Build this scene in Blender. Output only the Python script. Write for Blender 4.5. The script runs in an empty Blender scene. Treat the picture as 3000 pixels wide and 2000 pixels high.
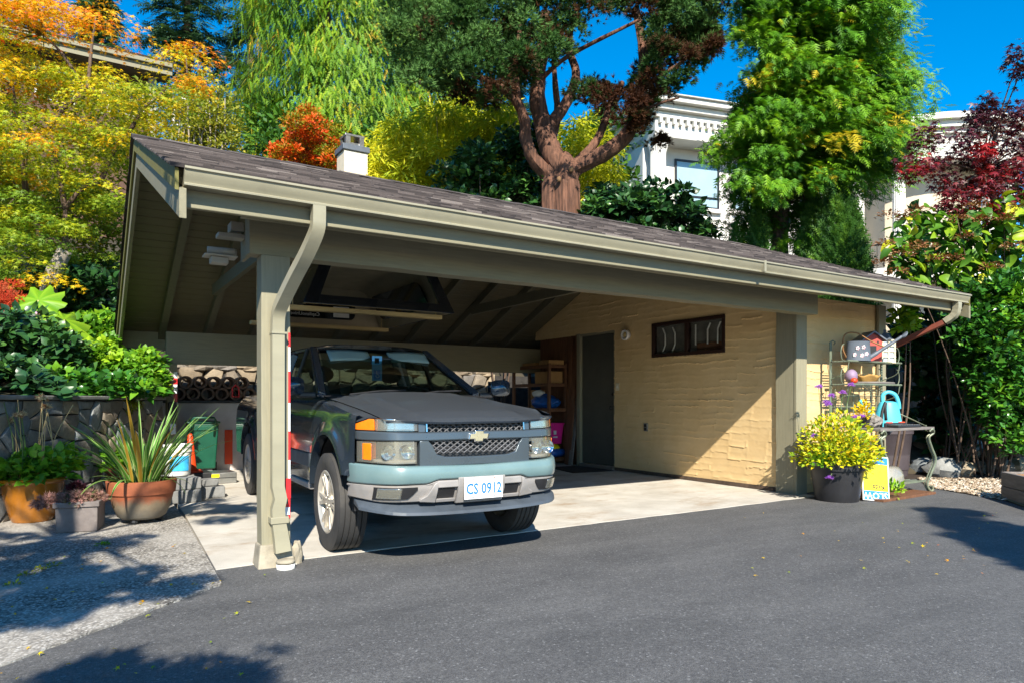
import bpy, bmesh, math, random
import numpy as np
from mathutils import Vector, Matrix, Euler, noise
random.seed(7); rng = np.random.default_rng(11)
R = math.radians
S = bpy.context.scene
COL = S.collection
# ------------------------------------------------------------- camera
YAW = R(32.2); EYE = 1.15; FPX = 2017.0; HOR = 1170.0; KOV = 3000/2352
cd = bpy.data.cameras.new('camera'); cam = bpy.data.objects.new('camera', cd); COL.objects.link(cam)
cam.location = (0, 0, EYE); cam.rotation_euler = (R(90), 0, -YAW)
cd.sensor_width = 36; cd.lens = 36*FPX/3000; cd.shift_y = (HOR-1000)/3000
cd.clip_start = .05; cd.clip_end = 600
S.camera = cam
# ------------------------------------------------------------- light
SUN_EL = R(37.7); SAZ = R(22.8)          # sunlight travels towards (+X sin, +Y cos)
LD = Vector((math.sin(SAZ)*math.cos(SUN_EL), math.cos(SAZ)*math.cos(SUN_EL), -math.sin(SUN_EL)))
sl = bpy.data.lights.new('sun', 'SUN'); sl.energy = 5.0; sl.angle = R(.53); sl.color = (1, .93, .80)
so = bpy.data.objects.new('sun', sl); COL.objects.link(so)
so.rotation_euler = LD.to_track_quat('-Z', 'Y').to_euler(); so.location = (-6, -14, 14)
W = bpy.data.worlds.new('World'); S.world = W; W.use_nodes = True
wn = W.node_tree.nodes; wl = W.node_tree.links
sky = wn.new('ShaderNodeTexSky'); sky.sky_type = 'NISHITA'; sky.sun_disc = False
sky.sun_elevation = SUN_EL
sky.sun_rotation = math.atan2(-LD.x, -LD.y)       # clockwise from +Y
sky.air_density = 1.0; sky.dust_density = .2; sky.ozone_density = 3.0
hs = wn.new('ShaderNodeHueSaturation'); hs.inputs['Saturation'].default_value = 1.5; hs.inputs['Hue'].default_value = .497
wl.new(sky.outputs[0], hs.inputs['Color']); wl.new(hs.outputs[0], wn['Background'].inputs[0])
wn['Background'].inputs[1].default_value = .118
S.view_settings.view_transform = 'Standard'; S.view_settings.look = 'None'
S.view_settings.exposure = 1.0; S.view_settings.gamma = 1
S.render.engine = 'CYCLES'
S.cycles.max_bounces = 6; S.cycles.diffuse_bounces = 3; S.cycles.glossy_bounces = 3
S.cycles.transmission_bounces = 6; S.cycles.transparent_max_bounces = 8
S.cycles.use_denoising = True
S.cycles.sample_clamp_indirect = 6

# ------------------------------------------------------------- photo geometry -> place
s_, c_ = math.sin(YAW), math.cos(YAW)
def ray(u, v):
    s = (u*KOV-1500)/FPX; t = (HOR-v*KOV)/FPX
    return s_+s*c_, c_-s*s_, t
def at(u, v, D):          # point at depth D
    r = ray(u, v); return Vector((D*r[0], D*r[1], EYE+D*r[2]))
def gz(u, v, z=0.):       # point on a level plane
    r = ray(u, v); d = (z-EYE)/r[2]; return Vector((d*r[0], d*r[1], z))
def px2m(n, D): return n*KOV*D/FPX

# ------------------------------------------------------------- mesh helpers
WORLDROOT = {}
def lin(h):
    h = h.lstrip('#'); o = []
    for i in (0, 2, 4):
        c = int(h[i:i+2], 16)/255
        o.append(c/12.92 if c <= .04045 else ((c+.055)/1.055)**2.4)
    return tuple(o)
def link(o, parent=None):
    COL.objects.link(o)
    if parent is not None:
        o.parent = parent
        if parent.name in WORLDROOT: o.matrix_parent_inverse = Matrix.Translation(-WORLDROOT[parent.name])
    return o
def tag(o, label=None, cat=None, group=None, kind=None):
    if label: o['label'] = label
    if cat: o['category'] = cat
    if group: o['group'] = group
    if kind: o['kind'] = kind
    return o
def thing(name, label, cat, loc=(0, 0, 0), rz=0, group=None, world=False):
    o = bpy.data.objects.new(name, None); COL.objects.link(o); o.empty_display_size = .2
    o.location = loc; o.rotation_euler = (0, 0, rz)
    if world: WORLDROOT[o.name] = Vector(loc)
    return tag(o, label, cat, group)
class MB:
    def __init__(s): s.v = []; s.f = []
    def add(s, vs, fs):
        n = len(s.v); s.v.extend([tuple(p) for p in vs]); s.f.extend([tuple(i+n for i in f) for f in fs]); return s
    def box(s, x0, x1, y0, y1, z0, z1):
        return s.add([(x0,y0,z0),(x1,y0,z0),(x1,y1,z0),(x0,y1,z0),(x0,y0,z1),(x1,y0,z1),(x1,y1,z1),(x0,y1,z1)],
                     [(3,2,1,0),(4,5,6,7),(0,1,5,4),(1,2,6,5),(2,3,7,6),(3,0,4,7)])
    def hexa(s, p):       # 8 points, bottom 4 then top 4
        return s.add(p, [(3,2,1,0),(4,5,6,7),(0,1,5,4),(1,2,6,5),(2,3,7,6),(3,0,4,7)])
    def beam(s, a, b, w, h, up=(0, 0, 1)):
        a = Vector(a); b = Vector(b); d = (b-a).normalized(); up = Vector(up)
        if abs(d.dot(up)) > .98: up = Vector((0, 1, 0))
        r = d.cross(up).normalized(); u = r.cross(d)
        q = []
        for p in (a, b):
            q += [p-r*w/2-u*h/2, p+r*w/2-u*h/2, p+r*w/2+u*h/2, p-r*w/2+u*h/2]
        return s.add(q, [(0,1,2,3),(7,6,5,4),(0,4,5,1),(1,5,6,2),(2,6,7,3),(3,7,4,0)])
    def tube(s, pts, rad, n=8, cap=True, closed=False):
        pts = [Vector(p) for p in pts]; m = len(pts)
        if not hasattr(rad, '__len__'): rad = [rad]*m
        base = len(s.v); prev = None
        for i, p in enumerate(pts):
            if closed: d = pts[(i+1) % m]-pts[i-1]
            else: d = pts[min(i+1, m-1)]-pts[max(i-1, 0)]
            d.normalize()
            if prev is None:
                r = d.cross(Vector((0, 0, 1)) if abs(d.z) < .9 else Vector((1, 0, 0))).normalized()
            else:
                r = (prev-d*prev.dot(d)).normalized()
            prev = r; u = r.cross(d)
            for k in range(n):
                t = 2*math.pi*k/n; s.v.append(tuple(p+(r*math.cos(t)+u*math.sin(t))*rad[i]))
        for i in range(m if closed else m-1):
            for k in range(n):
                a = base+i*n+k; b = base+i*n+(k+1) % n
                c = base+((i+1) % m)*n+(k+1) % n; d2 = base+((i+1) % m)*n+k
                s.f.append((a, d2, c, b))
        if cap and not closed:
            s.f.append(tuple(base+k for k in range(n))); s.f.append(tuple(base+(m-1)*n+k for k in reversed(range(n))))
        return s
    def lathe(s, prof, n=24, c=(0, 0, 0), sx=1, sy=1, cap=True):   # prof: (r, z)
        base = len(s.v); m = len(prof)
        for r, z in prof:
            for k in range(n):
                t = 2*math.pi*k/n; s.v.append((c[0]+r*sx*math.cos(t), c[1]+r*sy*math.sin(t), c[2]+z))
        for i in range(m-1):
            for k in range(n):
                s.f.append((base+i*n+k, base+i*n+(k+1) % n, base+(i+1)*n+(k+1) % n, base+(i+1)*n+k))
        if cap:
            s.f.append(tuple(base+k for k in reversed(range(n)))); s.f.append(tuple(base+(m-1)*n+k for k in range(n)))
        return s
    def prism(s, poly, fn0, fn1):      # poly list of 2d, mapped by two functions
        n = len(poly); return s.add([fn0(*p) for p in poly]+[fn1(*p) for p in poly],
            [tuple(reversed(range(n))), tuple(range(n, 2*n))]+[(i, (i+1) % n, n+(i+1) % n, n+i) for i in range(n)])
    def grid(s, fn, nu, nv, flip=False):
        base = len(s.v)
        for i in range(nu+1):
            for j in range(nv+1): s.v.append(tuple(fn(i/nu, j/nv)))
        for i in range(nu):
            for j in range(nv):
                a = base+i*(nv+1)+j; q = (a, a+nv+1, a+nv+2, a+1)
                s.f.append(q[::-1] if flip else q)
        return s
    def ball(s, c, r, n=10, m=7, jit=0, seed=0):
        rr = random.Random(seed); base = len(s.v); c = Vector(c)
        r = Vector(r) if hasattr(r, '__len__') else Vector((r, r, r))
        s.v.append((c.x, c.y, c.z-r.z))
        for i in range(1, m):
            ph = -math.pi/2+math.pi*i/m
            for k in range(n):
                t = 2*math.pi*k/n; j = 1+rr.uniform(-jit, jit)
                s.v.append((c.x+r.x*math.cos(ph)*math.cos(t)*j, c.y+r.y*math.cos(ph)*math.sin(t)*j, c.z+r.z*math.sin(ph)*j))
        s.v.append((c.x, c.y, c.z+r.z)); top = len(s.v)-1
        for k in range(n):
            s.f.append((base, base+1+(k+1) % n, base+1+k)); s.f.append((top, top-n+k, top-n+(k+1) % n))
        for i in range(m-2):
            for k in range(n):
                a = base+1+i*n
                s.f.append((a+k, a+(k+1) % n, a+n+(k+1) % n, a+n+k))
        return s
    def build(s, name, mat, parent=None, smooth=False, bev=0, label=None, cat=None, group=None, kind=None, fixn=False, auto=None, mesh_only=False):
        me = bpy.data.meshes.new(name); me.from_pydata(s.v, [], s.f)
        if fixn:
            b = bmesh.new(); b.from_mesh(me); bmesh.ops.recalc_face_normals(b, faces=b.faces); b.to_mesh(me); b.free()
        me.materials.append(mat)
        if smooth: me.polygons.foreach_set('use_smooth', [True]*len(me.polygons))
        if auto:
            me.polygons.foreach_set('use_smooth', [True]*len(me.polygons)); me.set_sharp_from_angle(angle=R(auto))
        me.update()
        if mesh_only: return me
        o = bpy.data.objects.new(name, me); link(o, parent)
        if bev:
            m = o.modifiers.new('bevel', 'BEVEL'); m.width = bev; m.segments = 2; m.limit_method = 'ANGLE'; m.angle_limit = R(40)
        return tag(o, label, cat, group, kind)
def obj(name, me, parent=None, M=None, **kw):
    o = bpy.data.objects.new(name, me)
    if M is not None: o.matrix_basis = M
    link(o, parent); return tag(o, **kw)
def bez(pts, n=12):        # smooth curve through points (Catmull-Rom)
    P = [Vector(p) for p in pts]; P = [P[0]*2-P[1]]+P+[P[-1]*2-P[-2]]; out = []
    for i in range(1, len(P)-2):
        for k in range(n):
            t = k/n; a, b, c, d = P[i-1], P[i], P[i+1], P[i+2]
            out.append(.5*((2*b)+(c-a)*t+(2*a-5*b+4*c-d)*t*t+(3*b-a-3*c+d)*t**3))
    out.append(P[-2]); return out
def text_mesh(txt, size, ext=.0005, font_w=1., bold=0.):
    cu = bpy.data.curves.new('lettering', 'FONT'); cu.body = txt; cu.size = size; cu.extrude = ext; cu.offset = bold
    cu.align_x = 'CENTER'; cu.align_y = 'CENTER'; cu.resolution_u = 2
    o = bpy.data.objects.new('lettering', cu); COL.objects.link(o)
    dg = bpy.context.evaluated_depsgraph_get(); dg.update()
    me = bpy.data.meshes.new_from_object(o.evaluated_get(dg)); bpy.data.objects.remove(o); bpy.data.curves.remove(cu)
    if font_w != 1:
        for v in me.vertices: v.co.x *= font_w
    return me
def frame_M(o, xdir, ydir, scale=1):
    x = Vector(xdir).normalized(); y = Vector(ydir).normalized(); z = x.cross(y)
    M = Matrix((x, y, z)).transposed().to_4x4(); M.translation = Vector(o)
    return M @ Matrix.Scale(scale, 4)

# ------------------------------------------------------------- materials
class NT:
    def __init__(s, name):
        s.m = bpy.data.materials.new(name); s.m.use_nodes = True; s.t = s.m.node_tree
        s.b = s.t.nodes['Principled BSDF']; s.tc = None
    def n(s, typ, **kw):
        x = s.t.nodes.new(typ)
        for k, v in kw.items():
            if k in x.inputs: x.inputs[k].default_value = v
            else: setattr(x, k, v)
        return x
    def l(s, a, b): s.t.links.new(a, b)
    def co(s, scale=(1, 1, 1), rot=(0, 0, 0)):
        if s.tc is None: s.tc = s.n('ShaderNodeTexCoord')
        mp = s.n('ShaderNodeMapping'); mp.inputs['Scale'].default_value = scale; mp.inputs['Rotation'].default_value = rot
        s.l(s.tc.outputs['Object'], mp.inputs['Vector']); return mp.outputs[0]
    def noise(s, scale, det=4, rough=.55, co=None):
        x = s.n('ShaderNodeTexNoise'); x.inputs['Scale'].default_value = scale
        x.inputs['Detail'].default_value = det; x.inputs['Roughness'].default_value = rough
        s.l(co if co is not None else s.co(), x.inputs['Vector']); return x.outputs[0]
    def ramp(s, fac, stops):
        x = s.n('ShaderNodeValToRGB'); e = x.color_ramp.elements
        while len(e) < len(stops): e.new(.5)
        for i, (p, c) in enumerate(stops):
            e[i].position = p; e[i].color = (*c[:3], 1)
        s.l(fac, x.inputs[0]); return x.outputs[0]
    def mix(s, fac, a, b, mode='MIX'):
        x = s.n('ShaderNodeMix', data_type='RGBA', blend_type=mode)
        for sock, val in ((x.inputs[0], fac), (x.inputs[6], a), (x.inputs[7], b)):
            if hasattr(val, 'is_output'): s.l(val, sock)
            elif isinstance(val, (int, float)): sock.default_value = val
            else: sock.default_value = (*val[:3], 1)
        return x.outputs[2]
    def bump(s, h, strength=.3, dist=.01, prev=None):
        x = s.n('ShaderNodeBump'); x.inputs['Strength'].default_value = strength; x.inputs['Distance'].default_value = dist
        s.l(h, x.inputs['Height'])
        if prev is not None: s.l(prev, x.inputs['Normal'])
        return x.outputs[0]
    def fin(s, col=None, rough=.6, metal=0, nrm=None, **kw):
        if col is not None:
            if hasattr(col, 'is_output'): s.l(col, s.b.inputs['Base Color'])
            else: s.b.inputs['Base Color'].default_value = (*col[:3], 1)
        if hasattr(rough, 'is_output'): s.l(rough, s.b.inputs['Roughness'])
        else: s.b.inputs['Roughness'].default_value = rough
        s.b.inputs['Metallic'].default_value = metal
        if nrm is not None: s.l(nrm, s.b.inputs['Normal'])
        for k, v in kw.items(): s.b.inputs[k.replace('_', ' ')].default_value = v
        return s.m
def facing(t, lo=.04, hi=.85, pw=4.):
    lw = t.n('ShaderNodeLayerWeight'); lw.inputs[0].default_value = .5
    a = t.n('ShaderNodeMath', operation='POWER'); t.l(lw.outputs['Facing'], a.inputs[0]); a.inputs[1].default_value = pw
    b = t.n('ShaderNodeMath', operation='MULTIPLY_ADD'); t.l(a.outputs[0], b.inputs[0]); b.inputs[1].default_value = hi; b.inputs[2].default_value = lo
    return b.outputs[0]
def sc(c, k): return tuple(min(1, x*k) for x in c)
def basic(name, c, rough=.6, metal=0, var=.18, scale=6, bump=.15, bscale=60, dirt=None, stretch=(1, 1, 1), **kw):
    t = NT(name); co = t.co(stretch)
    col = t.ramp(t.noise(scale, 5, .6, co), [(.3, sc(c, 1-var)), (.7, sc(c, 1+var))])
    if dirt:
        d = t.ramp(t.noise(scale*.37, 6, .7), [(.5, (0, 0, 0)), (.72, (1, 1, 1))])
        x = t.n('ShaderNodeMath', operation='MULTIPLY'); t.l(d, x.inputs[0]); x.inputs[1].default_value = .6
        col = t.mix(x.outputs[0], col, dirt)
    nr = t.bump(t.noise(bscale, 3, .6, co), bump, .004) if bump else None
    rr = t.n('ShaderNodeMapRange'); t.l(t.noise(scale*2.3, 3), rr.inputs[0])
    rr.inputs[3].default_value = max(.02, rough-.1); rr.inputs[4].default_value = min(1, rough+.1)
    return t.fin(col, rr.outputs[0], metal, nr, **kw)
def paintwood(name, c, grain=(1, 1, 1)):
    t = NT(name); co = t.co(grain)
    n1 = t.noise(7, 6, .65, co)
    col = t.ramp(n1, [(.25, sc(c, .8)), (.6, c), (.8, sc(c, 1.12))])
    st = t.ramp(t.noise(1.7, 6, .75), [(.55, (0, 0, 0)), (.75, (1, 1, 1))])
    x = t.n('ShaderNodeMath', operation='MULTIPLY'); t.l(st, x.inputs[0]); x.inputs[1].default_value = .35
    col = t.mix(x.outputs[0], col, sc(c, .62))
    return t.fin(col, .62, 0, t.bump(t.noise(40, 4, .7, co), .35, .003))
def foliage(name, stops, trans=.35, rough=.5, spec=.35):
    """leaf colours picked by the per-leaf 'tone' attribute (0..1)"""
    t = NT(name); a = t.n('ShaderNodeAttribute'); a.attribute_name = 'tone'
    col = t.ramp(a.outputs['Fac'], stops)
    t.fin(col, rough); t.b.inputs['Specular IOR Level'].default_value = spec
    tr = t.n('ShaderNodeBsdfTranslucent'); t.l(t.mix(1., col, (1, .95, .45), 'MULTIPLY'), tr.inputs[0])
    mx = t.n('ShaderNodeMixShader'); mx.inputs[0].default_value = trans
    t.l(t.b.outputs[0], mx.inputs[1]); t.l(tr.outputs[0], mx.inputs[2])
    t.l(mx.outputs[0], t.t.nodes['Material Output'].inputs[0]); return t.m
M = {}
OLIVE = lin('8d8a72')
M['trim'] = paintwood('olive_grey_painted_timber', (.222, .203, .130), (3, 3, 3))
M['trimx'] = paintwood('olive_grey_painted_board', (.222, .203, .130), (.5, 8, 8))
M['trimz'] = paintwood('olive_grey_painted_post', (.265, .243, .164), (9, 9, .5))
M['gutter'] = basic('gutter_paint', (.285, .264, .185), .38, 0, .08, 3, .04, 30, dirt=(.16, .15, .11), stretch=(.6, 3, 3))
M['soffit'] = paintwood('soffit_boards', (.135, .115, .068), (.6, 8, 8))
M['rafter'] = paintwood('shaded_olive_rafter', (.125, .115, .078), (3, 3, 3))  # darker copy of the trim paint, under-roof shade put into its colour
M['white'] = basic('white_paint', (.78, .77, .73), .45, 0, .06, 4, .05)
M['black'] = basic('black_plastic', (.018, .018, .02), .5, 0, .3, 8, .1)
M['rubber'] = basic('tyre_rubber', (.035, .034, .034), .75, 0, .25, 5, .3, 90, dirt=(.10, .09, .075))
M['steel'] = basic('dull_steel', (.42, .42, .41), .35, .9, .15, 8, .05)
M['darkmetal'] = basic('dark_metal', (.05, .05, .05), .45, .6, .2, 8, .05)
M['red'] = basic('red_reflective_tape', (.62, .02, .025), .35, 0, .08, 9, 0)
M['tapewhite'] = basic('white_reflective_tape', (.72, .76, .80), .3, 0, .05, 9, 0)
M['terracotta'] = basic('terracotta', (.32, .10, .045), .7, 0, .25, 5, .3, 50, dirt=(.30, .22, .15))
M['blue'] = basic('blue_tarp', (.008, .10, .42), .4, 0, .25, 9, .4, 25)
M['pink'] = basic('pink_plastic', (.75, .02, .28), .4, 0, .06, 5, 0)
M['yellow'] = basic('yellow_print', (.85, .68, .01), .4, 0, .03, 5, 0)
M['bluepr'] = basic('blue_print', (.01, .20, .62), .4, 0, .04, 5, 0)
M['orange'] = basic('orange_plastic', (.72, .06, .01), .45, 0, .08, 5, 0)
M['card'] = basic('cardboard', (.36, .20, .075), .8, 0, .12, 6, .1)
M['brownwood'] = basic('brown_timber', (.15, .065, .03), .65, 0, .3, 4, .3, 30, stretch=(8, 8, .7))
M['greyw'] = basic('weathered_grey_timber', (.17, .15, .135), .8, 0, .3, 4, .4, 30, stretch=(1, 8, 8))
M['soil'] = basic('dark_soil', (.035, .022, .014), .95, 0, .5, 9, .9, 25)
M['bark'] = basic('brown_bark', (.10, .065, .045), .9, 0, .45, 7, .9, 22, stretch=(3, 3, .6))
M['redbark'] = basic('red_brown_bark', (.120, .055, .033), .9, 0, .75, 5, 1., 14, dirt=(.06, .03, .02), stretch=(5, 5, .5))
M['palebark'] = basic('pale_bark', (.30, .255, .205), .8, 0, .3, 7, .6, 22, stretch=(2, 2, .7))
M['concblock'] = basic('concrete_block', (.19, .19, .185), .9, 0, .25, 7, .6, 40)
# ============================================================= ground
def asphalt_mat():
    t = NT('driveway_asphalt')
    big = t.noise(.8, 8, .72, t.co((1, 2.6, 1), (0, 0, .35)))
    col = t.ramp(big, [(.28, (.075, .075, .077)), (.5, (.108, .107, .108)), (.75, (.15, .148, .147))])
    fine = t.noise(170, 2, .7)
    col = t.mix(.75, col, t.ramp(fine, [(.34, (.35, .35, .35)), (.66, (1.2, 1.2, 1.2))]), 'MULTIPLY')
    col = t.mix(.8, col, t.ramp(t.noise(55, 4, .8), [(.36, (.55, .55, .56)), (.64, (1.3, 1.3, 1.28))]), 'MULTIPLY')
    vor = t.n('ShaderNodeTexVoronoi'); vor.inputs['Scale'].default_value = 110; t.l(t.co(), vor.inputs['Vector'])
    wn_ = t.n('ShaderNodeTexWhiteNoise'); t.l(vor.outputs['Position'], wn_.inputs[0])
    spk = t.ramp(wn_.outputs[0], [(.955, (0, 0, 0)), (1., (.8, .8, .8))])
    col = t.mix(spk, col, (.22, .22, .22))
    h = t.noise(140, 3, .7)
    return t.fin(col, .82, 0, t.bump(h, .55, .006))
def aggregate_mat():
    t = NT('exposed_aggregate_concrete')
    v = t.n('ShaderNodeTexVoronoi'); v.inputs['Scale'].default_value = 62
    t.l(t.mix(.04, t.co(), t.noise(30, 2), 'ADD'), v.inputs['Vector'])
    wn_ = t.n('ShaderNodeTexWhiteNoise'); t.l(v.outputs['Position'], wn_.inputs[0])
    peb = t.ramp(wn_.outputs[0], [(0, (.09, .085, .08)), (.35, (.30, .27, .23)), (.7, (.46, .43, .38)), (1, (.62, .60, .56))])
    wear = t.ramp(t.noise(.9, 6, .7), [(.42, (0, 0, 0)), (.62, (1, 1, 1))])
    mort = t.ramp(v.outputs['Distance'], [(.25, (1, 1, 1)), (.6, (.32, .31, .30))])
    col = t.mix(.9, peb, mort, 'MULTIPLY')
    x = t.n('ShaderNodeMath', operation='MULTIPLY'); t.l(wear, x.inputs[0]); x.inputs[1].default_value = .65
    col = t.mix(x.outputs[0], col, t.ramp(t.noise(45, 4, .7), [(.3, (.30, .28, .25)), (.7, (.52, .49, .44))]))
    return t.fin(col, .9, 0, t.bump(v.outputs['Distance'], -.5, .008))
def slab_mat():
    t = NT('carport_slab_concrete')
    col = t.ramp(t.noise(2.2, 7, .65), [(.3, (.42, .385, .33)), (.6, (.56, .525, .465)), (.8, (.63, .60, .54))])
    st = t.ramp(t.noise(1.1, 6, .72, t.co((1, 2.2, 1), (0, 0, .3))), [(.52, (0, 0, 0)), (.70, (1, 1, 1))])
    col = t.mix(t.mix(.75, (0, 0, 0), st), col, (.30, .20, .11))
    d = t.n('ShaderNodeVectorMath', operation='DISTANCE'); t.l(t.co((1, .6, 1)), d.inputs[0]); d.inputs[1].default_value = (2.4, 3.9, 0)
    oil = t.n('ShaderNodeMath', operation='ADD'); t.l(d.outputs['Value'], oil.inputs[0]); t.l(t.noise(3, 4), oil.inputs[1])
    col = t.mix(t.ramp(oil.outputs[0], [(.62, (.8, .8, .8)), (1.0, (0, 0, 0))]), col, (.06, .055, .05))
    fine = t.noise(120, 3, .7)
    col = t.mix(.5, col, t.ramp(fine, [(.35, (.72, .72, .72)), (.65, (1, 1, 1))]), 'MULTIPLY')
    return t.fin(col, .85, 0, t.bump(fine, .3, .004))
M['asphalt'] = asphalt_mat(); M['aggregate'] = aggregate_mat(); M['slab'] = slab_mat()
M['earth'] = basic('hillside_earth', (.045, .035, .02), .95, 0, .5, 2, .8, 12, dirt=(.03, .05, .012))

def sstep(a, b, x):
    t = min(1, max(0, (x-a)/(b-a))); return t*t*(3-2*t)
WA = Vector((-2.6, 4.8)); WB = Vector((.97, 10.55))       # line of the stone wall on the left
wdir = (WB-WA).normalized(); wnor = Vector((-wdir.y, wdir.x))   # points behind the wall (to -X,+Y)
def terrain_z(x, y):
    d = (Vector((x, y))-WA).dot(wnor)
    zl = 1.10+.30*max(0, d-.1)
    zr = 1.62+.33*max(0, y-12.9)
    left = sstep(.12, .3, d) if x < .97 or y > 12.7 else 0
    back = sstep(12.68, 12.9, y)
    zz = -.25
    if left > 0 and (x < 1.2 or y > 12.6): zz = max(zz, -.25+left*(min(zl, 9)+.25))
    if back > 0: zz = max(zz, -.25+back*(min(zr, 10)+.25))
    if x > 9.6:        # right bank
        q = sstep(5.7, 6.3, y+.25*(x-10))*sstep(9.6, 10.2, x)
        zz = max(zz, -.25+q*(.45+.30*max(0, y-6)+.0))
    if y > 34: zz = min(zz, 9.5)
    return zz+.04*noise.noise((x*1.3, y*1.3, 0)) if zz > 0 else zz
xs = list(np.concatenate([np.linspace(-150, -20, 12), np.linspace(-18, -3, 12), np.linspace(-2.7, 2, 26), np.linspace(2.4, 12, 26), np.linspace(12.6, 40, 26), np.linspace(46, 200, 12)]))
ys = list(np.concatenate([np.linspace(-150, 0, 10), np.linspace(2, 12.4, 40), np.linspace(12.6, 16, 18), np.linspace(16.8, 45, 26), np.linspace(50, 200, 10)]))
mb = MB(); nx, ny = len(xs), len(ys)
mb.v = [(x, y, terrain_z(x, y)) for x in xs for y in ys]
mb.f = [(i*ny+j, (i+1)*ny+j, (i+1)*ny+j+1, i*ny+j+1) for i in range(nx-1) for j in range(ny-1)]
mb.build('hillside', M['earth'], smooth=True, kind='structure')
# asphalt: gently uneven sheet, z about -0.012
mb = MB()
gx = np.concatenate([[-90, -60, -40, -20], np.linspace(-10, 14, 60), [20, 40, 70]]); gy = np.concatenate([[-90, -50, -25, -12], np.linspace(-6, 5.6, 40)])
mb.v = [(x, y, -.0055+.003*noise.noise((x*.8, y*.8, 3))) for x in gx for y in gy]; ny = len(gy)
mb.f = [(i*ny+j, (i+1)*ny+j, (i+1)*ny+j+1, i*ny+j+1) for i in range(len(gx)-1) for j in range(ny-1)]
mb.build('driveway', M['asphalt'], smooth=True, kind='structure')
# slab
mb = MB()
edge = [(x, 5.03+.018*noise.noise((x*3, 1, 0))+.01*noise.noise((x*11, 2, 0))) for x in np.linspace(1.32, 7.5, 60)]
poly = [(.79, 5.03), (1.05, 5.05), (1.06, 4.93), (1.3, 4.9)]+edge+[(7.5, 12.5), (.98, 12.5), (.93, 8.5), (.893, 7.32)]
mb.prism(poly, lambda x, y: (x, y, -.1), lambda x, y: (x, y, 0))
mb.build('carport_slab', M['slab'], kind='structure')
# exposed aggregate pad, two pours with a crack between
def pad(name, poly, z):
    q = MB(); q.prism(poly, lambda x, y: (x, y, -.1), lambda x, y: (x, y, z)); return q.build(name, M['aggregate'], kind='structure')
def wob(a, b, n, k=.012, sd=0):
    a = Vector(a); b = Vector(b); nn = Vector((-(b-a).y, (b-a).x)).normalized()
    return [tuple(a.lerp(b, i/n)+nn*(k*noise.noise((i*.9, sd, .5))+k*.7*noise.noise((i*2.7, sd, 4)))) for i in range(n+1)]
c0 = gz(510, 1340); c1 = gz(430, 1190)
ck = [tuple(gz(u, v).xy) for u, v in [(-330, 1560), (-60, 1400), (0, 1352), (60, 1322), (120, 1300), (150, 1280), (205, 1255), (228, 1230), (260, 1212)]]
front = wob((c0.x, c0.y), (-1.9, 2.3), 60)
pad('aggregate_pad', front+[(-3.2, 1.2)]+[(x-.004, y-.012) for x, y in ck]+[(c1.x-.02, c1.y), ], .004)
pad('aggregate_pad_rear', [(x+.004, y+.012) for x, y in ck[::-1]]+[(-3.5, 1.4), (-9, 1.5), (-9, 9), (-2.8, 9), (.3, 10.6), (.92, 10.6), (c1.x-.02, c1.y+.03)], .003)
# ============================================================= carport
XL, XR = .46, 9.73; RY, RZ = 7.8, 3.76; FY, FZ = 4.40, 2.505; BY = 11.6; MF = (RZ-FZ)/(RY-FY); MR = .415; BZ = RZ-MR*(BY-RY)
CP = thing('carport', 'olive timber carport with shingle gable roof and beige stucco storage room', 'carport', (4.9, 7.8, 0), world=True)
def shingle_mat():
    t = NT('roof_shingles'); a = t.n('ShaderNodeAttribute'); a.attribute_name = 'tone'
    col = t.ramp(a.outputs['Fac'], [(0, (.022, .017, .017)), (.4, (.058, .046, .043)), (.75, (.105, .085, .079)), (1, (.20, .17, .155))])
    col = t.mix(.6, col, t.ramp(t.noise(150, 2, .7), [(.3, (.5, .5, .5)), (.7, (1.1, 1.1, 1.1))]), 'MULTIPLY')
    return t.fin(col, .9, 0, t.bump(t.noise(160, 2, .7), .5, .004))
M['shingle'] = shingle_mat()
def set_tone(o, vals):
    a = o.data.attributes.new('tone', 'FLOAT', 'POINT'); a.data.foreach_set('value', vals)
def deck_z(y): return (FZ+MF*(y-FY)) if y <= RY else RZ-MR*(y-RY)
# deck boards under the shingles, front and rear
for (y0, y1, n) in ((FY+.02, RY, 24), (RY, BY-.02, 27)):
    for k in range(n):
        a = y0+(y1-y0)*k/n+.004; b = y0+(y1-y0)*(k+1)/n-.004
        za, zb = deck_z(a)-.02, deck_z(b)-.02; t = .030+.004*(k % 2)*0
        q = MB(); q.hexa([(XL+.03, a, za-t), (XR-.03, a, za-t), (XR-.03, b, zb-t), (XL+.03, b, zb-t), (XL+.03, a, za), (XR-.03, a, za), (XR-.03, b, zb), (XL+.03, b, zb)])
        q.build('roof_board', M['soffit'], CP, bev=.003)
# felt layer closing the gaps
q = MB()
for (ya, yb) in ((FY+.01, RY), (RY, BY-.01)):
    q.add([(XL+.02, ya, deck_z(ya)-.018), (XR-.02, ya, deck_z(ya)-.018), (XR-.02, yb, deck_z(yb)-.018), (XL+.02, yb, deck_z(yb)-.018),
           (XL+.02, ya, deck_z(ya)-.008), (XR-.02, ya, deck_z(ya)-.008), (XR-.02, yb, deck_z(yb)-.008), (XL+.02, yb, deck_z(yb)-.008)],
          [(3,2,1,0),(4,5,6,7),(0,1,5,4),(1,2,6,5),(2,3,7,6),(3,0,4,7)])
roof = q.build('roof_felt', M['black'], CP)
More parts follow.
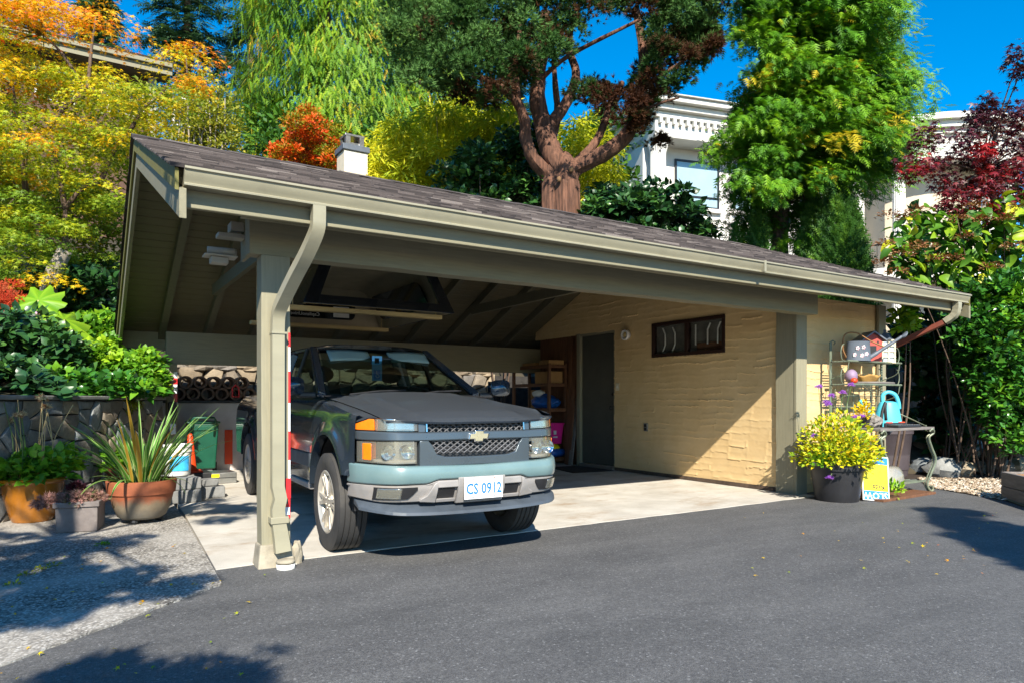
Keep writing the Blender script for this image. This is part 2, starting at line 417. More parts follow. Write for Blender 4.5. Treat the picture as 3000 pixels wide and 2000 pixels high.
# shingle tabs
q = MB(); tone = []; rr = random.Random(3)
def tabs(y0, y1, nrow, big):
    for k in range(nrow):
        ya = y0+(y1-y0)*k/nrow; yb = y0+(y1-y0)*(k+1)/nrow
        x = XL-.01-rr.uniform(0, .1)
        while x < XR+.02:
            w = rr.uniform(.10, .34) if big else rr.uniform(.4, .9); x2 = min(x+w, XR+.03); xa = max(x, XL-.02)
            if x2-xa > .01:
                lift = .010+rr.choice([0, 0, .006, .009])+rr.uniform(0, .003); e = rr.uniform(-.006, .006)
                sg = 1 if y1 > y0 else -1
                p = [(xa, ya+e, deck_z(ya)-.006), (x2, ya+e, deck_z(ya)-.006), (x2, ya+e, deck_z(ya)+lift), (xa, ya+e, deck_z(ya)+lift), (x2, yb, deck_z(yb)+.003), (xa, yb, deck_z(yb)+.003)]
                n0 = len(q.v); q.v.extend(p)
                fs = [(0, 1, 2, 3), (3, 2, 4, 5)] if sg > 0 else [(3, 2, 1, 0), (5, 4, 2, 3)]
                q.f.extend([tuple(i+n0 for i in f) for f in fs]); q.f.append((n0, n0+3, n0+5)); q.f.append((n0+1, n0+4, n0+2))
                tone.extend([min(1, max(0, rr.gauss(.48, .27)))]*6)
            x += w
tabs(FY-.05, RY, 27, True); tabs(BY+.02, RY, 14, False)
o = q.build('shingles', M['shingle'], CP, kind='stuff'); set_tone(o, tone)
# ridge caps
for k in range(31):
    x = XL-.02+k*.302; dz = .008+.003*(k % 2); q = MB()
    def rc(a, y): return (a, y, (deck_z(y)+.016+dz))
    q.add([rc(x, RY-.13), rc(x+.31, RY-.13), (x+.31, RY, RZ+.02+dz), (x, RY, RZ+.024+dz), rc(x+.31, RY+.13), rc(x, RY+.13)], [(0, 1, 2, 3), (3, 2, 4, 5)])
    o = q.build('ridge_cap', M['shingle'], CP); set_tone(o, [rr.uniform(.35, .85)]*6)
    o.modifiers.new('solid', 'SOLIDIFY').thickness = .006
# barge boards (rake boards) left and right, with a flashing strip above, olive bounce light painted into its colour
M['flash'] = basic('bounce_lit_flashing', (.15, .135, .03), .7, 0, .1, 5, .03)
for xx, sg in ((XL, 1), (XR-.04, -1)):
    for (ya, yb) in ((FY-.03, RY), (RY, BY)):
        n = 2 if ya < 5 else 1
        for i in range(n):
            a = ya+(yb-ya)*i/n; b = ya+(yb-ya)*(i+1)/n
            q = MB(); tp = -.125; bt = -.30
            q.hexa([(xx+.03, a+.002, deck_z(a)+bt), (xx+.07, a+.002, deck_z(a)+bt), (xx+.07, b-.002, deck_z(b)+bt), (xx+.03, b-.002, deck_z(b)+bt),
                    (xx+.03, a+.002, deck_z(a)+tp), (xx+.07, a+.002, deck_z(a)+tp), (xx+.07, b-.002, deck_z(b)+tp), (xx+.03, b-.002, deck_z(b)+tp)])
            q.build('barge_board', M['trim'], CP, bev=.004)
        q = MB(); x0 = xx+(0.008 if sg > 0 else .03)
        q.hexa([(x0, ya, deck_z(ya)-.14), (x0+.02, ya, deck_z(ya)-.14), (x0+.02, yb, deck_z(yb)-.14), (x0, yb, deck_z(yb)-.14),
                (x0, ya, deck_z(ya)-.012), (x0+.02, ya, deck_z(ya)-.012), (x0+.02, yb, deck_z(yb)-.012), (x0, yb, deck_z(yb)-.012)])
        q.build('rake_flashing', M['flash'], CP)
# rafters, rear slope and front slope
RX = [1.05, 1.66, 2.31, 2.99, 3.65, 4.30, 4.95, 5.62, 6.27, 6.90, 8.1, 9.0]
for x in RX:
    for (ya, yb, dd) in ((FY+.06, RY, .15), (RY+.02, BY-.06, .13)):
        if x > 7.2 and ya > 7: continue
        q = MB(); zo = -.052
        q.hexa([(x-.045, ya, deck_z(ya)+zo-dd), (x+.045, ya, deck_z(ya)+zo-dd), (x+.045, yb, deck_z(yb)+zo-dd), (x-.045, yb, deck_z(yb)+zo-dd),
                (x-.045, ya, deck_z(ya)+zo), (x+.045, ya, deck_z(ya)+zo), (x+.045, yb, deck_z(yb)+zo), (x-.045, yb, deck_z(yb)+zo)])
        q.build('rafter', M['rafter'], CP, bev=.004)
MB().box(XL+.1, XR-.1, RY-.03, RY+.03, RZ-.34, RZ-.06).build('ridge_beam', M['rafter'], CP, bev=.004)
for x in (1.53, 5.44):       # collar ties
    MB().box(x-.03, x+.03, 5.45, 9.85, 2.53, 2.67).build('collar_tie', M['rafter'], CP, bev=.004)
# beams
def wavy_beam(name, x0, x1, y0, y1, z0, z1, amp=.008):
    q = MB(); n = 60
    for i in range(n+1):
        x = x0+(x1-x0)*i/n; w = amp*noise.noise((x*2.2, z0, 0))+amp*.5*noise.noise((x*7, z0, 2))
        q.v += [(x, y0, z0+w), (x, y1, z0+w*.6), (x, y1, z1), (x, y0, z1)]
        if i:
            a = (i-1)*4; b = i*4
            q.f += [(a, b, b+1, a+1), (a+1, b+1, b+2, a+2), (a+2, b+2, b+3, a+3), (a+3, b+3, b, a)]
    q.f += [(0, 1, 2, 3), (n*4+3, n*4+2, n*4+1, n*4)]
    return q.build(name, M['trimx'], CP, bev=.004)
wavy_beam('front_beam', .99, 7.37, 4.94, 5.09, 2.15, 2.49)
wavy_beam('rear_beam', 1.06, 8.4, 10.93, 11.05, 1.66, 2.12, .004)
MB().box(.9, 7.2, 4.74, 4.79, 2.34, 2.42).build('blocking', M['trimx'], CP)
MB().box(XL+.074, XR-.044, 4.455, 4.495, 2.28, 2.47).build('fascia', M['trimx'], CP, bev=.005)
MB().box(XL+.074, XR-.044, BY-.1, BY-.06, BZ-.28, BZ-.03).build('rear_fascia', M['trimx'], CP, bev=.005)
# posts
def post(x0, x1, y0, y1, z0, z1, sd=0, nm='post'):
    q = MB(); n = 24
    for i in range(n+1):
        z = z0+(z1-z0)*i/n; w = lambda k: .004*noise.noise((z*3, k+sd, 0))
        q.v += [(x0+w(1), y0+w(2), z), (x1+w(3), y0+w(2), z), (x1+w(3), y1+w(4), z), (x0+w(1), y1+w(4), z)]
        if i:
            a = (i-1)*4; b = i*4
            for k in range(4): q.f.append((a+k, a+(k+1) % 4, b+(k+1) % 4, b+k))
    q.f += [(3, 2, 1, 0), (n*4, n*4+1, n*4+2, n*4+3)]
    return q.build(nm, M['trimz'], CP, bev=.006)
PX0, PX1, PY0, PY1 = 1.065, 1.262, 4.93, 5.075
post(PX0, PX1, PY0, PY1, .14, 2.15)
post(1.06, 1.2, 10.9, 11.04, 0, 1.66, 3)
M['oldconc'] = basic('old_concrete_footing', (.30, .265, .20), .9, 0, .3, 8, .7, 40)
q = MB(); q.hexa([(PX0-.035, PY0-.05, -.05), (PX1+.03, PY0-.06, -.05), (PX1+.05, PY1+.03, -.05), (PX0-.03, PY1+.03, -.05),
                  (PX0-.008, PY0-.012, .15), (PX1+.004, PY0-.012, .15), (PX1+.01, PY1+.01, .15), (PX0-.008, PY1+.01, .15)])
q.build('post_footing', M['oldconc'], CP, bev=.012)
q = MB(); q.ball((PX1+.05, 4.955, .05), (.04, .04, .10), 9, 6, .2, 4); q.build('mortar_lump', M['oldconc'], CP, bev=0)
# gutter: K-profile swept along X
def sweep_x(name, prof, x0, x1, mat, parent, n=1, cap=True):
    q = MB(); m = len(prof)
    for i in range(n+1):
        x = x0+(x1-x0)*i/n; dz = -.004*math.sin(math.pi*i/n)+.0015*noise.noise((x*2, 5, 0)) if n > 1 else 0
        q.v += [(x, y, z+dz) for y, z in prof]
        if i:
            for k in range(m-1): q.f.append(((i-1)*m+k, (i-1)*m+k+1, i*m+k+1, i*m+k))
    if cap: q.f += [tuple(range(m)), tuple(n*m+k for k in reversed(range(m)))]
    o = q.build(name, mat, parent, auto=35); return o
gp = [(4.453, 2.48), (4.453, 2.388), (4.375, 2.383), (4.357, 2.386), (4.356, 2.396), (4.364, 2.402), (4.356, 2.42), (4.342, 2.44), (4.335, 2.468), (4.322, 2.474), (4.322, 2.487), (4.338, 2.489), (4.338, 2.478)]
g = sweep_x('gutter', gp, XL+.055, XR-.05, M['gutter'], CP, 40, cap=True)
for k in range(3): MB().box(2.9+k*2.7, 2.93+k*2.7, 4.3205, 4.424, 2.38, 2.4905).build('gutter_joint', M['gutter'], g) if k == 1 else None
# downspout sweeps with a fluted rectangular section
def rect_sweep(name, path, w, d, mat, parent, side, twist=None, flutes=3):
    """path points; w along 'side' vector, d across; section has flutes on its outer face"""
    sec = []
    nf = flutes*2+1
    for i in range(nf+1):
        u = -w/2+w*i/nf
        sec.append((u, -d/2+(0 if i % 2 == 0 else .006))); sec.append((u+(w/nf)*.35*(1 if i < nf else 0), -d/2+(0 if i % 2 == 0 else .006)))
    sec += [(w/2, d/2), (-w/2, d/2)]
    q = MB(); m = len(sec); P = [Vector(p) for p in path]
    for i, p in enumerate(P):
        dr = (P[min(i+1, len(P)-1)]-P[max(i-1, 0)]).normalized()
        sd = Vector(side[i] if isinstance(side, list) else side); sd = (sd-dr*sd.dot(dr)).normalized(); nn = sd.cross(dr)
        k = twist(i/(len(P)-1)) if twist else (1, 1)
        q.v += [tuple(p+sd*a*k[0]-nn*b*k[1]) for a, b in sec]
        if i:
            for j in range(m): q.f.append(((i-1)*m+j, (i-1)*m+(j+1) % m, i*m+(j+1) % m, i*m+j))
    q.f += [tuple(range(m)), tuple((len(P)-1)*m+j for j in reversed(range(m)))]
    return q.build(name, mat, parent, fixn=True, auto=25)
dx = 1.268
path = bez([(dx+.03, 4.392, 2.40), (dx+.03, 4.392, 2.31), (dx+.025, 4.405, 2.23), (dx-.01, 4.50, 2.10), (dx-.05, 4.64, 1.97), (dx-.09, 4.80, 1.82), (dx-.103, 4.862, 1.75), (dx-.105, 4.885, 1.66), (dx-.105, 4.888, 1.5)], 5)
ds = rect_sweep('downspout', path+[Vector((dx-.105, 4.888, z)) for z in (1.2, .9, .7, .55)]+[Vector((dx-.09, 4.878, .47)), Vector((dx-.105, 4.885, .4)), Vector((dx-.10, 4.885, .3)), Vector((dx-.085, 4.88, .2)), Vector((dx-.075, 4.87, .1))],
          .082, .068, M['gutter'], CP, (1, 0, 0), twist=lambda t: (1+.25*max(0, t-.93)/.07, 1))
MB().box(1.11, 1.232, 4.843, 4.935, .30, .345).build('strap', M['gutter'], ds, bev=.004)
MB().box(1.118, 1.22, 4.846, 4.93, 1.60, 1.615).build('strap', M['gutter'], ds, bev=.002)
q = MB(); q.lathe([(.055, -.02), (.062, .0), (.062, .03), (.05, .032), (.045, .01)], 18, (1.205, 4.83, -.005)); q.build('drain_collar', M['white'], CP, smooth=True)
q = MB(); q.lathe([(.05, .03), (.066, .034), (.06, .05), (.04, .055)], 14, (1.205, 4.835, 0), cap=True); q.build('drain_rim', M['oldconc'], CP, smooth=True)
p2 = bez([(9.46, 4.395, 2.40), (9.46, 4.395, 2.31), (9.45, 4.425, 2.22), (9.42, 4.52, 2.145)], 5)
rect_sweep('downspout_elbow', p2, .085, .07, M['gutter'], CP, (1, 0, 0), twist=lambda t: (1+.05*math.sin(t*60), 1+.05*math.sin(t*60)), flutes=2)
M['redpipe'] = basic('red_brown_pipe', (.20, .055, .035), .5, 0, .15, 5, .05)
rect_sweep('downspout_leader', [(9.418, 4.53, 2.14), (9.34, 4.90, 1.97), (9.26, 5.4, 1.73)], .075, .06, M['redpipe'], CP, (1, 0, 0), flutes=2)
# reflective tape down the right edge of the front post
zt = 1.62
for k, hgt in enumerate((.10, .17, .22, .20, .20, .19, .22)):
    MB().box(1.246, PX1-.002, PY0-.0065, PY0-.0045, zt-hgt, zt-.002).build('reflective_tape', M['red'] if k % 2 == 0 else M['tapewhite'], CP); zt -= hgt
MB().box(1.20, 1.262, PY0-.012, PY0-.009, .46, .60).build('reflective_tape', M['red'], CP)
MB().box(1.205, 1.255, PY0-.010, PY0-.008, .40, .425).build('reflective_tape', M['red'], CP)
MB().box(1.205, 1.255, PY0-.010, PY0-.008, .345, .399).build('reflective_tape', M['tapewhite'], CP)
# tape on the rear post
zt = 1.55
for k, hgt in enumerate((.09, .09, .13, .12, .08)):
    MB().box(1.15, 1.198, 10.890, 10.895, zt-hgt, zt-.002).build('reflective_tape', M['tapewhite'] if k % 2 == 0 else M['red'], CP); zt -= hgt
# ------------------------------------------------------------- storage room walls
def stucco_mat():
    t = NT('trowelled_beige_stucco')
    col = t.ramp(t.noise(3, 6, .65), [(.3, (.60, .415, .195)), (.7, (.68, .49, .25))])
    fine = t.noise(220, 2, .6)
    return t.fin(col, .85, 0, t.bump(fine, .12, .003))
M['stucco'] = stucco_mat()
def trowel(u, v, sd):
    """height (m) of the trowelled coat at wall coordinates u (along), v (up)"""
    rowh = .088
    vv = v+.020*noise.noise((u*2.3, v*1.1, sd))+.016*noise.noise((u*6.5, v*3, sd+3))
    r = math.floor(vv/rowh); f = vv/rowh-r
    colw = .30; uo = u+.31*r+.12*noise.noise((r*1.7, sd, 7))+.045*noise.noise((u*3, v*9, sd))
    c = math.floor(uo/colw); g = uo/colw-c
    lvl = noise.noise((c*3.7+.5, r*5.1+.5, sd+9))
    h = .0035*lvl+.011*(1-f)**4.*max(.0, .45+1.4*noise.noise((c*1.9, r*2.3, sd+4)))        # shingled lip, thick at its lower edge
    h += .003*max(0, 1-abs(g-.02)/.06)*(1 if lvl > -.1 else 0)
    return h+.0015*noise.noise((u*30, v*30, sd))
def stucco_panel(name, P, nu, nv, keep, parent, sd):
    """P(u01,v01,h)-> point; keep(u,v)-> bool in metres"""
    q = MB(); idx = {}
    q.grid(lambda a, b: P(a, b), nu, nv)
    if keep: q.f = [f for f in q.f if keep(*[sum(q.v[i][k] for i in f)/4 for k in range(3)])]
    o = q.build(name, M['stucco'], parent, auto=24); return o
WX = 7.40; wy0, wy1 = 5.50, 9.66
def Pside(a, b):
    y = 10.9+(wy0-10.9)*a; top = deck_z(y)-.055; z = .05+(top-.05)*b
    h = trowel(y, z, 1); return (WX-h, y, z)
DY0, DY1, DZT = 8.63, 9.57, 2.27; WY0, WY1, WZ0, WZ1 = 6.34, 7.74, 1.79, 2.30
def keepside(x, y, z):
    if DY0 < y < DY1+.05 and z < DZT: return False
    if WY0 < y < WY1 and WZ0 < z < WZ1: return False
    if y > 9.6 and z < DZT+.0: return False
    return True
stucco_panel('side_wall', Pside, 320, 240, keepside, CP, 1)
MB().box(WX+.02, WX+.1, wy0, WY0-.02, .02, 2.45).box(WX+.02, WX+.1, WY1+.02, DY0-.03, .02, 2.9).box(WX+.02, WX+.1, WY0-.02, WY1+.02, .02, WZ0-.02).box(WX+.02, WX+.1, WY0-.02, WY1+.02, WZ1+.02, 2.75).build('wall_core', M['stucco'], CP)
def Pfront(a, b):
    x = 7.50+(9.15-7.50)*a; z = .0+(2.42-.0)*b; return (x, 5.275-trowel(x, z, 5), z)
stucco_panel('front_wall', Pfront, 110, 210, None, CP, 5)
MB().box(7.45, 9.25, 5.30, 5.36, 0, 2.42).box(9.15, 9.25, 5.36, 10.9, 0, 2.3).box(7.55, 9.2, 10.8, 10.9, 0, 2.2).build('room_core', M['stucco'], CP)
MB().box(WX-.012, WX+.03, wy0, DY0-.04, .005, .055).build('wall_base', basic('rusty_wall_base', (.075, .05, .035), .8, 0, .5, 9, .4, 40), CP)
# corner post built of three boards
MB().box(7.355, 7.56, 5.215, 5.255, -.02, 2.40).build('corner_board', M['trimz'], CP, bev=.006)
q = MB(); n = 40
for i in range(n+1):
    z = -.01+(2.45)*i/n; w = .012*noise.noise((z*2.6, 3, 0))+.008*noise.noise((z*8, 4, 0))
    q.v += [(7.36, 5.257, z), (7.36, 5.515+w, z), (WX+.02, 5.52+w, z), (WX+.02, 5.257, z)]
    if i:
        a = (i-1)*4; b = i*4
        for k in range(4): q.f.append((a+k, b+k, b+(k+1) % 4, a+(k+1) % 4))
q.f += [(0, 1, 2, 3), (n*4+3, n*4+2, n*4+1, n*4)]
q.build('corner_post', M['trimz'], CP, bev=.004, fixn=True)
MB().box(9.13, 9.30, 5.215, 5.255, -.02, 2.42).build('corner_board', M['trimz'], CP, bev=.006)
MB().box(9.26, 9.302, 5.258, 5.45, 0, 2.35).build('corner_board', M['trimz'], CP, bev=.006)
# door with frame, knob, deadbolt, sill
M['doorpaint'] = basic('dark_olive_door_paint', (.075, .075, .06), .5, 0, .12, 5, .15, 70)
d = MB().box(WX+.045, WX+.085, DY0+.004, DY1-.05, .06, DZT-.03).build('door', M['doorpaint'], CP, bev=.004)
q = MB(); q.lathe([(.012, 0), (.012, .03), (.028, .04), (.032, .055), (.024, .072), (.0, .076)], 16, cap=False)
q.v = [(WX+.045-z, DY0+.08+x, 1.02+y) for x, y, z in q.v]; q.build('door_knob', M['darkmetal'], d, smooth=True, fixn=True)
q = MB(); q.lathe([(.026, 0), (.026, .012), (.02, .02), (0, .021)], 14, cap=False); q.v = [(WX+.045-z, DY0+.08+x, 1.24+y) for x, y, z in q.v]; q.build('deadbolt', M['darkmetal'], d, smooth=True, fixn=True)
fr = MB().box(WX-.01, WX+.1, DY1-.05, DY1+.04, 0, DZT+.02).box(WX-.002, WX+.1, DY0-.02, DY0+.002, 0, DZT).box(WX-.002, WX+.1, DY0, DY1-.052, DZT-.025, DZT+.012).build('door_frame', M['trimz'], CP, bev=.004)
MB().box(WX-.02, WX+.1, DY0, DY1-.052, .004, .055).build('door_sill', M['steel'], fr, bev=.004)
# brown board wall behind the shelves
for k in range(9):
    y0 = 9.63+k*.145
    MB().box(7.53, 7.55, y0, y0+.141, 0, 2.3).build('wall_board', M['brownwood'], CP, bev=.002)
MB().box(7.40, 7.53, 9.615, 9.645, 0, 2.3).build('wall_board', M['brownwood'], CP)
# window: brown aluminium slider with white curved grille bars inside
M['winframe'] = basic('dark_brown_window_frame', (.035, .016, .012), .45, .2, .15, 6, .05)
def glass_mat(name, tint=(.75, .8, .8), rough=.02, refl=1.5, alpha=.75):
    t = NT(name); tr = t.n('ShaderNodeBsdfTransparent'); tr.inputs[0].default_value = (*tint, 1)
    gl = t.n('ShaderNodeBsdfGlossy'); gl.inputs['Roughness'].default_value = rough
    mx = t.n('ShaderNodeMixShader'); t.l(facing(t), mx.inputs[0]); t.l(tr.outputs[0], mx.inputs[1]); t.l(gl.outputs[0], mx.inputs[2])
    t.l(mx.outputs[0], t.t.nodes['Material Output'].inputs[0]); return t.m
M['glass'] = glass_mat('window_glass', (.95, .96, .95))
wi = MB()
for (a, b, c, e) in ((WY0, WY1, WZ0, WZ0+.05), (WY0, WY1, WZ1-.05, WZ1)): wi.box(WX-.018, WX+.05, a, b, c, e)
for a in (WY0, WY1-.05, (WY0+WY1)/2-.03): wi.box(WX-.016, WX+.048, a, a+(.05 if a != (WY0+WY1)/2-.03 else .06), WZ0+.05, WZ1-.05)
win = wi.build('window', M['winframe'], CP, bev=.004)
for a, b in ((WY0+.05, (WY0+WY1)/2-.03), ((WY0+WY1)/2+.03, WY1-.05)):
    MB().box(WX+.012, WX+.018, a, b, WZ0+.05, WZ1-.05).build('pane', M['glass'], win)
M['dim'] = basic('dusty_grey_blind', (.17, .165, .15), .9, 0, .3, 5, .1)
MB().box(WX+.085, WX+.095, WY0-.05, WY1+.05, WZ0-.1, WZ1+.1).build('blind', M['dim'], win)
MB().box(WX+.052, WX+.08, WY0+.06, WY0+.55, WZ0+.05, WZ0+.16).build('inner_shelf', M['brownwood'], win)
for y, sg in ((6.5, -1), (6.68, -1), (6.90, 0), (7.30, 1), (7.5, 1)):
    zm = (WZ0+WZ1)/2
    pts = [(WX+.035, y+sg*.05, zm+.17), (WX+.035, y, zm+.08), (WX+.035, y, zm-.08)]+([(WX+.035, y+sg*.05, zm-.17)] if sg > 0 else [(WX+.035, y, zm-.12)])
    MB().tube(pts, .011, 6).build('grille_bar', M['white'], win)
# round wall lamp, switch, outlet, mat
lp = MB(); lp.lathe([(.0, 0), (.06, .0), (.06, .03), (.085, .045), (.085, .085), (.062, .095), (.06, .05), (0, .05)], 24, cap=False)
lp.v = [(WX-.01-z, 8.27+x, 2.17+y) for x, y, z in lp.v]
L = lp.build('wall_lamp', M['white'], None, smooth=True, fixn=True, label='round white bulkhead lamp on the beige stucco beside the door', cat='lamp')
bl = MB().ball((WX-.075, 8.27, 2.17), (.03, .042, .042), 14, 10); bl.build('lens', basic('amber_lens', (.55, .40, .16), .2, 0, .1, 5, 0), L, smooth=True)
o = MB().box(WX-.016, WX-.004, 8.49, 8.57, 1.30, 1.42).build('light_switch', basic('cream_plastic', (.62, .55, .38), .5), None, bev=.003, label='cream light switch plate on stucco beside the door', cat='switch')
MB().box(WX-.022, WX-.016, 8.52, 8.54, 1.34, 1.38).build('rocker', M['white'], o)
o = MB().box(WX-.03, WX-.004, 7.82, 7.90, .67, .79).build('power_outlet', M['steel'], None, bev=.004, label='small grey covered power outlet low on the stucco wall', cat='outlet')
MB().box(WX-.036, WX-.03, 7.835, 7.885, .735, .78).build('flap', M['darkmetal'], o, bev=.002); MB().box(WX-.036, WX-.03, 7.835, 7.885, .68, .725).build('flap', M['darkmetal'], o, bev=.002)
q = MB(); q.hexa([(6.55, 8.62, .002), (7.33, 8.55, .002), (7.33, 9.5, .002), (6.75, 9.55, .002), (6.55, 8.62, .014), (7.33, 8.55, .014), (7.33, 9.5, .014), (6.75, 9.55, .014)])
q.build('door_mat', basic('black_mat', (.012, .012, .013), .9, 0, .4, 30, .9, 60), None, bev=.003, label='black rubber mat on the slab at the dark door', cat='mat')
# ============================================================= pickup truck (local: y=0 front axle, -y forward)
TK = thing('pickup_truck', 'dusty dark blue pickup truck with faded teal front bumper in the carport', 'pickup truck', (2.46, 5.19, 0), R(-2.3))
def paint_mat():
    t = NT('dusty_dark_blue_paint')
    g = t.n('ShaderNodeNewGeometry'); sx = t.n('ShaderNodeSeparateXYZ'); t.l(g.outputs['Normal'], sx.inputs[0])
    up = t.n('ShaderNodeMapRange'); t.l(sx.outputs['Z'], up.inputs[0]); up.inputs[1].default_value = .55; up.inputs[2].default_value = 1.0
    up.inputs[3].default_value = .02; up.inputs[4].default_value = .60
    dn = t.ramp(t.noise(55, 6, .8), [(.3, (.45, .45, .45)), (.75, (1, 1, 1))])
    dust = t.n('ShaderNodeMath', operation='MULTIPLY'); t.l(up.outputs[0], dust.inputs[0]); t.l(dn, dust.inputs[1])
    col = t.mix(dust.outputs[0], (.036, .052, .074), (.17, .178, .19))
    rg = t.n('ShaderNodeMapRange'); t.l(dust.outputs[0], rg.inputs[0]); rg.inputs[1].default_value = 0; rg.inputs[2].default_value = .6; rg.inputs[3].default_value = .16; rg.inputs[4].default_value = .46
    t.fin(col, rg.outputs[0], .45); t.b.inputs['Coat Weight'].default_value = .6; t.b.inputs['Coat Roughness'].default_value = .05
    cw = t.n('ShaderNodeMapRange'); t.l(dust.outputs[0], cw.inputs[0]); cw.inputs[1].default_value = 0; cw.inputs[2].default_value = .5; cw.inputs[3].default_value = .9; cw.inputs[4].default_value = .25
    t.l(cw.outputs[0], t.b.inputs['Coat Weight']); return t.m
M['paint'] = paint_mat()
M['nosepaint'] = basic('grey_blue_nose_paint', (.075, .095, .112), .30, .4, .06, 4, .02, Coat_Weight=.4)
M['teal'] = basic('faded_teal_paint', (.135, .215, .222), .34, 0, .07, 3, .03, 30, dirt=(.19, .26, .25), Coat_Weight=.25)
M['greypl'] = basic('weathered_grey_plastic', (.26, .245, .235), .6, 0, .14, 6, .15, 40, dirt=(.36, .30, .24))
M['bluepl'] = basic('dark_blue_grey_plastic', (.055, .068, .085), .5, 0, .2, 6, .1, 40)
M['chrome'] = basic('chrome', (.75, .75, .74), .12, 1, .05, 5, .02)
M['alloy'] = basic('dirty_alloy', (.60, .56, .49), .42, .55, .12, 9, .1, 30, dirt=(.30, .22, .13))
M['amber'] = basic('amber_lens', (.85, .20, .008), .2, 0, .1, 30, .3, 60, Coat_Weight=.6)
def lens_mat(name, haze):
    t = NT(name); tr = t.n('ShaderNodeBsdfTransparent'); tr.inputs[0].default_value = (.92, .92, .88, 1)
    t.fin((.62, .60, .52), .22); mx = t.n('ShaderNodeMixShader'); mx.inputs[0].default_value = haze
    t.l(tr.outputs[0], mx.inputs[1]); t.l(t.b.outputs[0], mx.inputs[2])
    gl = t.n('ShaderNodeBsdfGlossy'); gl.inputs['Roughness'].default_value = .05; 
    m2 = t.n('ShaderNodeMixShader'); t.l(facing(t), m2.inputs[0]); t.l(mx.outputs[0], m2.inputs[1]); t.l(gl.outputs[0], m2.inputs[2])
    t.l(m2.outputs[0], t.t.nodes['Material Output'].inputs[0]); return t.m
M['lens'] = lens_mat('hazy_headlamp_lens', .09)
M['carglass'] = glass_mat('tinted_windscreen', (.33, .42, .38), .01, 1.5)
M['interior'] = basic('dark_grey_interior', (.035, .035, .034), .7, 0, .2, 5, .2)
FC = (0, .385, .50); RC = (3.60, .385, .50)          # axle y, z, arch radius
def arch_d(y, z): return min(math.hypot(y-c[0], z-c[1])-c[2] for c in (FC, RC))
def zbot(y):
    z = .455 if y > -.45 else .62
    for c in (FC, RC):
        d = c[2]**2-(y-c[0])**2
        if d > 0: z = max(z, c[1]+math.sqrt(d)) if z < .6 or abs(y-c[0]) < .42 else max(z, c[1]+math.sqrt(d))
    return z
def ztop(y):
    pts = [(-.86, .93), (-.78, 1.0), (-.5, 1.055), (0, 1.105), (.5, 1.14), (2.5, 1.155), (2.52, 1.19), (5, 1.20)]
    for (a, za), (b, zb) in zip(pts, pts[1:]):
        if y <= b: return za+(zb-za)*max(0, (y-a)/(b-a))
    return pts[-1][1]
def hw(y, z):
    w = .832-.020*((z-.78)/.35)**2*(1 if z > .78 else .6)
    k = (z-.78)/.35
    if z > 1.0: w -= .055*((z-1.0)/.15)**2
    d = max(0, arch_d(y, z)); w += .040*math.exp(-(d/.085)**2)
    if y < -.45: w -= .30*((-.45-y)/.42)**2.6
    if .5 < y < 2.55: w -= .012*math.exp(-((z-.70)/.02)**2)
    return w
def ycols(a, b):
    ys = list(np.linspace(a, b, max(3, int((b-a)/.06))))
    for c in (FC, RC):
        ys += [c[0]-c[2]*math.cos(t)*.9995 for t in np.linspace(0, math.pi, 34)]
    return sorted({round(y, 4) for y in ys if a <= y <= b})
def side_panel(name, a, b, mat, parent, lo=None, hi=None, nz=16):
    made = []
    for sg in (-1, 1):
        q = MB(); ys = ycols(a, b); n = nz
        for y in ys:
            z0 = max(zbot(y), lo or 0); z1 = min(ztop(y), hi or 9); z0 = min(z0, z1-.01)
            q.v.append((sg*(hw(y, z0)-.07), y, z0))
            for j in range(n+1):
                z = z0+(z1-z0)*j/n; q.v.append((sg*hw(y, z), y, z))
            q.v.append((sg*(hw(y, z1)-.05), y, z1+.012))
        m = n+3
        for i in range(len(ys)-1):
            for j in range(m-1):
                f = (i*m+j, (i+1)*m+j, (i+1)*m+j+1, i*m+j+1); q.f.append(f if sg > 0 else f[::-1])
        made.append(q.build(name, mat, parent, auto=45))
    return made
fenders = side_panel('fender', -.592, .52, M['paint'], TK)
doors = side_panel('door', .527, 1.66, M['paint'], TK)
rdoors = side_panel('rear_door', 1.667, 2.50, M['paint'], TK)
beds = side_panel('bed_side', 2.53, 4.72, M['paint'], TK)
for i, sg in enumerate((-1, 1)):
    for dd, y in ((doors[i], 1.5), (rdoors[i], 2.35)):
        q = MB(); q.tube([(sg*.825, y-.09, 1.01), (sg*.855, y-.08, 1.012), (sg*.858, y, 1.015), (sg*.855, y+.08, 1.012), (sg*.825, y+.09, 1.01)], .013, 8); q.build('handle', M['black'], dd, smooth=True)
    q = MB(); q.box(sg*.838-.006, sg*.838+.006, .56, 2.48, .585, .70); q.build('side_moulding', M['bluepl'], doors[i], bev=.005)
    q = MB(); q.box(min(sg*.76, sg*.845), max(sg*.76, sg*.845), .55, 2.95, .40, .452); q.build('rocker_sill', M['greypl'], TK, bev=.01)
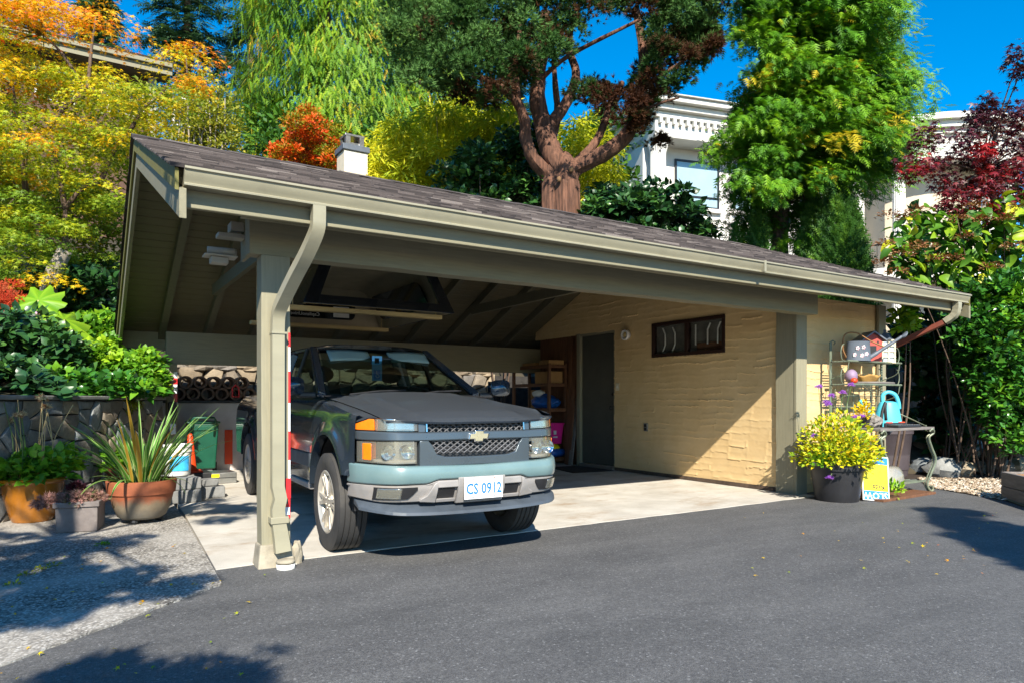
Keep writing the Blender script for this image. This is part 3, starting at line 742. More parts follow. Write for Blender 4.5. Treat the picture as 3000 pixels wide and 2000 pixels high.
# dark inner body and chassis, wheel wells
MB().box(-.74, .74, -.62, 4.66, .46, .60).build('chassis', M['black'], TK)
MB().box(-.30, .30, -.45, .4, .30, .46).box(-.5, -.42, .5, 4.5, .33, .46).box(.42, .5, .5, 4.5, .33, .46).build('underframe', M['black'], TK)
MB().tube([(-.74, 0, .37), (.74, 0, .37)], .045, 10).build('front_axle', M['black'], TK); MB().tube([(-.74, 3.6, .37), (.74, 3.6, .37)], .05, 10).build('rear_axle', M['black'], TK)
for c in (FC, RC):
    for sg in (-1, 1):
        q = MB(); q.grid(lambda a, b: (sg*(.35+.44*b), c[0]-(c[2]+.012)*math.cos(math.pi*a), c[1]-.02+(c[2]+.012)*math.sin(math.pi*a)), 24, 2)
        q.add([(sg*.36, c[0]-.55, .45), (sg*.36, c[0]+.55, .45), (sg*.36, c[0]+.55, .95), (sg*.36, c[0]-.55, .95)], [(0, 1, 2, 3)]); q.build('wheel_well', M['black'], TK)
# hood
def hoodz(u, y):
    k = (y+.90)/1.45
    z = 1.005+.205*max(0, k)**.75
    e = abs(u)/.72
    z += .03*(1-e**2)+.012*math.exp(-((abs(u)-.45)/.05)**2)*min(1, max(0, k*2.2))*.6
    if y < -.87: z -= .25*(-.87-y)
    q_ = min(1, max(0, (.50-abs(u))/.10)); z += .016*q_*q_*(3-2*q_)*min(1, max(0, (y+.88)*5))
    return z-.03
def hood_half(y): return .655+.085*(y+.9)/1.45
def Phood(a, b):
    u0 = -1+2*a; yf = -.905+.10*abs(u0)**3; y = yf+(.50-.05*u0*u0-yf)*b; u = u0*hood_half(y)
    return (u, y, hoodz(u, y))
q = MB(); q.grid(Phood, 40, 40); n0 = len(q.v)
# turned-down front lip
q.grid(lambda a, b: (lambda p: (p[0], p[1]+.008*b, p[2]-.014*b))(Phood(a, 0)), 40, 3, flip=True)
q.build('hood', M['paint'], TK, auto=50, fixn=True)
# fender tops between side and hood
def fy(u):
    a = abs(u); return .045*(a/.6)**2+(.34*((a-.56)/.27)**2 if a > .56 else 0)
def nose(u, z): return -.885+fy(u)*.82+.10*max(0, z-.86)*1.2
def nose_u(y):
    lo, hi = .05, .84
    for _ in range(30):
        m = (lo+hi)/2
        if nose(m, 1.0) < y: lo = m
        else: hi = m
    return lo
def lamp_top(u): return float(np.interp(abs(u), [.45, .62, .74, .805], [1.0, 1.018, 1.022, .985]))
for sg in (-1, 1):
    q = MB()
    def Pf(a, b):
        y = -.80+1.32*a; h = hood_half(y)+.006
        if y < -.575: x1 = max(nose_u(y), .02+h); z1 = lamp_top(x1)+.006
        else: x1 = hw(y, ztop(y))-.05; z1 = ztop(y)+.012
        if -.575 <= y < -.45:
            k = (y+.575)/.125; u0 = nose_u(-.575); x1 = u0+(x1-u0)*k; z1 = lamp_top(u0)+.006+(z1-lamp_top(u0)-.006)*k
        u = h+(x1-h)*b; zz = hoodz(h, y)-.004
        return (sg*u, y, zz+(z1-zz)*b**1.6)
    q.grid(Pf, 44, 6, flip=sg < 0); q.build('fender_top', M['paint'], TK, smooth=True)
MB().box(-.70, .70, -.72, .5, .62, .93).build('engine_block', M['black'], TK)
# cowl + wipers
q = MB(); q.grid(lambda a, b: ((-1+2*a)*.735, .40+.24*b-.04*(-1+2*a)**2, 1.165+.03*b), 20, 3); q.build('cowl', M['black'], TK)
for u0, u1 in ((-.55, .0), (.02, .55)):
    MB().tube([(u0, .40, 1.195), ((u0+u1)/2, .47, 1.225), (u1, .545, 1.235)], .009, 6).build('wiper', M['black'], TK)
# greenhouse
def ws(a, b, off=0):       # windscreen surface a 0..1 across, b 0..1 up
    u = -1+2*a; w = .735-.155*b; y = .52+.92*b+.07*(-(u*u))*-1*1.0-.04*(1-u*u)*(1-b)
    z = 1.19+.455*b+.02*(1-u*u)*b
    return (u*w, y-.0+off, z)
q = MB(); q.grid(lambda a, b: ws(.045+.91*a, .03+.93*b), 16, 10); q.build('windscreen', M['carglass'], TK, smooth=True)
q = MB(); q.grid(lambda a, b: (lambda p: (p[0], p[1]+.004, p[2]-.006))(ws(.03+.94*a, .90+.09*b)), 16, 2); q.build('visor_band', M['black'], TK, smooth=True)
def roofP(a, b):
    u = -1+2*a; y = 1.40+1.12*b+.07*u*u*(1-b)
    z = 1.648+.075*(1-u**4)*min(1, .55+b*1.4)*(1-.25*max(0, b-.8)/.2)+.0*u; w = .585+.012*math.sin(math.pi*b)
    return (u*w, y, z)
q = MB(); q.grid(roofP, 20, 16); q.build('roof', M['paint'], TK, smooth=True)
for sg in (-1, 1):
    def belt(y): return (sg*(hw(y, 1.14)-.055), y, 1.15)
    def top(y): return (sg*(.590), y, 1.655)
    A0 = Vector(ws(0 if sg < 0 else 1, 0)); A1 = Vector(ws(0 if sg < 0 else 1, 1))
    q = MB(); q.beam(A0, A1, .075, .055, up=(0, 1, .6)); q.build('a_pillar', M['paint'], TK, bev=.015)
    q = MB(); q.beam(A1+Vector((0, -.02, -.0)), Vector((sg*.592, 2.5, 1.655)), .05, .05); q.build('roof_rail', M['paint'], TK, bev=.015)
    q = MB(); q.beam((sg*.765, 1.66, 1.14), (sg*.605, 1.62, 1.65), .03, .06, up=(0, 1, 0)); q.build('b_pillar', M['black'], TK)
    q = MB(); q.beam((sg*.765, 2.42, 1.12), (sg*.60, 2.40, 1.66), .04, .16, up=(1, 0, 0)); q.build('c_pillar', M['paint'], TK, bev=.01)
    q = MB(); q.add([(sg*.775, .72, 1.15), (sg*.775, 1.63, 1.155), (sg*.613, 1.60, 1.635), (sg*.618, 1.40, 1.62)], [(0, 1, 2, 3)]); q.build('side_window', M['carglass'], TK)
    q = MB(); q.add([(sg*.775, 1.69, 1.155), (sg*.765, 2.36, 1.155), (sg*.61, 2.34, 1.635), (sg*.613, 1.65, 1.635)], [(0, 1, 2, 3)]); q.build('side_window', M['carglass'], TK)
    # mirror
    mr = MB(); mr.grid(lambda a, b: (lambda th, t: (sg*(.99+.105*math.copysign(abs(math.cos(th))**.6, math.cos(th))*(.35+.65*math.sin(math.pi*min(1, t*.55+.45)))), .62+.11*(t-.5)*1.0, 1.265+.078*math.copysign(abs(math.sin(th))**.6, math.sin(th))*(.35+.65*math.sin(math.pi*min(1, t*.55+.45)))))(2*math.pi*a, b), 28, 8)
    mr.f.append(tuple(len(mr.v)-9*29+i*9 for i in range(28))); mo = mr.build('mirror', M['paint'], TK, smooth=True, fixn=True)
    MB().box(min(sg*.78, sg*.93), max(sg*.78, sg*.93), .60, .68, 1.17, 1.215).build('mirror_arm', M['black'], mo, bev=.012)
    q = MB(); q.add([(sg*.905, .675, 1.20), (sg*1.075, .675, 1.20), (sg*1.075, .675, 1.33), (sg*.905, .675, 1.33)], [(0, 1, 2, 3)]); q.build('mirror_glass', M['chrome'], mo)
q = MB(); q.add([(-.58, 2.47, 1.21), (.58, 2.47, 1.21), (.53, 2.43, 1.60), (-.53, 2.43, 1.60)], [(0, 1, 2, 3)]); q.build('rear_window', M['carglass'], TK)
MB().box(-.72, .72, 2.475, 2.51, .6, 1.21).build('cab_back', M['paint'], TK)
# bed floor, tailgate
MB().box(-.72, .72, 2.6, 4.66, .62, .66).build('bed_floor', M['black'], TK); MB().box(-.74, .74, 4.66, 4.72, .62, 1.18).build('tailgate', M['paint'], TK, bev=.01)
MB().box(-.80, .80, 4.74, 4.92, .5, .62).build('rear_bumper', M['chrome'], TK, bev=.02)
# interior
q = MB(); q.grid(lambda a, b: ((-1+2*a)*.70, .66+.42*b, 1.15-.10*b*b), 10, 6); q.build('dashboard', M['interior'], TK, smooth=True)
for u in (-.38, .38):
    s0 = MB(); s0.grid(lambda a, b: (u+.24*math.copysign(abs(math.cos(2*math.pi*a))**.7, math.cos(2*math.pi*a))*(1-.25*b), 1.85+.10*b+.07*math.copysign(abs(math.sin(2*math.pi*a))**.7, math.sin(2*math.pi*a)), .75+.55*b), 18, 6)
    st = s0.build('seat', M['interior'], TK, smooth=True)
    MB().ball((u, 1.98, 1.42), (.13, .05, .09), 12, 8).build('headrest', M['interior'], st, smooth=True)
MB().box(-.64, .64, 1.3, 2.3, .6, .8).build('seat_base', M['interior'], TK, bev=.05)
ring = [(.37+.18*math.cos(t), 1.14+.05*math.sin(t), 1.11+.165*math.sin(t)) for t in np.linspace(0, 2*math.pi, 24, endpoint=False)]
sw = MB().tube(ring, .014, 8, closed=True).build('steering_wheel', M['interior'], TK, smooth=True)
MB().tube([(.37, 1.14, 1.11), (.37, .9, 1.02)], .03, 8).build('steering_column', M['interior'], sw)
M['visor'] = basic('grey_green_visor', (.30, .38, .34), .7, 0, .08, 5, .1)
for u, sgn in ((-.30, 1), (.30, 1)):
    q = MB(); q.grid(lambda a, b: (u+(-.5+a)*.40, 1.33-.14*b, 1.612-.10*b+.01*math.sin(math.pi*a)), 10, 4)
    v = q.build('sun_visor', M['visor'], TK, smooth=True); v.modifiers.new('solid', 'SOLIDIFY').thickness = .015
    if u < 0:
        q = MB(); q.add([(u+.0, 1.235, 1.54), (u+.12, 1.235, 1.54), (u+.12, 1.285, 1.59), (u+.0, 1.285, 1.59)], [(0, 1, 2, 3)]); q.build('visor_label', M['white'], v)
MB().box(-.11, .11, 1.20, 1.225, 1.50, 1.565).build('rear_view_mirror', M['black'], TK, bev=.01)
M['placard'] = basic('light_blue_placard', (.12, .42, .70), .4, 0, .03, 5, 0)
pl = MB().box(-.105, -.005, 1.160, 1.162, 1.335, 1.50).box(-.105, -.078, 1.160, 1.162, 1.50, 1.575).box(-.032, -.005, 1.160, 1.162, 1.50, 1.575).box(-.078, -.032, 1.160, 1.162, 1.555, 1.575)
pc = pl.build('hanging_placard', M['placard'], TK)
MB().box(-.088, -.022, 1.157, 1.159, 1.35, 1.44).build('printed_square', M['bluepr'], pc)
q = MB(); cx, cz = -.054, 1.39
q.tube([(cx+.016*math.cos(t)+.002, 1.155, cz-.010+.016*math.sin(t)) for t in np.linspace(R(150), R(400), 12)], .0028, 5)
q.tube([(cx-.006, 1.155, cz+.028), (cx-.004, 1.155, cz+.006), (cx+.012, 1.155, cz+.004), (cx+.020, 1.155, cz-.016)], .0035, 5); q.ball((cx-.007, 1.155, cz+.036), .006, 8, 6); q.build('wheelchair_symbol', M['white'], pc)
MB().tube([(-.62, .75, 1.0), (-.62, .75, 1.0)], .001, 3)
# ------------------------------------------------------------- nose
def bump_(u, z): return -.955+fy(u)*.86+.03*((z-.64)/.08)**2
def low_(u, z): return -.945+fy(u)*.86+.05*max(0, (.54-z)/.1)
def fpanel(name, us, zb, zt, surf, off, th, mat, parent, nz=4, bev=.004, smooth=35, **kw):
    """solid strip on a curved front surface; us list of u; zb, zt functions or lists"""
    q = MB(); n = len(us); B = [zb(u) if callable(zb) else zb for u in us]; T = [zt(u) if callable(zt) else zt for u in us]; m = nz+1
    for layer in (0, 1):
        for i, u in enumerate(us):
            for j in range(m):
                z = B[i]+(T[i]-B[i])*j/nz; q.v.append((u, surf(u, z)-off+layer*th, z))
    N = n*m
    for i in range(n-1):
        for j in range(nz):
            a = i*m+j; q.f.append((a, a+m, a+m+1, a+1)); a += N; q.f.append((a+1, a+m+1, a+m, a))
        a = i*m; q.f.append((a+N, a+m+N, a+m, a)); a = i*m+nz; q.f.append((a, a+m, a+m+N, a+N))
    for j in range(nz):
        a = j; q.f.append((a, a+1, a+1+N, a+N)); a = (n-1)*m+j; q.f.append((a+N, a+1+N, a+1, a))
    return q.build(name, mat, parent, bev=bev, auto=smooth, **kw)
L_ = lambda a, b, n=14: list(np.linspace(a, b, n))
def pl_(pts):
    def f(u):
        u = abs(u)
        for (a, za), (b, zb) in zip(pts, pts[1:]):
            if u <= b: return za+(zb-za)*max(0, (u-a)/(b-a))
        return pts[-1][1]
    return f
# backing of the nose so nothing is see-through
fpanel('grille_backing', L_(-.80, .80, 40), .66, pl_([(0, .985), (.5, 1.0), (.8, .96)]), nose, -.055, .02, M['black'], TK, 3, 0)
bar = fpanel('nose_bar', L_(-.805, .805, 50), pl_([(0, .868), (.42, .865), (.8, .872)]), pl_([(0, .928), (.42, .926), (.8, .936)]), nose, .006, .05, M['nosepaint'], TK, 5, .01)
# painted surround pieces
fpanel('nose_lower_surround', L_(-.44, .44, 30), .690, pl_([(0, .748), (.25, .752), (.33, .775), (.36, .87), (.44, .87)]), nose, .002, .05, M['nosepaint'], TK, 5, .006)
for sg in (-1, 1):
    u = [sg*x for x in L_(.395, .447, 4)]; u = sorted(u)
    fpanel('nose_upper_surround', u, .925, .998, nose, .002, .05, M['nosepaint'], TK, 3, .005)
    # grille chrome edge
    fpanel('grille_edge', sorted([sg*.385, sg*.395]), .93, .995, nose, .012, .03, M['chrome'], TK, 3, 0)
# diamond mesh grilles
def lattice(name, u0, u1, zb, zt, pu, pz):
    q = MB()
    k = -40
    def clip(ua, za, ub, zb_):
        N = 10; seg = []
        for i in range(N+1):
            u = ua+(ub-ua)*i/N; z = za+(zb_-za)*i/N
            ok = u0 <= u <= u1 and zb(u) <= z <= zt(u)
            if ok: seg.append((u, nose(u, z)+.016, z))
            elif len(seg) > 1: yield seg; seg = []
            else: seg = []
        if len(seg) > 1: yield seg
    H = .14
    for k in range(-60, 60):
        for sg in (-1, 1):
            ua = k*pu; zm = .92
            for s in range(-8, 8):
                a = (ua+sg*pu/2*s, zm+pz/2*s); b = (ua+sg*pu/2*(s+1), zm+pz/2*(s+1))
                for seg in clip(*a, *b): q.tube([seg[0], seg[-1]], .0048, 4, cap=False)
    return q.build(name, M['grillepl'], TK)
M['grillepl'] = basic('grille_plastic', (.12, .12, .125), .35, .1, .2, 9, 0)
lattice('upper_grille', -.39, .39, lambda u: .926, lambda u: 1.0, .052, .036)
lattice('lower_grille', -.35, .35, pl_([(0, .748), (.25, .752), (.33, .775)]), lambda u: .868, .052, .036)
# headlamps
for sg in (-1, 1):
    S_ = lambda a, b, n=14: sorted(sg*x for x in L_(a, b, n))
    ut = pl_([(.45, 1.0), (.62, 1.018), (.74, 1.022), (.805, .985)]); ub = pl_([(.45, .934), (.8, .940)])
    hl = fpanel('upper_headlamp', S_(.452, .803, 20), ub, ut, nose, -.035, .012, M['chrome'], TK, 3, 0)
    fpanel('reflector', S_(.47, .69, 12), lambda u: ub(u)+.008, lambda u: ut(u)-.012, nose, -.012, .01, M['chrome'], hl, 2, .006)
    fpanel('turn_signal', S_(.715, .803, 8), lambda u: ub(u)+.002, lambda u: ut(u)-.003, nose, .002, .02, M['amber'], hl, 3, .006)
    fpanel('lens', S_(.452, .712, 12), lambda u: ub(u)+.002, lambda u: ut(u)-.003, nose, .004, .006, M['lens'], hl, 3, .003)
    fpanel('lamp_rim', S_(.449, .455, 2), ub, ut, nose, .006, .04, M['black'], hl, 2, 0)
    lt = pl_([(.44, .862), (.8, .866)]); lb = pl_([(.44, .712), (.62, .712), (.78, .722)])
    hl = fpanel('lower_headlamp', S_(.462, .80, 20), lb, lt, nose, -.045, .012, M['chrome'], TK, 4, 0)
    q = MB()
    for cu, cr in ((.52, .048), (.645, .052)):
        q.lathe([(.004, .03), (.02, .028), (.034, .018), (.045, 0), (.05, -.004)], 18, (0, 0, 0), cap=False); k = len(q.v)-5*18
        q.v[k:] = [(sg*cu+x*cr/.05, nose(sg*cu, .79)+.040-(.03-z), .79+y*cr/.05) for x, y, z in q.v[k:]]
    q.build('reflector', M['chrome'], hl, smooth=True, fixn=True)
    fpanel('lamp_bezel', S_(.465, .72, 10), lambda u: lb(u)+.008, lambda u: lb(u)+.026, nose, -.010, .02, M['greypl'], hl, 2, .002)
    fpanel('turn_signal', S_(.735, .775, 6), lambda u: lb(u)+.016, lambda u: lt(u)-.012, nose, .008, .02, M['amber'], hl, 4, .005)
    fpanel('lens', S_(.462, .80, 20), lambda u: lb(u)+.001, lambda u: lt(u)-.001, nose, .004, .006, M['lens'], hl, 4, .004)
# bowtie emblem
q = MB(); w1, w2, h1, h2 = .085, .038, .024, .042; sk = .012
poly = [(-w1, -h1*.9), (-w2, -h1*.9), (-w2+.004, -h2), (w2-.008, -h2), (w2-.004, -h1*.9), (w1-sk, -h1*.9), (w1, h1*.9), (w2, h1*.9), (w2-.002, h2), (-w2+.006, h2), (-w2+.002, h1*.9), (-w1+sk, h1*.9)]
q.prism(poly, lambda a, b: (a, nose(0, .9)-.024, .892+b), lambda a, b: (a, nose(0, .9)+.0, .892+b)); q.f = [f[::-1] for f in q.f]
em = q.build('emblem', M['chrome'], TK, bev=.003, fixn=True)
q = MB(); q.prism([(a*.86, b*.82) for a, b in poly], lambda a, b: (a, nose(0, .9)-.027, .892+b), lambda a, b: (a, nose(0, .9)-.022, .892+b))
q.build('emblem_face', basic('pale_gold_enamel', (.50, .45, .30), .3, .5, .12, 20, .05), em, bev=.002, fixn=True)
# bumper
tb = pl_([(0, .600), (.335, .600), (.37, .585), (.40, .574), (.8, .572)])
fpanel('bumper', L_(-.835, .835, 60), tb, pl_([(0, .690), (.5, .698), (.835, .712)]), bump_, 0, .09, M['teal'], TK, 8, .012, 50)
gb = pl_([(0, .435), (.36, .437), (.42, .448), (.7, .452), (.83, .475)])
def gtop(u): return tb(u)-.004
gl = fpanel('lower_bumper', L_(-.83, .83, 60), gb, gtop, low_, -.022, .06, M['greypl'], TK, 5, .006, 40)
fpanel('bumper_ledge', L_(-.838, .838, 60), lambda u: tb(u)-.022, lambda u: tb(u)-.005, bump_, -.004, .05, M['greypl'], gl, 2, .004)
for sg in (-1, 1):
    S_ = lambda a, b, n=8: sorted(sg*x for x in L_(a, b, n))
    fpanel('bumper_buttress', S_(.335, .45, 6), pl_([(.33, .437), (.45, .45)]), pl_([(.33, .592), (.365, .575), (.40, .50), (.45, .47)]), low_, .014, .05, M['greypl'], gl, 3, .008)
    fpanel('bumper_buttress', S_(.10, .335, 8), .545, .592, low_, .004, .05, M['greypl'], gl, 2, .006)
    fpanel('tow_recess', S_(.20, .32, 4), .468, .54, low_, -.012, .02, M['black'], gl, 2, 0)
    fpanel('bumper_ledge', S_(.19, .33, 4), .44, .466, low_, .006, .04, M['greypl'], gl, 2, .004)
    fpanel('fog_recess', S_(.47, .73, 10), pl_([(.47, .54), (.52, .475), (.73, .468)]), .556, low_, -.014, .02, M['black'], gl, 2, 0)
    fg = fpanel('fog_lamp', S_(.585, .715, 8), .480, .550, low_, -.006, .02, M['chrome'], TK, 3, .01)
    fpanel('lens', S_(.583, .717, 8), .478, .552, low_, .004, .005, M['lens'], fg, 3, .01)
# licence plate
pbk = fpanel('plate_bracket', L_(-.185, .185, 6), .425, .612, low_, .016, .03, M['greypl'], TK, 2, .006)
yp = low_(0, .53)-.034
plt = MB().box(-.152, .152, yp, yp+.003, .457, .609).build('licence_plate', basic('white_plate', (.80, .82, .84), .35, 0, .03, 5, 0), TK, bev=.001)
M['plateblue'] = basic('plate_blue', (.02, .16, .42), .4, 0, .05, 5, 0); M['platepale'] = basic('plate_pale_blue', (.45, .62, .80), .4, 0, .05, 5, 0)
def lettering(txt, size, x, y, z, mat, parent, fw=1., name='lettering', ext=.0006, bold=0.):
    me = text_mesh(txt, size, ext, fw, bold); me.materials.append(mat); me.name = name
    return obj(name, me, parent, frame_M((x, y, z), (1, 0, 0), (0, 0, 1)))
lettering('CS', .105, -.092, yp-.0015, .525, M['plateblue'], plt, .78, bold=.0022)
lettering('0912', .105, .062, yp-.0015, .525, M['plateblue'], plt, .78, bold=.0022)
lettering('BEAUTIFUL BRITISH COLUMBIA', .021, 0, yp-.0015, .588, M['platepale'], plt, .8)
q = MB(); 
for k in range(3): q.box(-.040, -.008, yp-.002, yp-.001, .512+k*.008, .516+k*.008)
q.build('flag_mark', M['platepale'], plt)
for x in (-.085, .085):
    MB().box(x-.006, x+.006, yp-.003, yp-.001, .594, .602).build('plate_bolt', M['terracotta'], plt, bev=.002); MB().box(x-.009, x+.009, yp-.002, yp-.001, .468, .472).build('plate_slot', M['black'], plt)
# chin lip and valance
fpanel('valance', L_(-.74, .74, 30), .385, .445, low_, -.07, .03, M['bluepl'], TK, 2, 0)
q = MB(); us = L_(-.80, .80, 40)
for u in us:
    y = low_(u, .5); z = .355+.035*(abs(u)/.8)**3
    q.v += [(u, y-.02, z), (u, y-.012, z+.022), (u, y+.10, z+.075), (u, y+.10, z+.03)]
for i in range(len(us)-1):
    for k in range(4): q.f.append((i*4+k, i*4+(k+1) % 4, (i+1)*4+(k+1) % 4, (i+1)*4+k))
q.f += [(3, 2, 1, 0), tuple(len(q.v)-4+k for k in range(4))]
q.build('chin_spoiler', M['bluepl'], TK, fixn=True, bev=.004)
MB().box(-.06, .0, -.962, -.955, .62, .66)
# ------------------------------------------------------------- wheels
def wheel(y, sg):
    w = bpy.data.objects.new('wheel', None); 
    prof = [(.235, -.105), (.25, -.112), (.30, -.118), (.335, -.115), (.355, -.105)]
    for k in range(5):
        x0 = -.098+k*.042; prof += [(.371, x0), (.371, x0+.033), (.360, x0+.035), (.360, x0+.040)]
    prof += [(.371, .105), (.355, .112), (.335, .118), (.30, .12), (.25, .112), (.235, .105)]
    q = MB(); q.lathe(prof, 56, cap=False); q.v = [(z, a, b) for a, b, z in q.v]
    # sidewall tread blocks
    tyre = q
    r = MB(); r.lathe([(.236, -.10), (.236, .095), (.242, .108), (.232, .112), (.222, .100), (.20, .085), (.19, .03), (.0, .03)], 48, cap=False)
    r.v = [(z, a, b) for a, b, z in r.v]
    sp = MB()
    for k in range(6):
        for d in (-.17, .17):
            t = 2*math.pi*k/6; a0 = t+d*.42; a1 = t+d
            sp.beam((.078, .055*math.cos(a0), .055*math.sin(a0)), (.088, .222*math.cos(a1), .222*math.sin(a1)), .03, .032, up=(1, 0, 0))
    sp.lathe([(.075, 0), (.075, .08), (.062, .092), (.03, .094), (0, .095)], 24, cap=False); k = len(sp.v)-5*24; sp.v[k:] = [(z, a, b) for a, b, z in sp.v[k:]]
    for k in range(6):
        t = 2*math.pi*(k+.5)/6; c = len(sp.v); sp.lathe([(.01, .06), (.01, .1), (0, .101)], 8, cap=False); sp.v[c:] = [(z, a+.048*math.cos(t), b+.048*math.sin(t)) for a, b, z in sp.v[c:]]
    T = Matrix.Translation((sg*.748, y, .371)) @ (Matrix.Rotation(math.pi, 4, 'Z') if sg < 0 else Matrix())
    def emit(mbx, nm, mat, par, **kw):
        mbx.v = [tuple(T @ Vector(p)) for p in mbx.v]; return mbx.build(nm, mat, par, fixn=True, **kw)
    t_ = emit(tyre, 'wheel', M['rubber'], TK, auto=30)
    rm = emit(r, 'rim', M['alloy'], t_, auto=40); emit(sp, 'spokes', M['alloy'], t_, bev=.006)
    bk = MB(); bk.lathe([(.15, 0), (.15, .02), (0, .02)], 24, cap=False); bk.v = [(z, a, b) for a, b, z in bk.v]; emit(bk, 'brake_disc', M['darkmetal'], t_)
for y in (0, 3.6):
    for sg in (-1, 1): wheel(y, sg)
# ============================================================= stones
def stone_mat(name, stops):
    t = NT(name); oi = t.n('ShaderNodeObjectInfo'); col = t.ramp(oi.outputs['Random'], stops)
    col = t.mix(.75, col, t.ramp(t.noise(9, 6, .7), [(.3, (.5, .5, .5)), (.7, (1.25, 1.22, 1.2))]), 'MULTIPLY')
    return t.fin(col, .85, 0, t.bump(t.noise(28, 6, .7), .7, .012))
M['stone'] = stone_mat('fieldstone', [(0, (.17, .20, .22)), (.3, (.24, .255, .255)), (.55, (.26, .245, .215)), (.75, (.19, .165, .14)), (1, (.36, .30, .21))])
M['tanstone'] = stone_mat('tan_fieldstone', [(0, (.16, .14, .115)), (.4, (.27, .21, .14)), (.75, (.33, .27, .19)), (1, (.16, .15, .14))])
M['mortar'] = basic('dark_mortar', (.035, .032, .03), .95, 0, .4, 9, .7, 40)
def vor_cells(pts, x0, x1, y0, y1):
    cells = []
    for i, p in enumerate(pts):
        poly = [(x0, y0), (x1, y0), (x1, y1), (x0, y1)]
        nb = sorted(range(len(pts)), key=lambda j: (pts[j][0]-p[0])**2+(pts[j][1]-p[1])**2)[1:16]
        for j in nb:
            q = pts[j]; mx, my = (p[0]+q[0])/2, (p[1]+q[1])/2; nx, ny = q[0]-p[0], q[1]-p[1]; out = []
            for k in range(len(poly)):
                a, b = poly[k-1], poly[k]; da = (a[0]-mx)*nx+(a[1]-my)*ny; db = (b[0]-mx)*nx+(b[1]-my)*ny
                if (da <= 0) != (db <= 0):
                    t = da/(da-db); out.append((a[0]+(b[0]-a[0])*t, a[1]+(b[1]-a[1])*t))
                if db <= 0: out.append(b)
            poly = out
            if len(poly) < 3: break
        if len(poly) >= 3: cells.append(poly)
    return cells
def stone_wall(parent, P, L0, L1, z0, z1, sx, sz, mat, sd, gap=.012, proud=.045):
    """P(s, z, d) -> world point, d = out of the wall"""
    r = random.Random(sd); pts = []; z = z0+sz*.4; row = 0
    while z < z1:
        s = L0+(row % 2)*sx*.5
        while s < L1:
            pts.append((s+r.uniform(-.36, .36)*sx, z+r.uniform(-.34, .34)*sz)); s += sx*r.uniform(.75, 1.25)
        z += sz; row += 1
    for c in vor_cells(pts, L0, L1, z0, z1):
        cx = sum(p[0] for p in c)/len(c); cz = sum(p[1] for p in c)/len(c)
        rad = min(math.hypot(p[0]-cx, p[1]-cz) for p in c)
        if rad < .03: continue
        # split long edges so the outline is uneven
        ring = []
        for k in range(len(c)):
            a, b = c[k-1], c[k]; d = math.hypot(b[0]-a[0], b[1]-a[1])
            if d < .025: continue
            ring.append(a)
            if d > .09: ring.append(((a[0]+b[0])/2+r.uniform(-.012, .012), (a[1]+b[1])/2+r.uniform(-.012, .012)))
        if len(ring) < 3: continue
        def shr(k, e): return [(cx+(p[0]-cx)*max(.2, 1-e/max(.03, math.hypot(p[0]-cx, p[1]-cz)))*k, cz+(p[1]-cz)*max(.2, 1-e/max(.03, math.hypot(p[0]-cx, p[1]-cz)))*k) for p in ring]
        pr = proud*r.uniform(.5, 1.2); tx, tz = r.uniform(-.08, .08), r.uniform(-.08, .08)
        q = MB(); n = len(ring)
        for k, e, d in ((1, gap*.6, -.03), (1, gap, pr*.45), (.90, gap, pr*.85), (.62, gap, pr)):
            q.v += [tuple(P(a, b, d+(a-cx)*tx+(b-cz)*tz+(r.uniform(-.005, .005) if d > 0 else 0))) for a, b in shr(k, e)]
        for l in range(3):
            for k in range(n): q.f.append((l*n+k, l*n+(k+1) % n, (l+1)*n+(k+1) % n, (l+1)*n+k))
        q.f.append(tuple(3*n+k for k in range(n)))
        q.build('stone', mat, parent, fixn=True, auto=32)
LW = (WB-WA).length
SWL = thing('stone_wall', 'grey blue fieldstone retaining wall behind the flower pots', 'wall', (0, 8.6, 0), world=True)
Pl = lambda s, z, d: Vector((WA.x+wdir.x*s-wnor.x*d, WA.y+wdir.y*s-wnor.y*d, z))
q = MB(); q.hexa([Pl(0, -.1, -.4), Pl(LW, -.1, -.4), Pl(LW, -.1, 0), Pl(0, -.1, 0), Pl(0, 1.15, -.4), Pl(LW, 1.15, -.4), Pl(LW, 1.15, 0), Pl(0, 1.15, 0)]); q.build('wall_core', M['mortar'], SWL, fixn=True)
stone_wall(SWL, Pl, 2.4, LW, -.02, 1.14, .27, .15, M['stone'], 5, .008, .028)
Pe = lambda s, z, d: Vector((WB.x+wdir.x*d+wnor.x*s, WB.y+wdir.y*d+wnor.y*s, z))
stone_wall(SWL, Pe, 0, .4, 0, 1.14, .2, .16, M['tanstone'], 9)
q = MB(); q.hexa([Pl(0, 1.151, -.45), Pl(LW+.03, 1.151, -.45), Pl(LW+.03, 1.151, .05), Pl(0, 1.151, .05), Pl(0, 1.195, -.45), Pl(LW+.03, 1.195, -.45), Pl(LW+.03, 1.195, .05), Pl(0, 1.195, .05)])
q.build('coping', M['concblock'], SWL, fixn=True, bev=.01)
SWB = thing('rear_stone_wall', 'sunlit tan stone retaining wall at the back of the carport', 'wall', (4.5, 12.6, 0), world=True)
MB().box(.6, 12, 12.55, 12.95, -.1, 1.66).build('wall_core', M['mortar'], SWB)
Pb = lambda s, z, d: Vector((s, 12.55-d, z+.02*math.sin(s*1.7)))
stone_wall(SWB, Pb, .98, 7.45, .75, 1.70, .34, .24, M['tanstone'], 15, .016, .07)
for k in range(16):        # uneven capstones
    x = .9+k*.42+random.uniform(-.06, .06); MB().ball((x, 12.62, 1.70+random.uniform(-.02, .03)), (.22, .2, .09), 9, 6, .18, k).build('capstone', M['tanstone'], SWB)
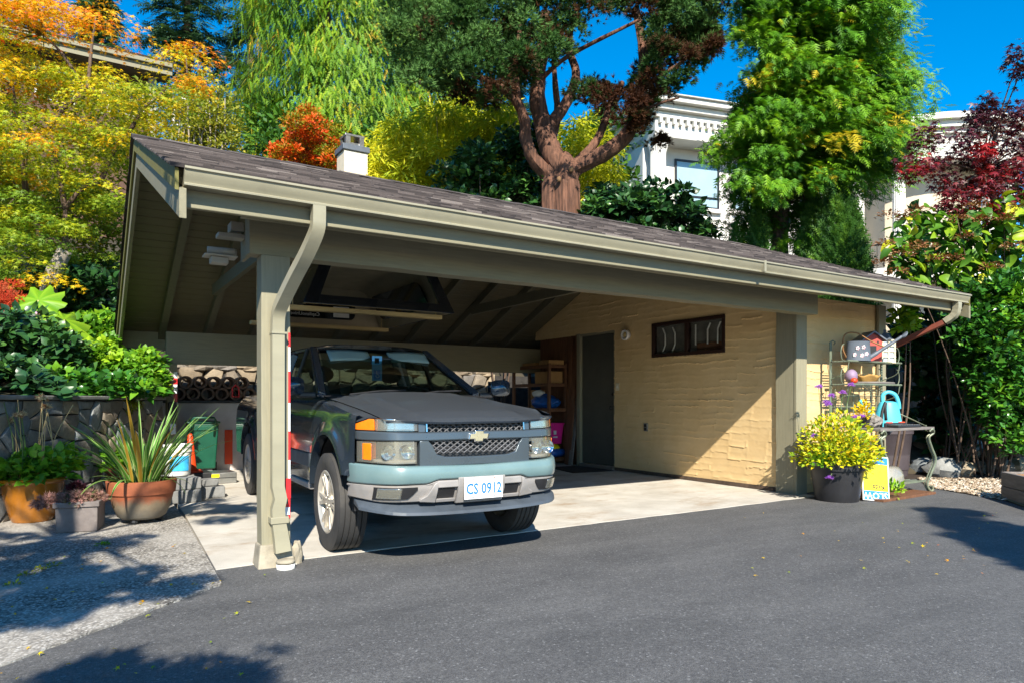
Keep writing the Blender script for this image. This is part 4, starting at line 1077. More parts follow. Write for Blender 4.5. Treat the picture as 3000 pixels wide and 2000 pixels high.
# stacked clay pipes
ORD = ['first', 'second', 'third', 'fourth', 'fifth', 'sixth', 'seventh', 'eighth', 'ninth']
rr = random.Random(8)
for row in range(2):
    for k in range(9):
        x = .70+k*.215+row*.107; z = 1.245+row*.185
        if row and k > 7: continue
        q = MB(); L = .34; pr = [(.070, 0), (.104, 0), (.106, L), (.072, L)]
        q.lathe(pr+[pr[0]], 18, cap=False); q.v = [(x+a, 12.06+b_, z+c) for a, c, b_ in q.v]
        q.build('clay_pipe', M['claypipe'] if 'claypipe' in M else M.setdefault('claypipe', basic('old_clay_pipe', (.15, .085, .055), .85, 0, .35, 6, .4, 40, dirt=(.24, .20, .15))), None, fixn=True, auto=40,
                label=f'clay pipe, {ORD[k]} from the stone wall end of the {("lower", "upper")[row]} pipe row', cat='pipe', group='clay pipes stacked under the rear beam')
# panel, bin, bucket, cone, blocks, boxes
PN = thing('panel_cabinet', 'scuffed white panel cabinet with red edge strip behind the green bin', 'cabinet', (1.75, 12.1, 0), world=True)
MB().box(.95, 2.75, 12.02, 12.5, 0, 1.10).build('body', basic('scuffed_white_panel', (.55, .50, .49), .6, 0, .12, 2.5, .1, dirt=(.36, .28, .27)), PN, bev=.006)
MB().box(.9, 2.8, 11.99, 12.52, 1.104, 1.14).build('top', M['black'], PN, bev=.006); MB().box(2.02, 2.14, 12.005, 12.016, .1, .66).build('red_strip', M['orange'], PN)
BN = thing('wheelie_bin', 'dark green wheelie bin with lid in front of the white panel', 'bin', (1.62, 11.55, .05), R(-4))
M['binplastic'] = basic('green_bin_plastic', (.006, .075, .042), .38, 0, .15, 6, .05)
q = MB(); q.hexa([(-.17, -.2, .05), (.17, -.2, .05), (.17, .2, .05), (-.17, .2, .05), (-.215, -.25, .74), (.215, -.25, .74), (.215, .25, .74), (-.215, .25, .74)]); q.build('body', M['binplastic'], BN, bev=.02)
MB().box(-.235, .235, -.27, .27, .742, .775).build('lid', M['binplastic'], BN, bev=.015)
q = MB(); q.tube([(-.15, -.24, .55), (-.16, -.31, .80), (-.14, -.33, .83), (.14, -.33, .83), (.16, -.31, .80), (.15, -.24, .55)], .016, 8); q.build('handle', M['binplastic'], BN, smooth=True)
MB().box(-.20, .20, -.262, -.25, .64, .70).build('rim_band', M['binplastic'], BN, bev=.004)
for sx_ in (-.19, .19):
    q = MB(); q.lathe([(.0, -.025), (.075, -.025), (.075, .025), (0, .025)], 18, cap=False); q.v = [(sx_+z, .17+x, .05+y) for x, y, z in q.v]; q.build('wheel', M['rubber'], BN, fixn=True)
# concrete blocks
BL = [(.99, 8.52, 0, .36, .2, .14, .1), (1.30, 8.78, 0, .34, .2, .13, -.05), (1.0, 8.56, .142, .34, .19, .13, .18), (1.28, 8.82, .134, .22, .18, .08, .3), (.98, 8.9, 0, .36, .22, .27, -.1)]
for i, (x, y, z, a, b, c, r_) in enumerate(BL):
    q = MB(); q.box(-a/2, a/2, -b/2, b/2, 0, c); o = q.build('paving_block', M['concblock'], None, bev=.012)
    o.location = (x, y, z+.002); o.rotation_euler = (0, 0, r_)
    tag(o, ['lower grey concrete block under the tilted one in the pile by the terracotta bowl', 'grey block on the slab carrying the smallest block', 'upper tilted concrete block of the pile by the terracotta bowl', 'smallest concrete block on top of the pile nearest the truck', 'tall concrete block carrying the white pail'][i], 'block', 'concrete blocks in the low pile')
BK = thing('paint_bucket', 'white plastic pail with blue label standing on concrete blocks', 'bucket', (.98, 8.86, .274))
q = MB(); q.lathe([(.0, .0), (.125, 0), (.135, .02), (.148, .27), (.155, .275), (.155, .29), (.149, .292), (.152, .33), (.158, .335), (.158, .36), (.145, .362), (.135, .05), (0, .05)], 28, cap=False); q.build('pail', M['white'], BK, auto=40)
q = MB(); q.grid(lambda a, b: (.1475*math.cos(-2.3+1.5*a)*(.975+.03*b), .1475*math.sin(-2.3+1.5*a)*(.975+.03*b), .06+.17*b), 14, 2); q.build('label', basic('blue_label', (.05, .40, .75), .4, 0, .3, 9, 0), BK)
q = MB(); q.tube([(.155*math.cos(t), .155*math.sin(t), .30-.10*math.sin(t-.6)*(1 if math.sin(t-.6) > 0 else 0)) for t in np.linspace(.6, .6+math.pi, 14)], .004, 6); q.build('bail', M['steel'], BK)
CN = thing('traffic_cone', 'small orange cone standing behind the white pail', 'cone', (1.18, 9.4, .25))
q = MB(); q.lathe([(.10, .02), (.07, .05), (.03, .46), (.015, .48), (0, .48)], 20, cap=True); q.build('cone', M['orange'], CN, smooth=True); MB().box(-.13, .13, -.13, .13, 0, .02).build('base', M['orange'], CN, bev=.006)
o = MB().box(-.22, .22, -.18, .18, 0, .25).build('storage_crate', M['black'], None, bev=.01, label='black crate carrying the orange cone beside the rear post', cat='crate'); o.location = (1.18, 9.4, 0.002)
TB = thing('tool_case', 'flat silver tool case with yellow sticker beside the rear wheel', 'case', (1.52, 10.3, .002), R(3))
MB().box(-.33, .33, -.2, .2, .0, .15).build('body', M['steel'], TB, bev=.01); MB().box(-.32, .32, -.205, -.2, .075, .083).build('seam', M['black'], TB)
MB().box(-.02, .10, -.206, -.2, .09, .135).build('sticker', M['yellow'], TB); 
me = text_mesh('TM', .06, .0006); me.materials.append(M['white']); obj('lettering', me, TB, frame_M((-.1, -.202, .112), (1, 0, 0), (0, 0, 1)))
o = MB().box(-.3, .3, -.16, .16, 0, .1).build('storage_crate', M['concblock'], None, bev=.01, label='low grey tray under the green bin edge', cat='tray'); o.location = (1.4, 11.0, .002)
# devices on the rear post
EB = thing('meter_box', 'black box with grey lower cover fixed on the rear post', 'box', (1.13, 10.88, .6), world=True)
MB().box(1.075, 1.185, 10.82, 10.897, .86, 1.12).build('upper_box', M['black'], EB, bev=.01); MB().box(1.09, 1.18, 10.84, 10.897, .66, .82).build('lower_box', M['steel'], EB, bev=.008)
MB().tube([(1.10, 10.86, .66), (1.06, 10.86, .5), (1.12, 10.86, .42), (1.18, 10.86, .55), (1.17, 10.86, .66)], .006, 6).build('cable', M['black'], EB)
# red loop handle hanging behind the truck bed
q = MB(); q.tube([(2.10, 11.8, 1.20), (2.10, 11.8, 1.34), (2.15, 11.8, 1.39), (2.20, 11.8, 1.34), (2.20, 11.8, 1.20)], .014, 8, closed=True); q.build('reflector_loop', M['red'], None, smooth=True, label='red loop handle standing behind the truck bed', cat='handle')
# flood light fixtures below the eave
FX = thing('flood_light', 'pale twin flood light fixture under the eave beside the front post', 'light', (.95, 5.55, 2.2), world=True)
M['fixture'] = basic('dull_cream_fixture', (.34, .33, .29), .6, 0, .1, 5, .05)
MB().box(.955, 1.05, 5.42, 5.56, 2.40, 2.47).build('housing', M['fixture'], FX, bev=.006); MB().box(.865, 1.05, 5.40, 5.52, 2.345, 2.375).build('shade', M['fixture'], FX, bev=.004)
q = MB(); q.lathe([(.026, 0), (.03, .09), (.026, .10)], 16, cap=True); q.v = [(.80+z*2, 5.46+x, 2.245+y) for x, y, z in q.v]; q.build('lamp_head', M['fixture'], FX, fixn=True, smooth=True)
MB().box(.775, 1.0, 5.40, 5.54, 2.20, 2.212).build('shade', M['fixture'], FX, bev=.003); MB().box(.82, .94, 5.42, 5.52, 2.15, 2.198).build('housing', M['fixture'], FX, bev=.006)
MB().box(1.05, 1.075, 5.1, 5.56, 2.2, 2.46).build('mount_board', M['trim'], FX)
# ============================================================= camper shell slung under the ties
CS = thing('camper_shell', 'black pickup camper shell with tinted hatch slung under the carport rafters', 'camper shell', (2.56, 7.5, 2.05), world=True)
SX = 2.56
def sec(k, z0=2.05, hb=.79, ht=.49, H=.55, n=10):
    pts = [(-hb*k, z0)]; 
    r_ = .16
    for i in range(n+1):
        t = math.pi-math.pi/2*i/n; pts.append((-(ht*k)+r_*math.cos(t)*1.0+r_*.2, z0+H*(.5+.5*k)-r_+r_*math.sin(t)))
    return pts+[(-x, z) for x, z in reversed(pts)]
def shell(name, k, ya, yb, mat, cap):
    q = MB(); s0 = sec(k); m = len(s0)
    for i in range(9):
        y = ya+(yb-ya)*i/8; sl_ = .10*max(0, (i-6)/2)
        q.v += [(SX+x, y-(.0 if i else .0)+(-.10*(1-(z-2.05)/.55) if i == 0 else 0), z-sl_*(z-2.05)) for x, z in s0]
        if i:
            for j in range(m-1): q.f.append(((i-1)*m+j, (i-1)*m+j+1, i*m+j+1, i*m+j))
    if cap: q.f.append(tuple(8*m+j for j in range(m)))
    return q.build(name, mat, CS, auto=40)
M['shellpaint'] = basic('black_shell_paint', (.012, .015, .02), .18, .2, .1, 4, .02, Coat_Weight=.8)
M['liner'] = basic('cream_liner', (.36, .30, .21), .9, 0, .12, 5, .2)
shell('shell', 1, 6.55, 8.5, M['shellpaint'], True); shell('liner', .955, 6.57, 8.46, M['liner'], True)
so_, si_ = sec(1.0), sec(.78, 2.14, .80, .49, .50)
q = MB(); m = len(so_)
def fy_(z): return 6.545-.10*(1-(z-2.05)/.55)
for lay, off in ((so_, 0), (si_, 0), (si_, .04), (so_, .04)): q.v += [(SX+x, fy_(z)+off, z) for x, z in lay]
for l in range(4):
    for j in range(m): q.f.append((l*m+j, l*m+(j+1) % m, ((l+1) % 4)*m+(j+1) % m, ((l+1) % 4)*m+j))
q.build('hatch_frame', M['shellpaint'], CS, fixn=True, bev=.006)
M['paleglass'] = glass_mat('pale_tinted_glass', (.62, .68, .68), .01, 1.45)
q = MB(); q.v = [(SX+x, fy_(z)+.02, z) for x, z in si_]; q.f = [tuple(range(m))]; q.build('hatch_glass', M['paleglass'], CS)
M['darkglass'] = basic('dark_glass', (.008, .01, .01), .06, 0, .1, 5, 0)
def rrect(cx, cz, w, h, r_=.07, n=5):
    o = []
    for sx_, sz_, a0 in ((1, -1, -90), (1, 1, 0), (-1, 1, 90), (-1, -1, 180)):
        for i in range(n+1):
            t = R(a0+90*i/n); o.append((cx+sx_*(w/2-r_)+r_*math.cos(t), cz+sz_*(h/2-r_)+r_*math.sin(t)))
    return o
q = MB(); q.prism(rrect(SX-.10, 2.27, 1.0, .25), lambda a, b: (a, 8.425, b), lambda a, b: (a, 8.45, b)); fw_ = q.build('front_window', M['darkglass'], CS, fixn=True)
for sg in (-1, 1):
    q = MB(); w0 = lambda y, z: SX+sg*(.735-.22*(z-2.05)/.4)*1.0
    q.prism(rrect(7.5, 2.28, 1.4, .27, .08), lambda a, b: (w0(a, b), a, b), lambda a, b: (w0(a, b)-sg*.02, a, b)); q.build('side_window', M['darkglass'], CS, fixn=True)
me = text_mesh('CapilanoUniversity', .06, .0006, 1.0); me.materials.append(M['white'])
obj('lettering', me, fw_, frame_M((SX-.28, 8.420, 2.19), (-1, 0, 0), (0, 0, 1)))
MB().box(SX+.12, SX+.32, 8.418, 8.422, 2.17, 2.30).build('sticker', M['white'], fw_)
M['pine'] = basic('raw_pine', (.42, .31, .14), .75, 0, .2, 4, .2, 40, stretch=(.7, 6, 6))
MB().box(1.65, 3.28, 6.60, 6.69, 2.002, 2.045).build('support_timber', M['pine'], CS, bev=.004); MB().box(1.65, 3.30, 8.15, 8.24, 2.002, 2.045).build('support_timber', M['pine'], CS, bev=.004)
for x, y in ((1.72, 6.64), (3.22, 6.64), (1.72, 8.19), (3.22, 8.19)): MB().tube([(x, y, 2.04), (x, y, 3.0)], .006, 6).build('sling_rope', M['pine'], CS)
# ============================================================= shelf unit with goods
SH = thing('shelf_unit', 'brown timber shelf unit against the board wall beside the door', 'shelves', (7.25, 10.6, 0), world=True)
for x in (7.06, 7.42):
    for y in (9.98, 11.15): MB().box(x, x+.045, y, y+.06, 0, 1.80).build('upright', M['brownwood'], SH, bev=.003)
for z in (.10, .98, 1.43, 1.76):
    for k in range(4): MB().box(7.068+k*.098, 7.160+k*.098, 9.99, 11.20, z, z+.018).build('slat', M['brownwood'], SH, bev=.002)
    MB().box(7.105, 7.42, 9.982, 10.0, z-.04, z-.003).build('shelf_rail', M['brownwood'], SH); MB().box(7.062, 7.08, 10.04, 11.15, z-.045, z-.003).build('shelf_rail', M['brownwood'], SH)
def carton(x0, x1, y0, y1, z0, z1, label, rz=0):
    cx, cy = (x0+x1)/2, (y0+y1)/2; t = thing('cardboard_box', label, 'box', (cx, cy, z0+.001), rz)
    MB().box(x0-cx, x1-cx, y0-cy, y1-cy, 0, z1-z0).build('carton', M['card'], t, bev=.004); MB().box(-.02, .02, y0-cy-.001, y1-cy+.001, z1-z0, z1-z0+.002).build('packing_tape', M['pine'], t)
carton(7.12, 7.40, 10.05, 10.5, 1.448, 1.66, 'open topped cardboard box on the upper shelf of the shelf unit', R(4))
carton(7.1, 7.42, 10.02, 10.36, 1.78, 1.86, 'flat cardboard box lying on the very top of the shelf unit', R(-3))
carton(7.12, 7.40, 10.5, 10.95, 1.78, 1.83, 'thin cardboard box further along the top of the shelf unit')
carton(7.15, 7.38, 10.55, 10.7, 1.0, 1.33, 'upright narrow cardboard box behind the blue tarp')
q = MB(); q.grid(lambda a, b: (lambda th, ph: (7.25+(.20+.05*noise.noise((math.cos(th)*2, math.sin(th)*2, ph*3)))*math.cos(th)*math.cos(ph)*1.05, 10.36+(.34+.1*noise.noise((math.cos(th)*3, math.sin(th)*3, ph*2)))*math.sin(th)*math.cos(ph), 1.10+.13*math.sin(ph)*(1+.5*noise.noise((th*1.5, ph*3, 2)))+.02*noise.noise((math.cos(th)*6, math.sin(th)*6, ph*6))))(2*math.pi*a, -math.pi/2+math.pi*b), 36, 18)
q.build('folded_tarp', M['blue'], None, smooth=True, label='crumpled blue tarpaulin bundled on the middle shelf', cat='tarp')
q = MB(); q.ball((7.2, 10.5, 1.26), (.1, .14, .07), 12, 8, .2, 3); q.build('white_cloth', M['white'], None, smooth=True, label='white cloth tucked on top of the blue tarpaulin', cat='cloth')
PK = thing('pink_crate', 'bright pink plastic recycling box on the lower shelf', 'box', (7.26, 10.28, .36))
q = MB(); q.hexa([(-.15, -.22, 0), (.13, -.22, 0), (.13, .22, 0), (-.15, .22, 0), (-.18, -.26, .36), (.16, -.26, .36), (.16, .26, .36), (-.18, .26, .36)]); q.build('tub', M['pink'], PK, bev=.012); MB().box(-.195, .175, -.275, .275, .35, .375).build('rim', M['pink'], PK, bev=.006)
MB().box(-.06, -.0, -.248, -.24, .17, .24).box(-.07, .03, -.240, -.232, .11, .135).build('printed_mark', M['tapewhite'], PK)
q = MB(); q.ball((7.26, 10.25, .29), (.17, .24, .075), 14, 8, .14, 6); q.build('soil_bag', M['yellow'], None, smooth=True, label='yellow and black sack squashed under the pink box', cat='sack')
q = MB(); q.tube([(7.10, 10.06, .20), (7.26, 10.06, .205), (7.42, 10.06, .20)], [.07, .078, .07], 14); q.build('blue_roll', M['blue'], None, smooth=True, label='shiny blue roll lying on the bottom shelf', cat='roll')
o = MB().box(7.12, 7.40, 10.12, 10.5, .12, .22).build('parts_tray', M['black'], None, bev=.01, label='black tray under the yellow sack on the bottom shelf', cat='tray')
for i, (y0, y1, z1, ln, nm) in enumerate([(9.86, 9.90, 2.25, .04, 'long'), (9.80, 9.835, 1.55, .05, 'shorter'), (9.745, 9.775, 1.95, .03, 'middle'), (9.68, 9.71, 1.2, .06, 'shortest')]):
    q = MB(); q.beam((7.36-.02*i, (y0+y1)/2-.02, 0), (7.50, (y0+y1)/2+.02, z1), .10, .022, up=(1, 0, .05))
    q.build('leaning_board', M['brownwood'] if i != 3 else M['greyw'], None, bev=.002, label=f'{nm} timber offcut leaning on the board wall next to the door frame', cat='board')
# ============================================================= baker's rack
RK = thing('bakers_rack', 'green wrought iron bakers rack with wooden table board by the stucco corner', 'rack', (8.4, 4.8, 0), world=True)
M['iron'] = basic('sage_green_iron', (.17, .20, .14), .5, .2, .2, 9, .15, 50, dirt=(.24, .20, .11))
X0, X1, YB, YF = 7.86, 8.98, 5.1, 4.5
for x in (X0, X1): MB().box(x-.02, x+.02, YB-.008, YB+.008, 0, 1.86).build('upright', M['iron'], RK, bev=.003)
MB().tube([(X0, YB, 1.86), (X0+.05, YB, 1.88), (X0+.1, YB, 1.86), (X0+.07, YB, 1.83)], .008, 6).build('scroll', M['iron'], RK)
for z, yf in ((1.62, 4.86), (1.34, 4.86)):
    sh = MB(); 
    for k in range(6): sh.tube([(X0-.02, YB-.02-k*.04, z), (X1+.03, YB-.02-k*.04, z)], .006, 6)
    sh.tube([(X0-.03, yf, z), (X1+.04, yf, z)], .012, 8); sh.build('wire_shelf', M['iron'], RK)
    for x, s2 in ((X0, -1), (X1, 1)):
        MB().tube(bez([(x, YB, z-.22), (x+s2*.0, yf+.04, z-.14), (x, yf, z-.02), (x, yf-.02, z)], 5), .006, 6).build('bracket', M['iron'], RK)
        MB().tube([(x+s2*.02+.04*s2*math.sin(t)*1.6, yf+.05, z+.10+.10*math.cos(t)) for t in np.linspace(0, math.pi, 12)], .006, 6).build('scroll', M['iron'], RK)
for k in range(8):
    x = X0+.10+k*.128; MB().tube([(x, YB, .82), (x, YB, 1.02), (x, YB, 1.30)], .007, 6).build('back_rod', M['iron'], RK)
MB().tube([(X0, YB, 1.06), (X1, YB, 1.06)], .007, 6).build('back_rail', M['iron'], RK); MB().tube([(X0, YB, 1.2), (X1, YB, 1.2)], .007, 6).build('back_rail', M['iron'], RK)
for k in range(4): MB().box(X0-.05, X1+.02, YF-.06+k*.155, YF+.092+k*.155, .785, .815).build('table_board', M['greyw'], RK, bev=.004)
for x in (X0+.02, X1-.03):
    pts = bez([(x-.03, YF-.04, .76), (x+.0, YF-.06, .79), (x+.05, YF-.05, .74), (x+.0, YF-.02, .68), (x+.05, YF-.03, .55), (x+.10, YF-.05, .40), (x+.04, YF-.02, .22), (x-.0, YF, .10), (x+.03, YF-.02, .02), (x+.07, YF-.03, .03), (x+.06, YF-.03, .08)], 5)
    MB().tube(pts, .013, 8).build('cabriole_leg', M['iron'], RK)
    MB().tube([(p.x+.012, p.y+.035, p.z) for p in pts], .011, 8).build('cabriole_leg', M['iron'], RK)
MB().tube(bez([(X1-.0, YB, 1.10), (X1+.12, 4.95, .98), (X1+.17, 4.8, .90), (X1+.12, 4.62, .83), (X1+.04, 4.55, .825)], 5), .008, 6).build('side_scroll', M['iron'], RK)
MB().tube([(X0, YB-.1, .62), (X1-.12, YB-.1, .62), (X1-.12, YB-.1, .16)], .01, 6).build('bottle_rail', M['iron'], RK)
for k in range(7): MB().tube([(X0+.1+k*.13+.055*math.sin(t), YB-.1, .66-.05*abs(math.cos(t*.5))) for t in np.linspace(-math.pi/2, math.pi/2, 7)], .006, 5).build('scroll', M['iron'], RK)
bs = MB()
for k in range(7): bs.tube([(X0, YF+.05+k*.08, .14), (X1-.04, YF+.05+k*.08, .14)], .006, 6)
bs.box(X0, X1-.03, YF+.02, YF+.035, .13, .155); bs.build('bottom_shelf', M['iron'], RK)
o = MB().box(-.68, .55, -.36, .34, 0, .03).build('base_board', M['brownwood'], None, bev=.004, label='weathered brown board on the asphalt under the bakers rack', cat='board'); o.location = (8.35, 4.72, -.008); o.rotation_euler = (0, 0, R(2))
# things on the rack --------------------------------------------------
WC = thing('painted_watering_can', 'slate grey painted watering can with pale flowers on the top rack shelf', 'watering can', (8.12, 4.90, 1.627), R(-32))
M['slate'] = basic('slate_grey_enamel', (.10, .12, .15), .5, 0, .15, 7, .1); M['rust'] = basic('rusty_brown_metal', (.26, .13, .05), .6, .4, .25, 9, .2)
q = MB(); q.lathe([(.0, 0), (.15, 0), (.15, .015), (.14, .22), (.145, .235), (.13, .237), (.125, .02), (0, .02)], 28, (0, 0, 0), 1, .62, cap=False); q.build('body', M['slate'], WC, auto=40)
MB().tube(bez([(.12, 0, .03), (.24, -.02, .11), (.40, -.05, .22), (.50, -.07, .29)], 5), [.028]*5+[.022]*5+[.018]*6, 10).build('spout', M['slate'], WC, smooth=True)
q = MB(); q.lathe([(.018, 0), (.05, .05), (.05, .06), (0, .065)], 16, cap=False); q.v = [(.49+z*.85+x*.3, -.07+y, .285+x*.8+z*.45) for x, y, z in q.v]; q.build('rose', M['slate'], WC, fixn=True, smooth=True)
MB().tube(bez([(-.14, 0, .03), (-.19, 0, .16), (-.16, 0, .32), (-.02, 0, .34), (.14, 0, .25), (.30, -.03, .17)], 6), .009, 8).build('handle', M['rust'], WC, smooth=True)
for x, z in ((-.05, .15), (.02, .16), (.06, .08), (-.08, .07), (.0, .06)):
    for k in range(5):
        t = 2*math.pi*k/5; yy = -.62*math.sqrt(max(0, .146**2-x*x))-.004
        MB().ball((x+.016*math.cos(t), yy, z+.016*math.sin(t)), (.011, .004, .011), 7, 5).build('painted_petal', M['white'] if k % 2 else M['palepink'] if 'palepink' in M else M.setdefault('palepink', basic('pale_pink', (.62, .35, .38), .5)), WC)
BH = thing('birdhouse', 'red wooden birdhouse with slate gable roof on the top rack shelf', 'birdhouse', (8.52, 5.0, 1.627), R(-30))
M['barnred'] = basic('faded_barn_red', (.40, .07, .055), .75, 0, .2, 5, .3, 30, stretch=(8, 8, .8))
q = MB(); q.prism([(-.11, 0), (.11, 0), (.12, .28), (0, .36), (-.12, .28)], lambda a, b: (a, -.10, b), lambda a, b: (a, .10, b)); q.f = [f[::-1] for f in q.f]; q.build('house_body', M['barnred'], BH, fixn=True, bev=.003)
for sg in (-1, 1):
    q = MB(); q.hexa([(0, -.14, .365), (sg*.16, -.14, .255), (sg*.16, .14, .255), (0, .14, .365), (0, -.14, .385), (sg*.16, -.14, .275), (sg*.16, .14, .275), (0, .14, .385)]); q.build('roof_slope', M['slate'], BH, fixn=True)
MB().box(-.04, .04, -.104, -.1, .1, .2).build('window_opening', M['black'], BH); MB().box(-.07, -.05, -.104, -.1, .22, .26).box(.05, .07, -.104, -.1, .22, .26).build('window_opening', M['black'], BH)
LN = thing('white_lantern', 'cream wooden candle lantern with small panes on the top rack shelf', 'lantern', (8.80, 4.95, 1.627), R(-30))
M['cream'] = basic('cream_paint', (.70, .60, .40), .6, 0, .1, 6, .1)
for x in (-.08, 0, .08):
    for y in (-.08, .08): MB().box(x-.009, x+.009, y-.009, y+.009, 0, .28).build('lantern_bar', M['cream'], LN)
for z in (0, .07, .14, .21, .28):
    MB().box(-.09, .09, -.091, -.079, z-.008, z+.008).build('lantern_bar', M['cream'], LN); MB().box(-.091, -.079, -.09, .09, z-.008, z+.008).build('lantern_bar', M['cream'], LN)
MB().box(-.075, .075, -.075, .075, .01, .27).build('pane', basic('pale_glass', (.45, .52, .58), .15, 0, .1, 5, 0), LN); q = MB(); q.lathe([(.13, .285), (.05, .36), (.02, .38), (.02, .42), (0, .42)], 4, cap=True); q.build('lantern_roof', M['slate'], LN)
# second shelf
q = MB(); q.grid(lambda a, b: (8.42+(.28-.05*b)*math.cos(2*math.pi*a)*(.5+.5*b)*1.0, 4.95+.10*math.sin(2*math.pi*a)*(.4+.6*b), 1.352+.10*b+.015*math.sin(5*a*6)*b), 30, 6); q.f.append(tuple(i*7 for i in range(30)))
q.build('wooden_trough', basic('tan_bark_trough', (.36, .20, .05), .8, 0, .3, 6, .5, 30), None, smooth=True, label='tan bark trough on the second rack shelf', cat='trough').modifiers.new('solid', 'SOLIDIFY').thickness = .01
q = MB(); q.ball((8.05, 4.95, 1.44), (.075, .075, .085), 12, 9, .05, 2); q.build('lilac_gourd', basic('lilac_grey_gourd', (.24, .17, .26), .6), None, smooth=True, label='lilac grey round ornament at the left of the second rack shelf', cat='ornament')
q = MB(); q.ball((8.0, 4.88, 1.385), (.045, .04, .035), 10, 7); q.build('orange_ball', M['orange'], None, smooth=True, label='small orange ball on the second rack shelf', cat='ball')
q = MB(); q.tube([(8.05, 4.87, 1.362), (8.5, 4.865, 1.365), (8.86, 4.87, 1.36)], [.012, .015, .02], 8); q.build('garden_tool', M['greyw'], None, smooth=True, label='long grey handled tool lying along the second rack shelf', cat='tool')
# turquoise can on the table
TC = thing('turquoise_watering_can', 'turquoise plastic watering can on the wooden table of the rack', 'watering can', (8.60, 4.80, .816), R(-42))
M['turq'] = basic('turquoise_plastic', (.08, .48, .60), .4, 0, .06, 5, .03)
q = MB(); q.lathe([(0, 0), (.165, 0), (.165, .02), (.13, .22), (.10, .30), (.06, .315), (0, .318)], 28, (0, 0, 0), 1, .72, cap=False); q.build('body', M['turq'], TC, auto=45)
MB().tube(bez([(-.12, 0, .06), (-.20, -.0, .14), (-.28, -.0, .26), (-.33, 0, .33)], 5), [.042]*5+[.032]*5+[.02]*6, 12).build('spout', M['turq'], TC, smooth=True)
MB().tube(bez([(-.06, 0, .30), (-.06, 0, .39), (.0, 0, .43), (.08, 0, .40), (.12, 0, .31), (.13, 0, .22)], 5), .024, 10).build('handle', M['turq'], TC, smooth=True)
MT = thing('seed_tray', 'black grille tray with orange ends in front of the turquoise watering can', 'tray', (8.50, 4.56, .816), R(-2))
MB().box(-.24, .24, -.09, .06, 0, .03).build('tray', M['black'], MT, bev=.006)
for k in range(9): MB().box(-.22+k*.05, -.19+k*.05, -.088, .05, .03, .036).build('tray_bar', M['steel'], MT)
MB().box(-.2, -.1, .06, .10, .03, .065).build('orange_end', M['orange'], MT, bev=.01); MB().box(.06, .16, .06, .10, .03, .065).build('orange_end', M['orange'], MT, bev=.01); MB().box(-.26, .18, .055, .085, .0, .055).build('rim', M['black'], MT, bev=.01)
q = MB(); q.ball((8.18, 4.75, .89), (.13, .1, .075), 14, 9, .2, 9); q.build('dried_seed_head', basic('grey_dried_matter', (.20, .18, .16), .95, 0, .5, 40, .9, 60), None, label='grey dried plant mound on the rack table', cat='dried plant')
q = MB(); q.tube(bez([(8.30, 4.72, .816), (8.33, 4.72, 1.0), (8.37, 4.70, 1.12), (8.36, 4.70, 1.05), (8.38, 4.70, .9)], 4), .018, 7); q.build('black_hook', M['black'], None, smooth=True, label='black curved hook standing among pots on the rack table', cat='hook')
# glass dome, lattice
q = MB(); q.grid(lambda a, b: (8.42+.27*math.copysign(abs(math.cos(2*math.pi*a))**.8, math.cos(2*math.pi*a))*math.cos(b*1.45)**.55, 4.72+.16*math.sin(2*math.pi*a)*math.cos(b*1.45)**.55, .150+.19*math.sin(b*1.5708)), 32, 10)
q.build('plastic_cloche', lens_mat('smoky_plastic', .4), None, smooth=True, label='smoky clear plastic cloche on the bottom of the rack', cat='cloche')
TL = thing('lattice_piece', 'small tan wooden lattice leaning behind the plastic cloche', 'lattice', (8.72, 5.0, .15))
for k in range(4): MB().box(-.11+k*.066, -.09+k*.066, 0, .012, 0, .40).build('lath', M['pine'], TL)
for k in range(6): MB().box(-.115, .12, .013, .022, .02+k*.07, .038+k*.07).build('lath', M['pine'], TL)
TL.rotation_euler = (R(-6), R(4), R(10))
# yard sign upside down
SG = thing('yard_sign', 'upside down yellow and blue slow kids sign leaning on the black planter', 'sign', (7.70, 4.43, .0), R(-22))
SG.rotation_euler = (R(-12), R(5), R(-30)); SG.scale = (.82, .82, .82)
MB().box(-.19, .19, 0, .008, .0, .62).build('board', M['white'], SG); MB().box(-.178, .178, -.002, -.0005, .135, .51).build('yellow_field', M['yellow'], SG)
MB().box(-.178, .178, -.002, -.0005, .012, .133).build('blue_band', M['bluepr'], SG); MB().box(-.178, .178, -.002, -.0005, .512, .61).build('blue_band', M['bluepr'], SG)
def signtext(txt, size, x, z, mat, fw=1., bold=0.):
    me = text_mesh(txt, size, .0006, fw, bold); me.materials.append(mat); obj('lettering', me, SG, frame_M((x, -.0035, z), (-1, 0, 0), (0, 0, -1)))
signtext('SLOW', .13, -.01, .072, M['white'], .95, .002); signtext('Kids', .10, .04, .19, M['black'], 1.0, .002); 
# black planter
BP = thing('black_planter', 'large black plastic planter full of yellow leaves beside the bakers rack', 'planter', (7.40, 4.72, -.008))
M['potblack'] = basic('black_planter_plastic', (.022, .022, .025), .45, 0, .2, 6, .08)
q = MB(); q.lathe([(0, 0), (.225, 0), (.235, .02), (.285, .36), (.305, .362), (.312, .43), (.298, .432), (.275, .36), (.265, .34), (0, .34)], 40, cap=False); q.build('pot', M['potblack'], BP, auto=40)
q = MB(); q.lathe([(.268, .36), (.15, .385), (0, .39)], 24, cap=False); q.build('soil', M['soil'], BP)
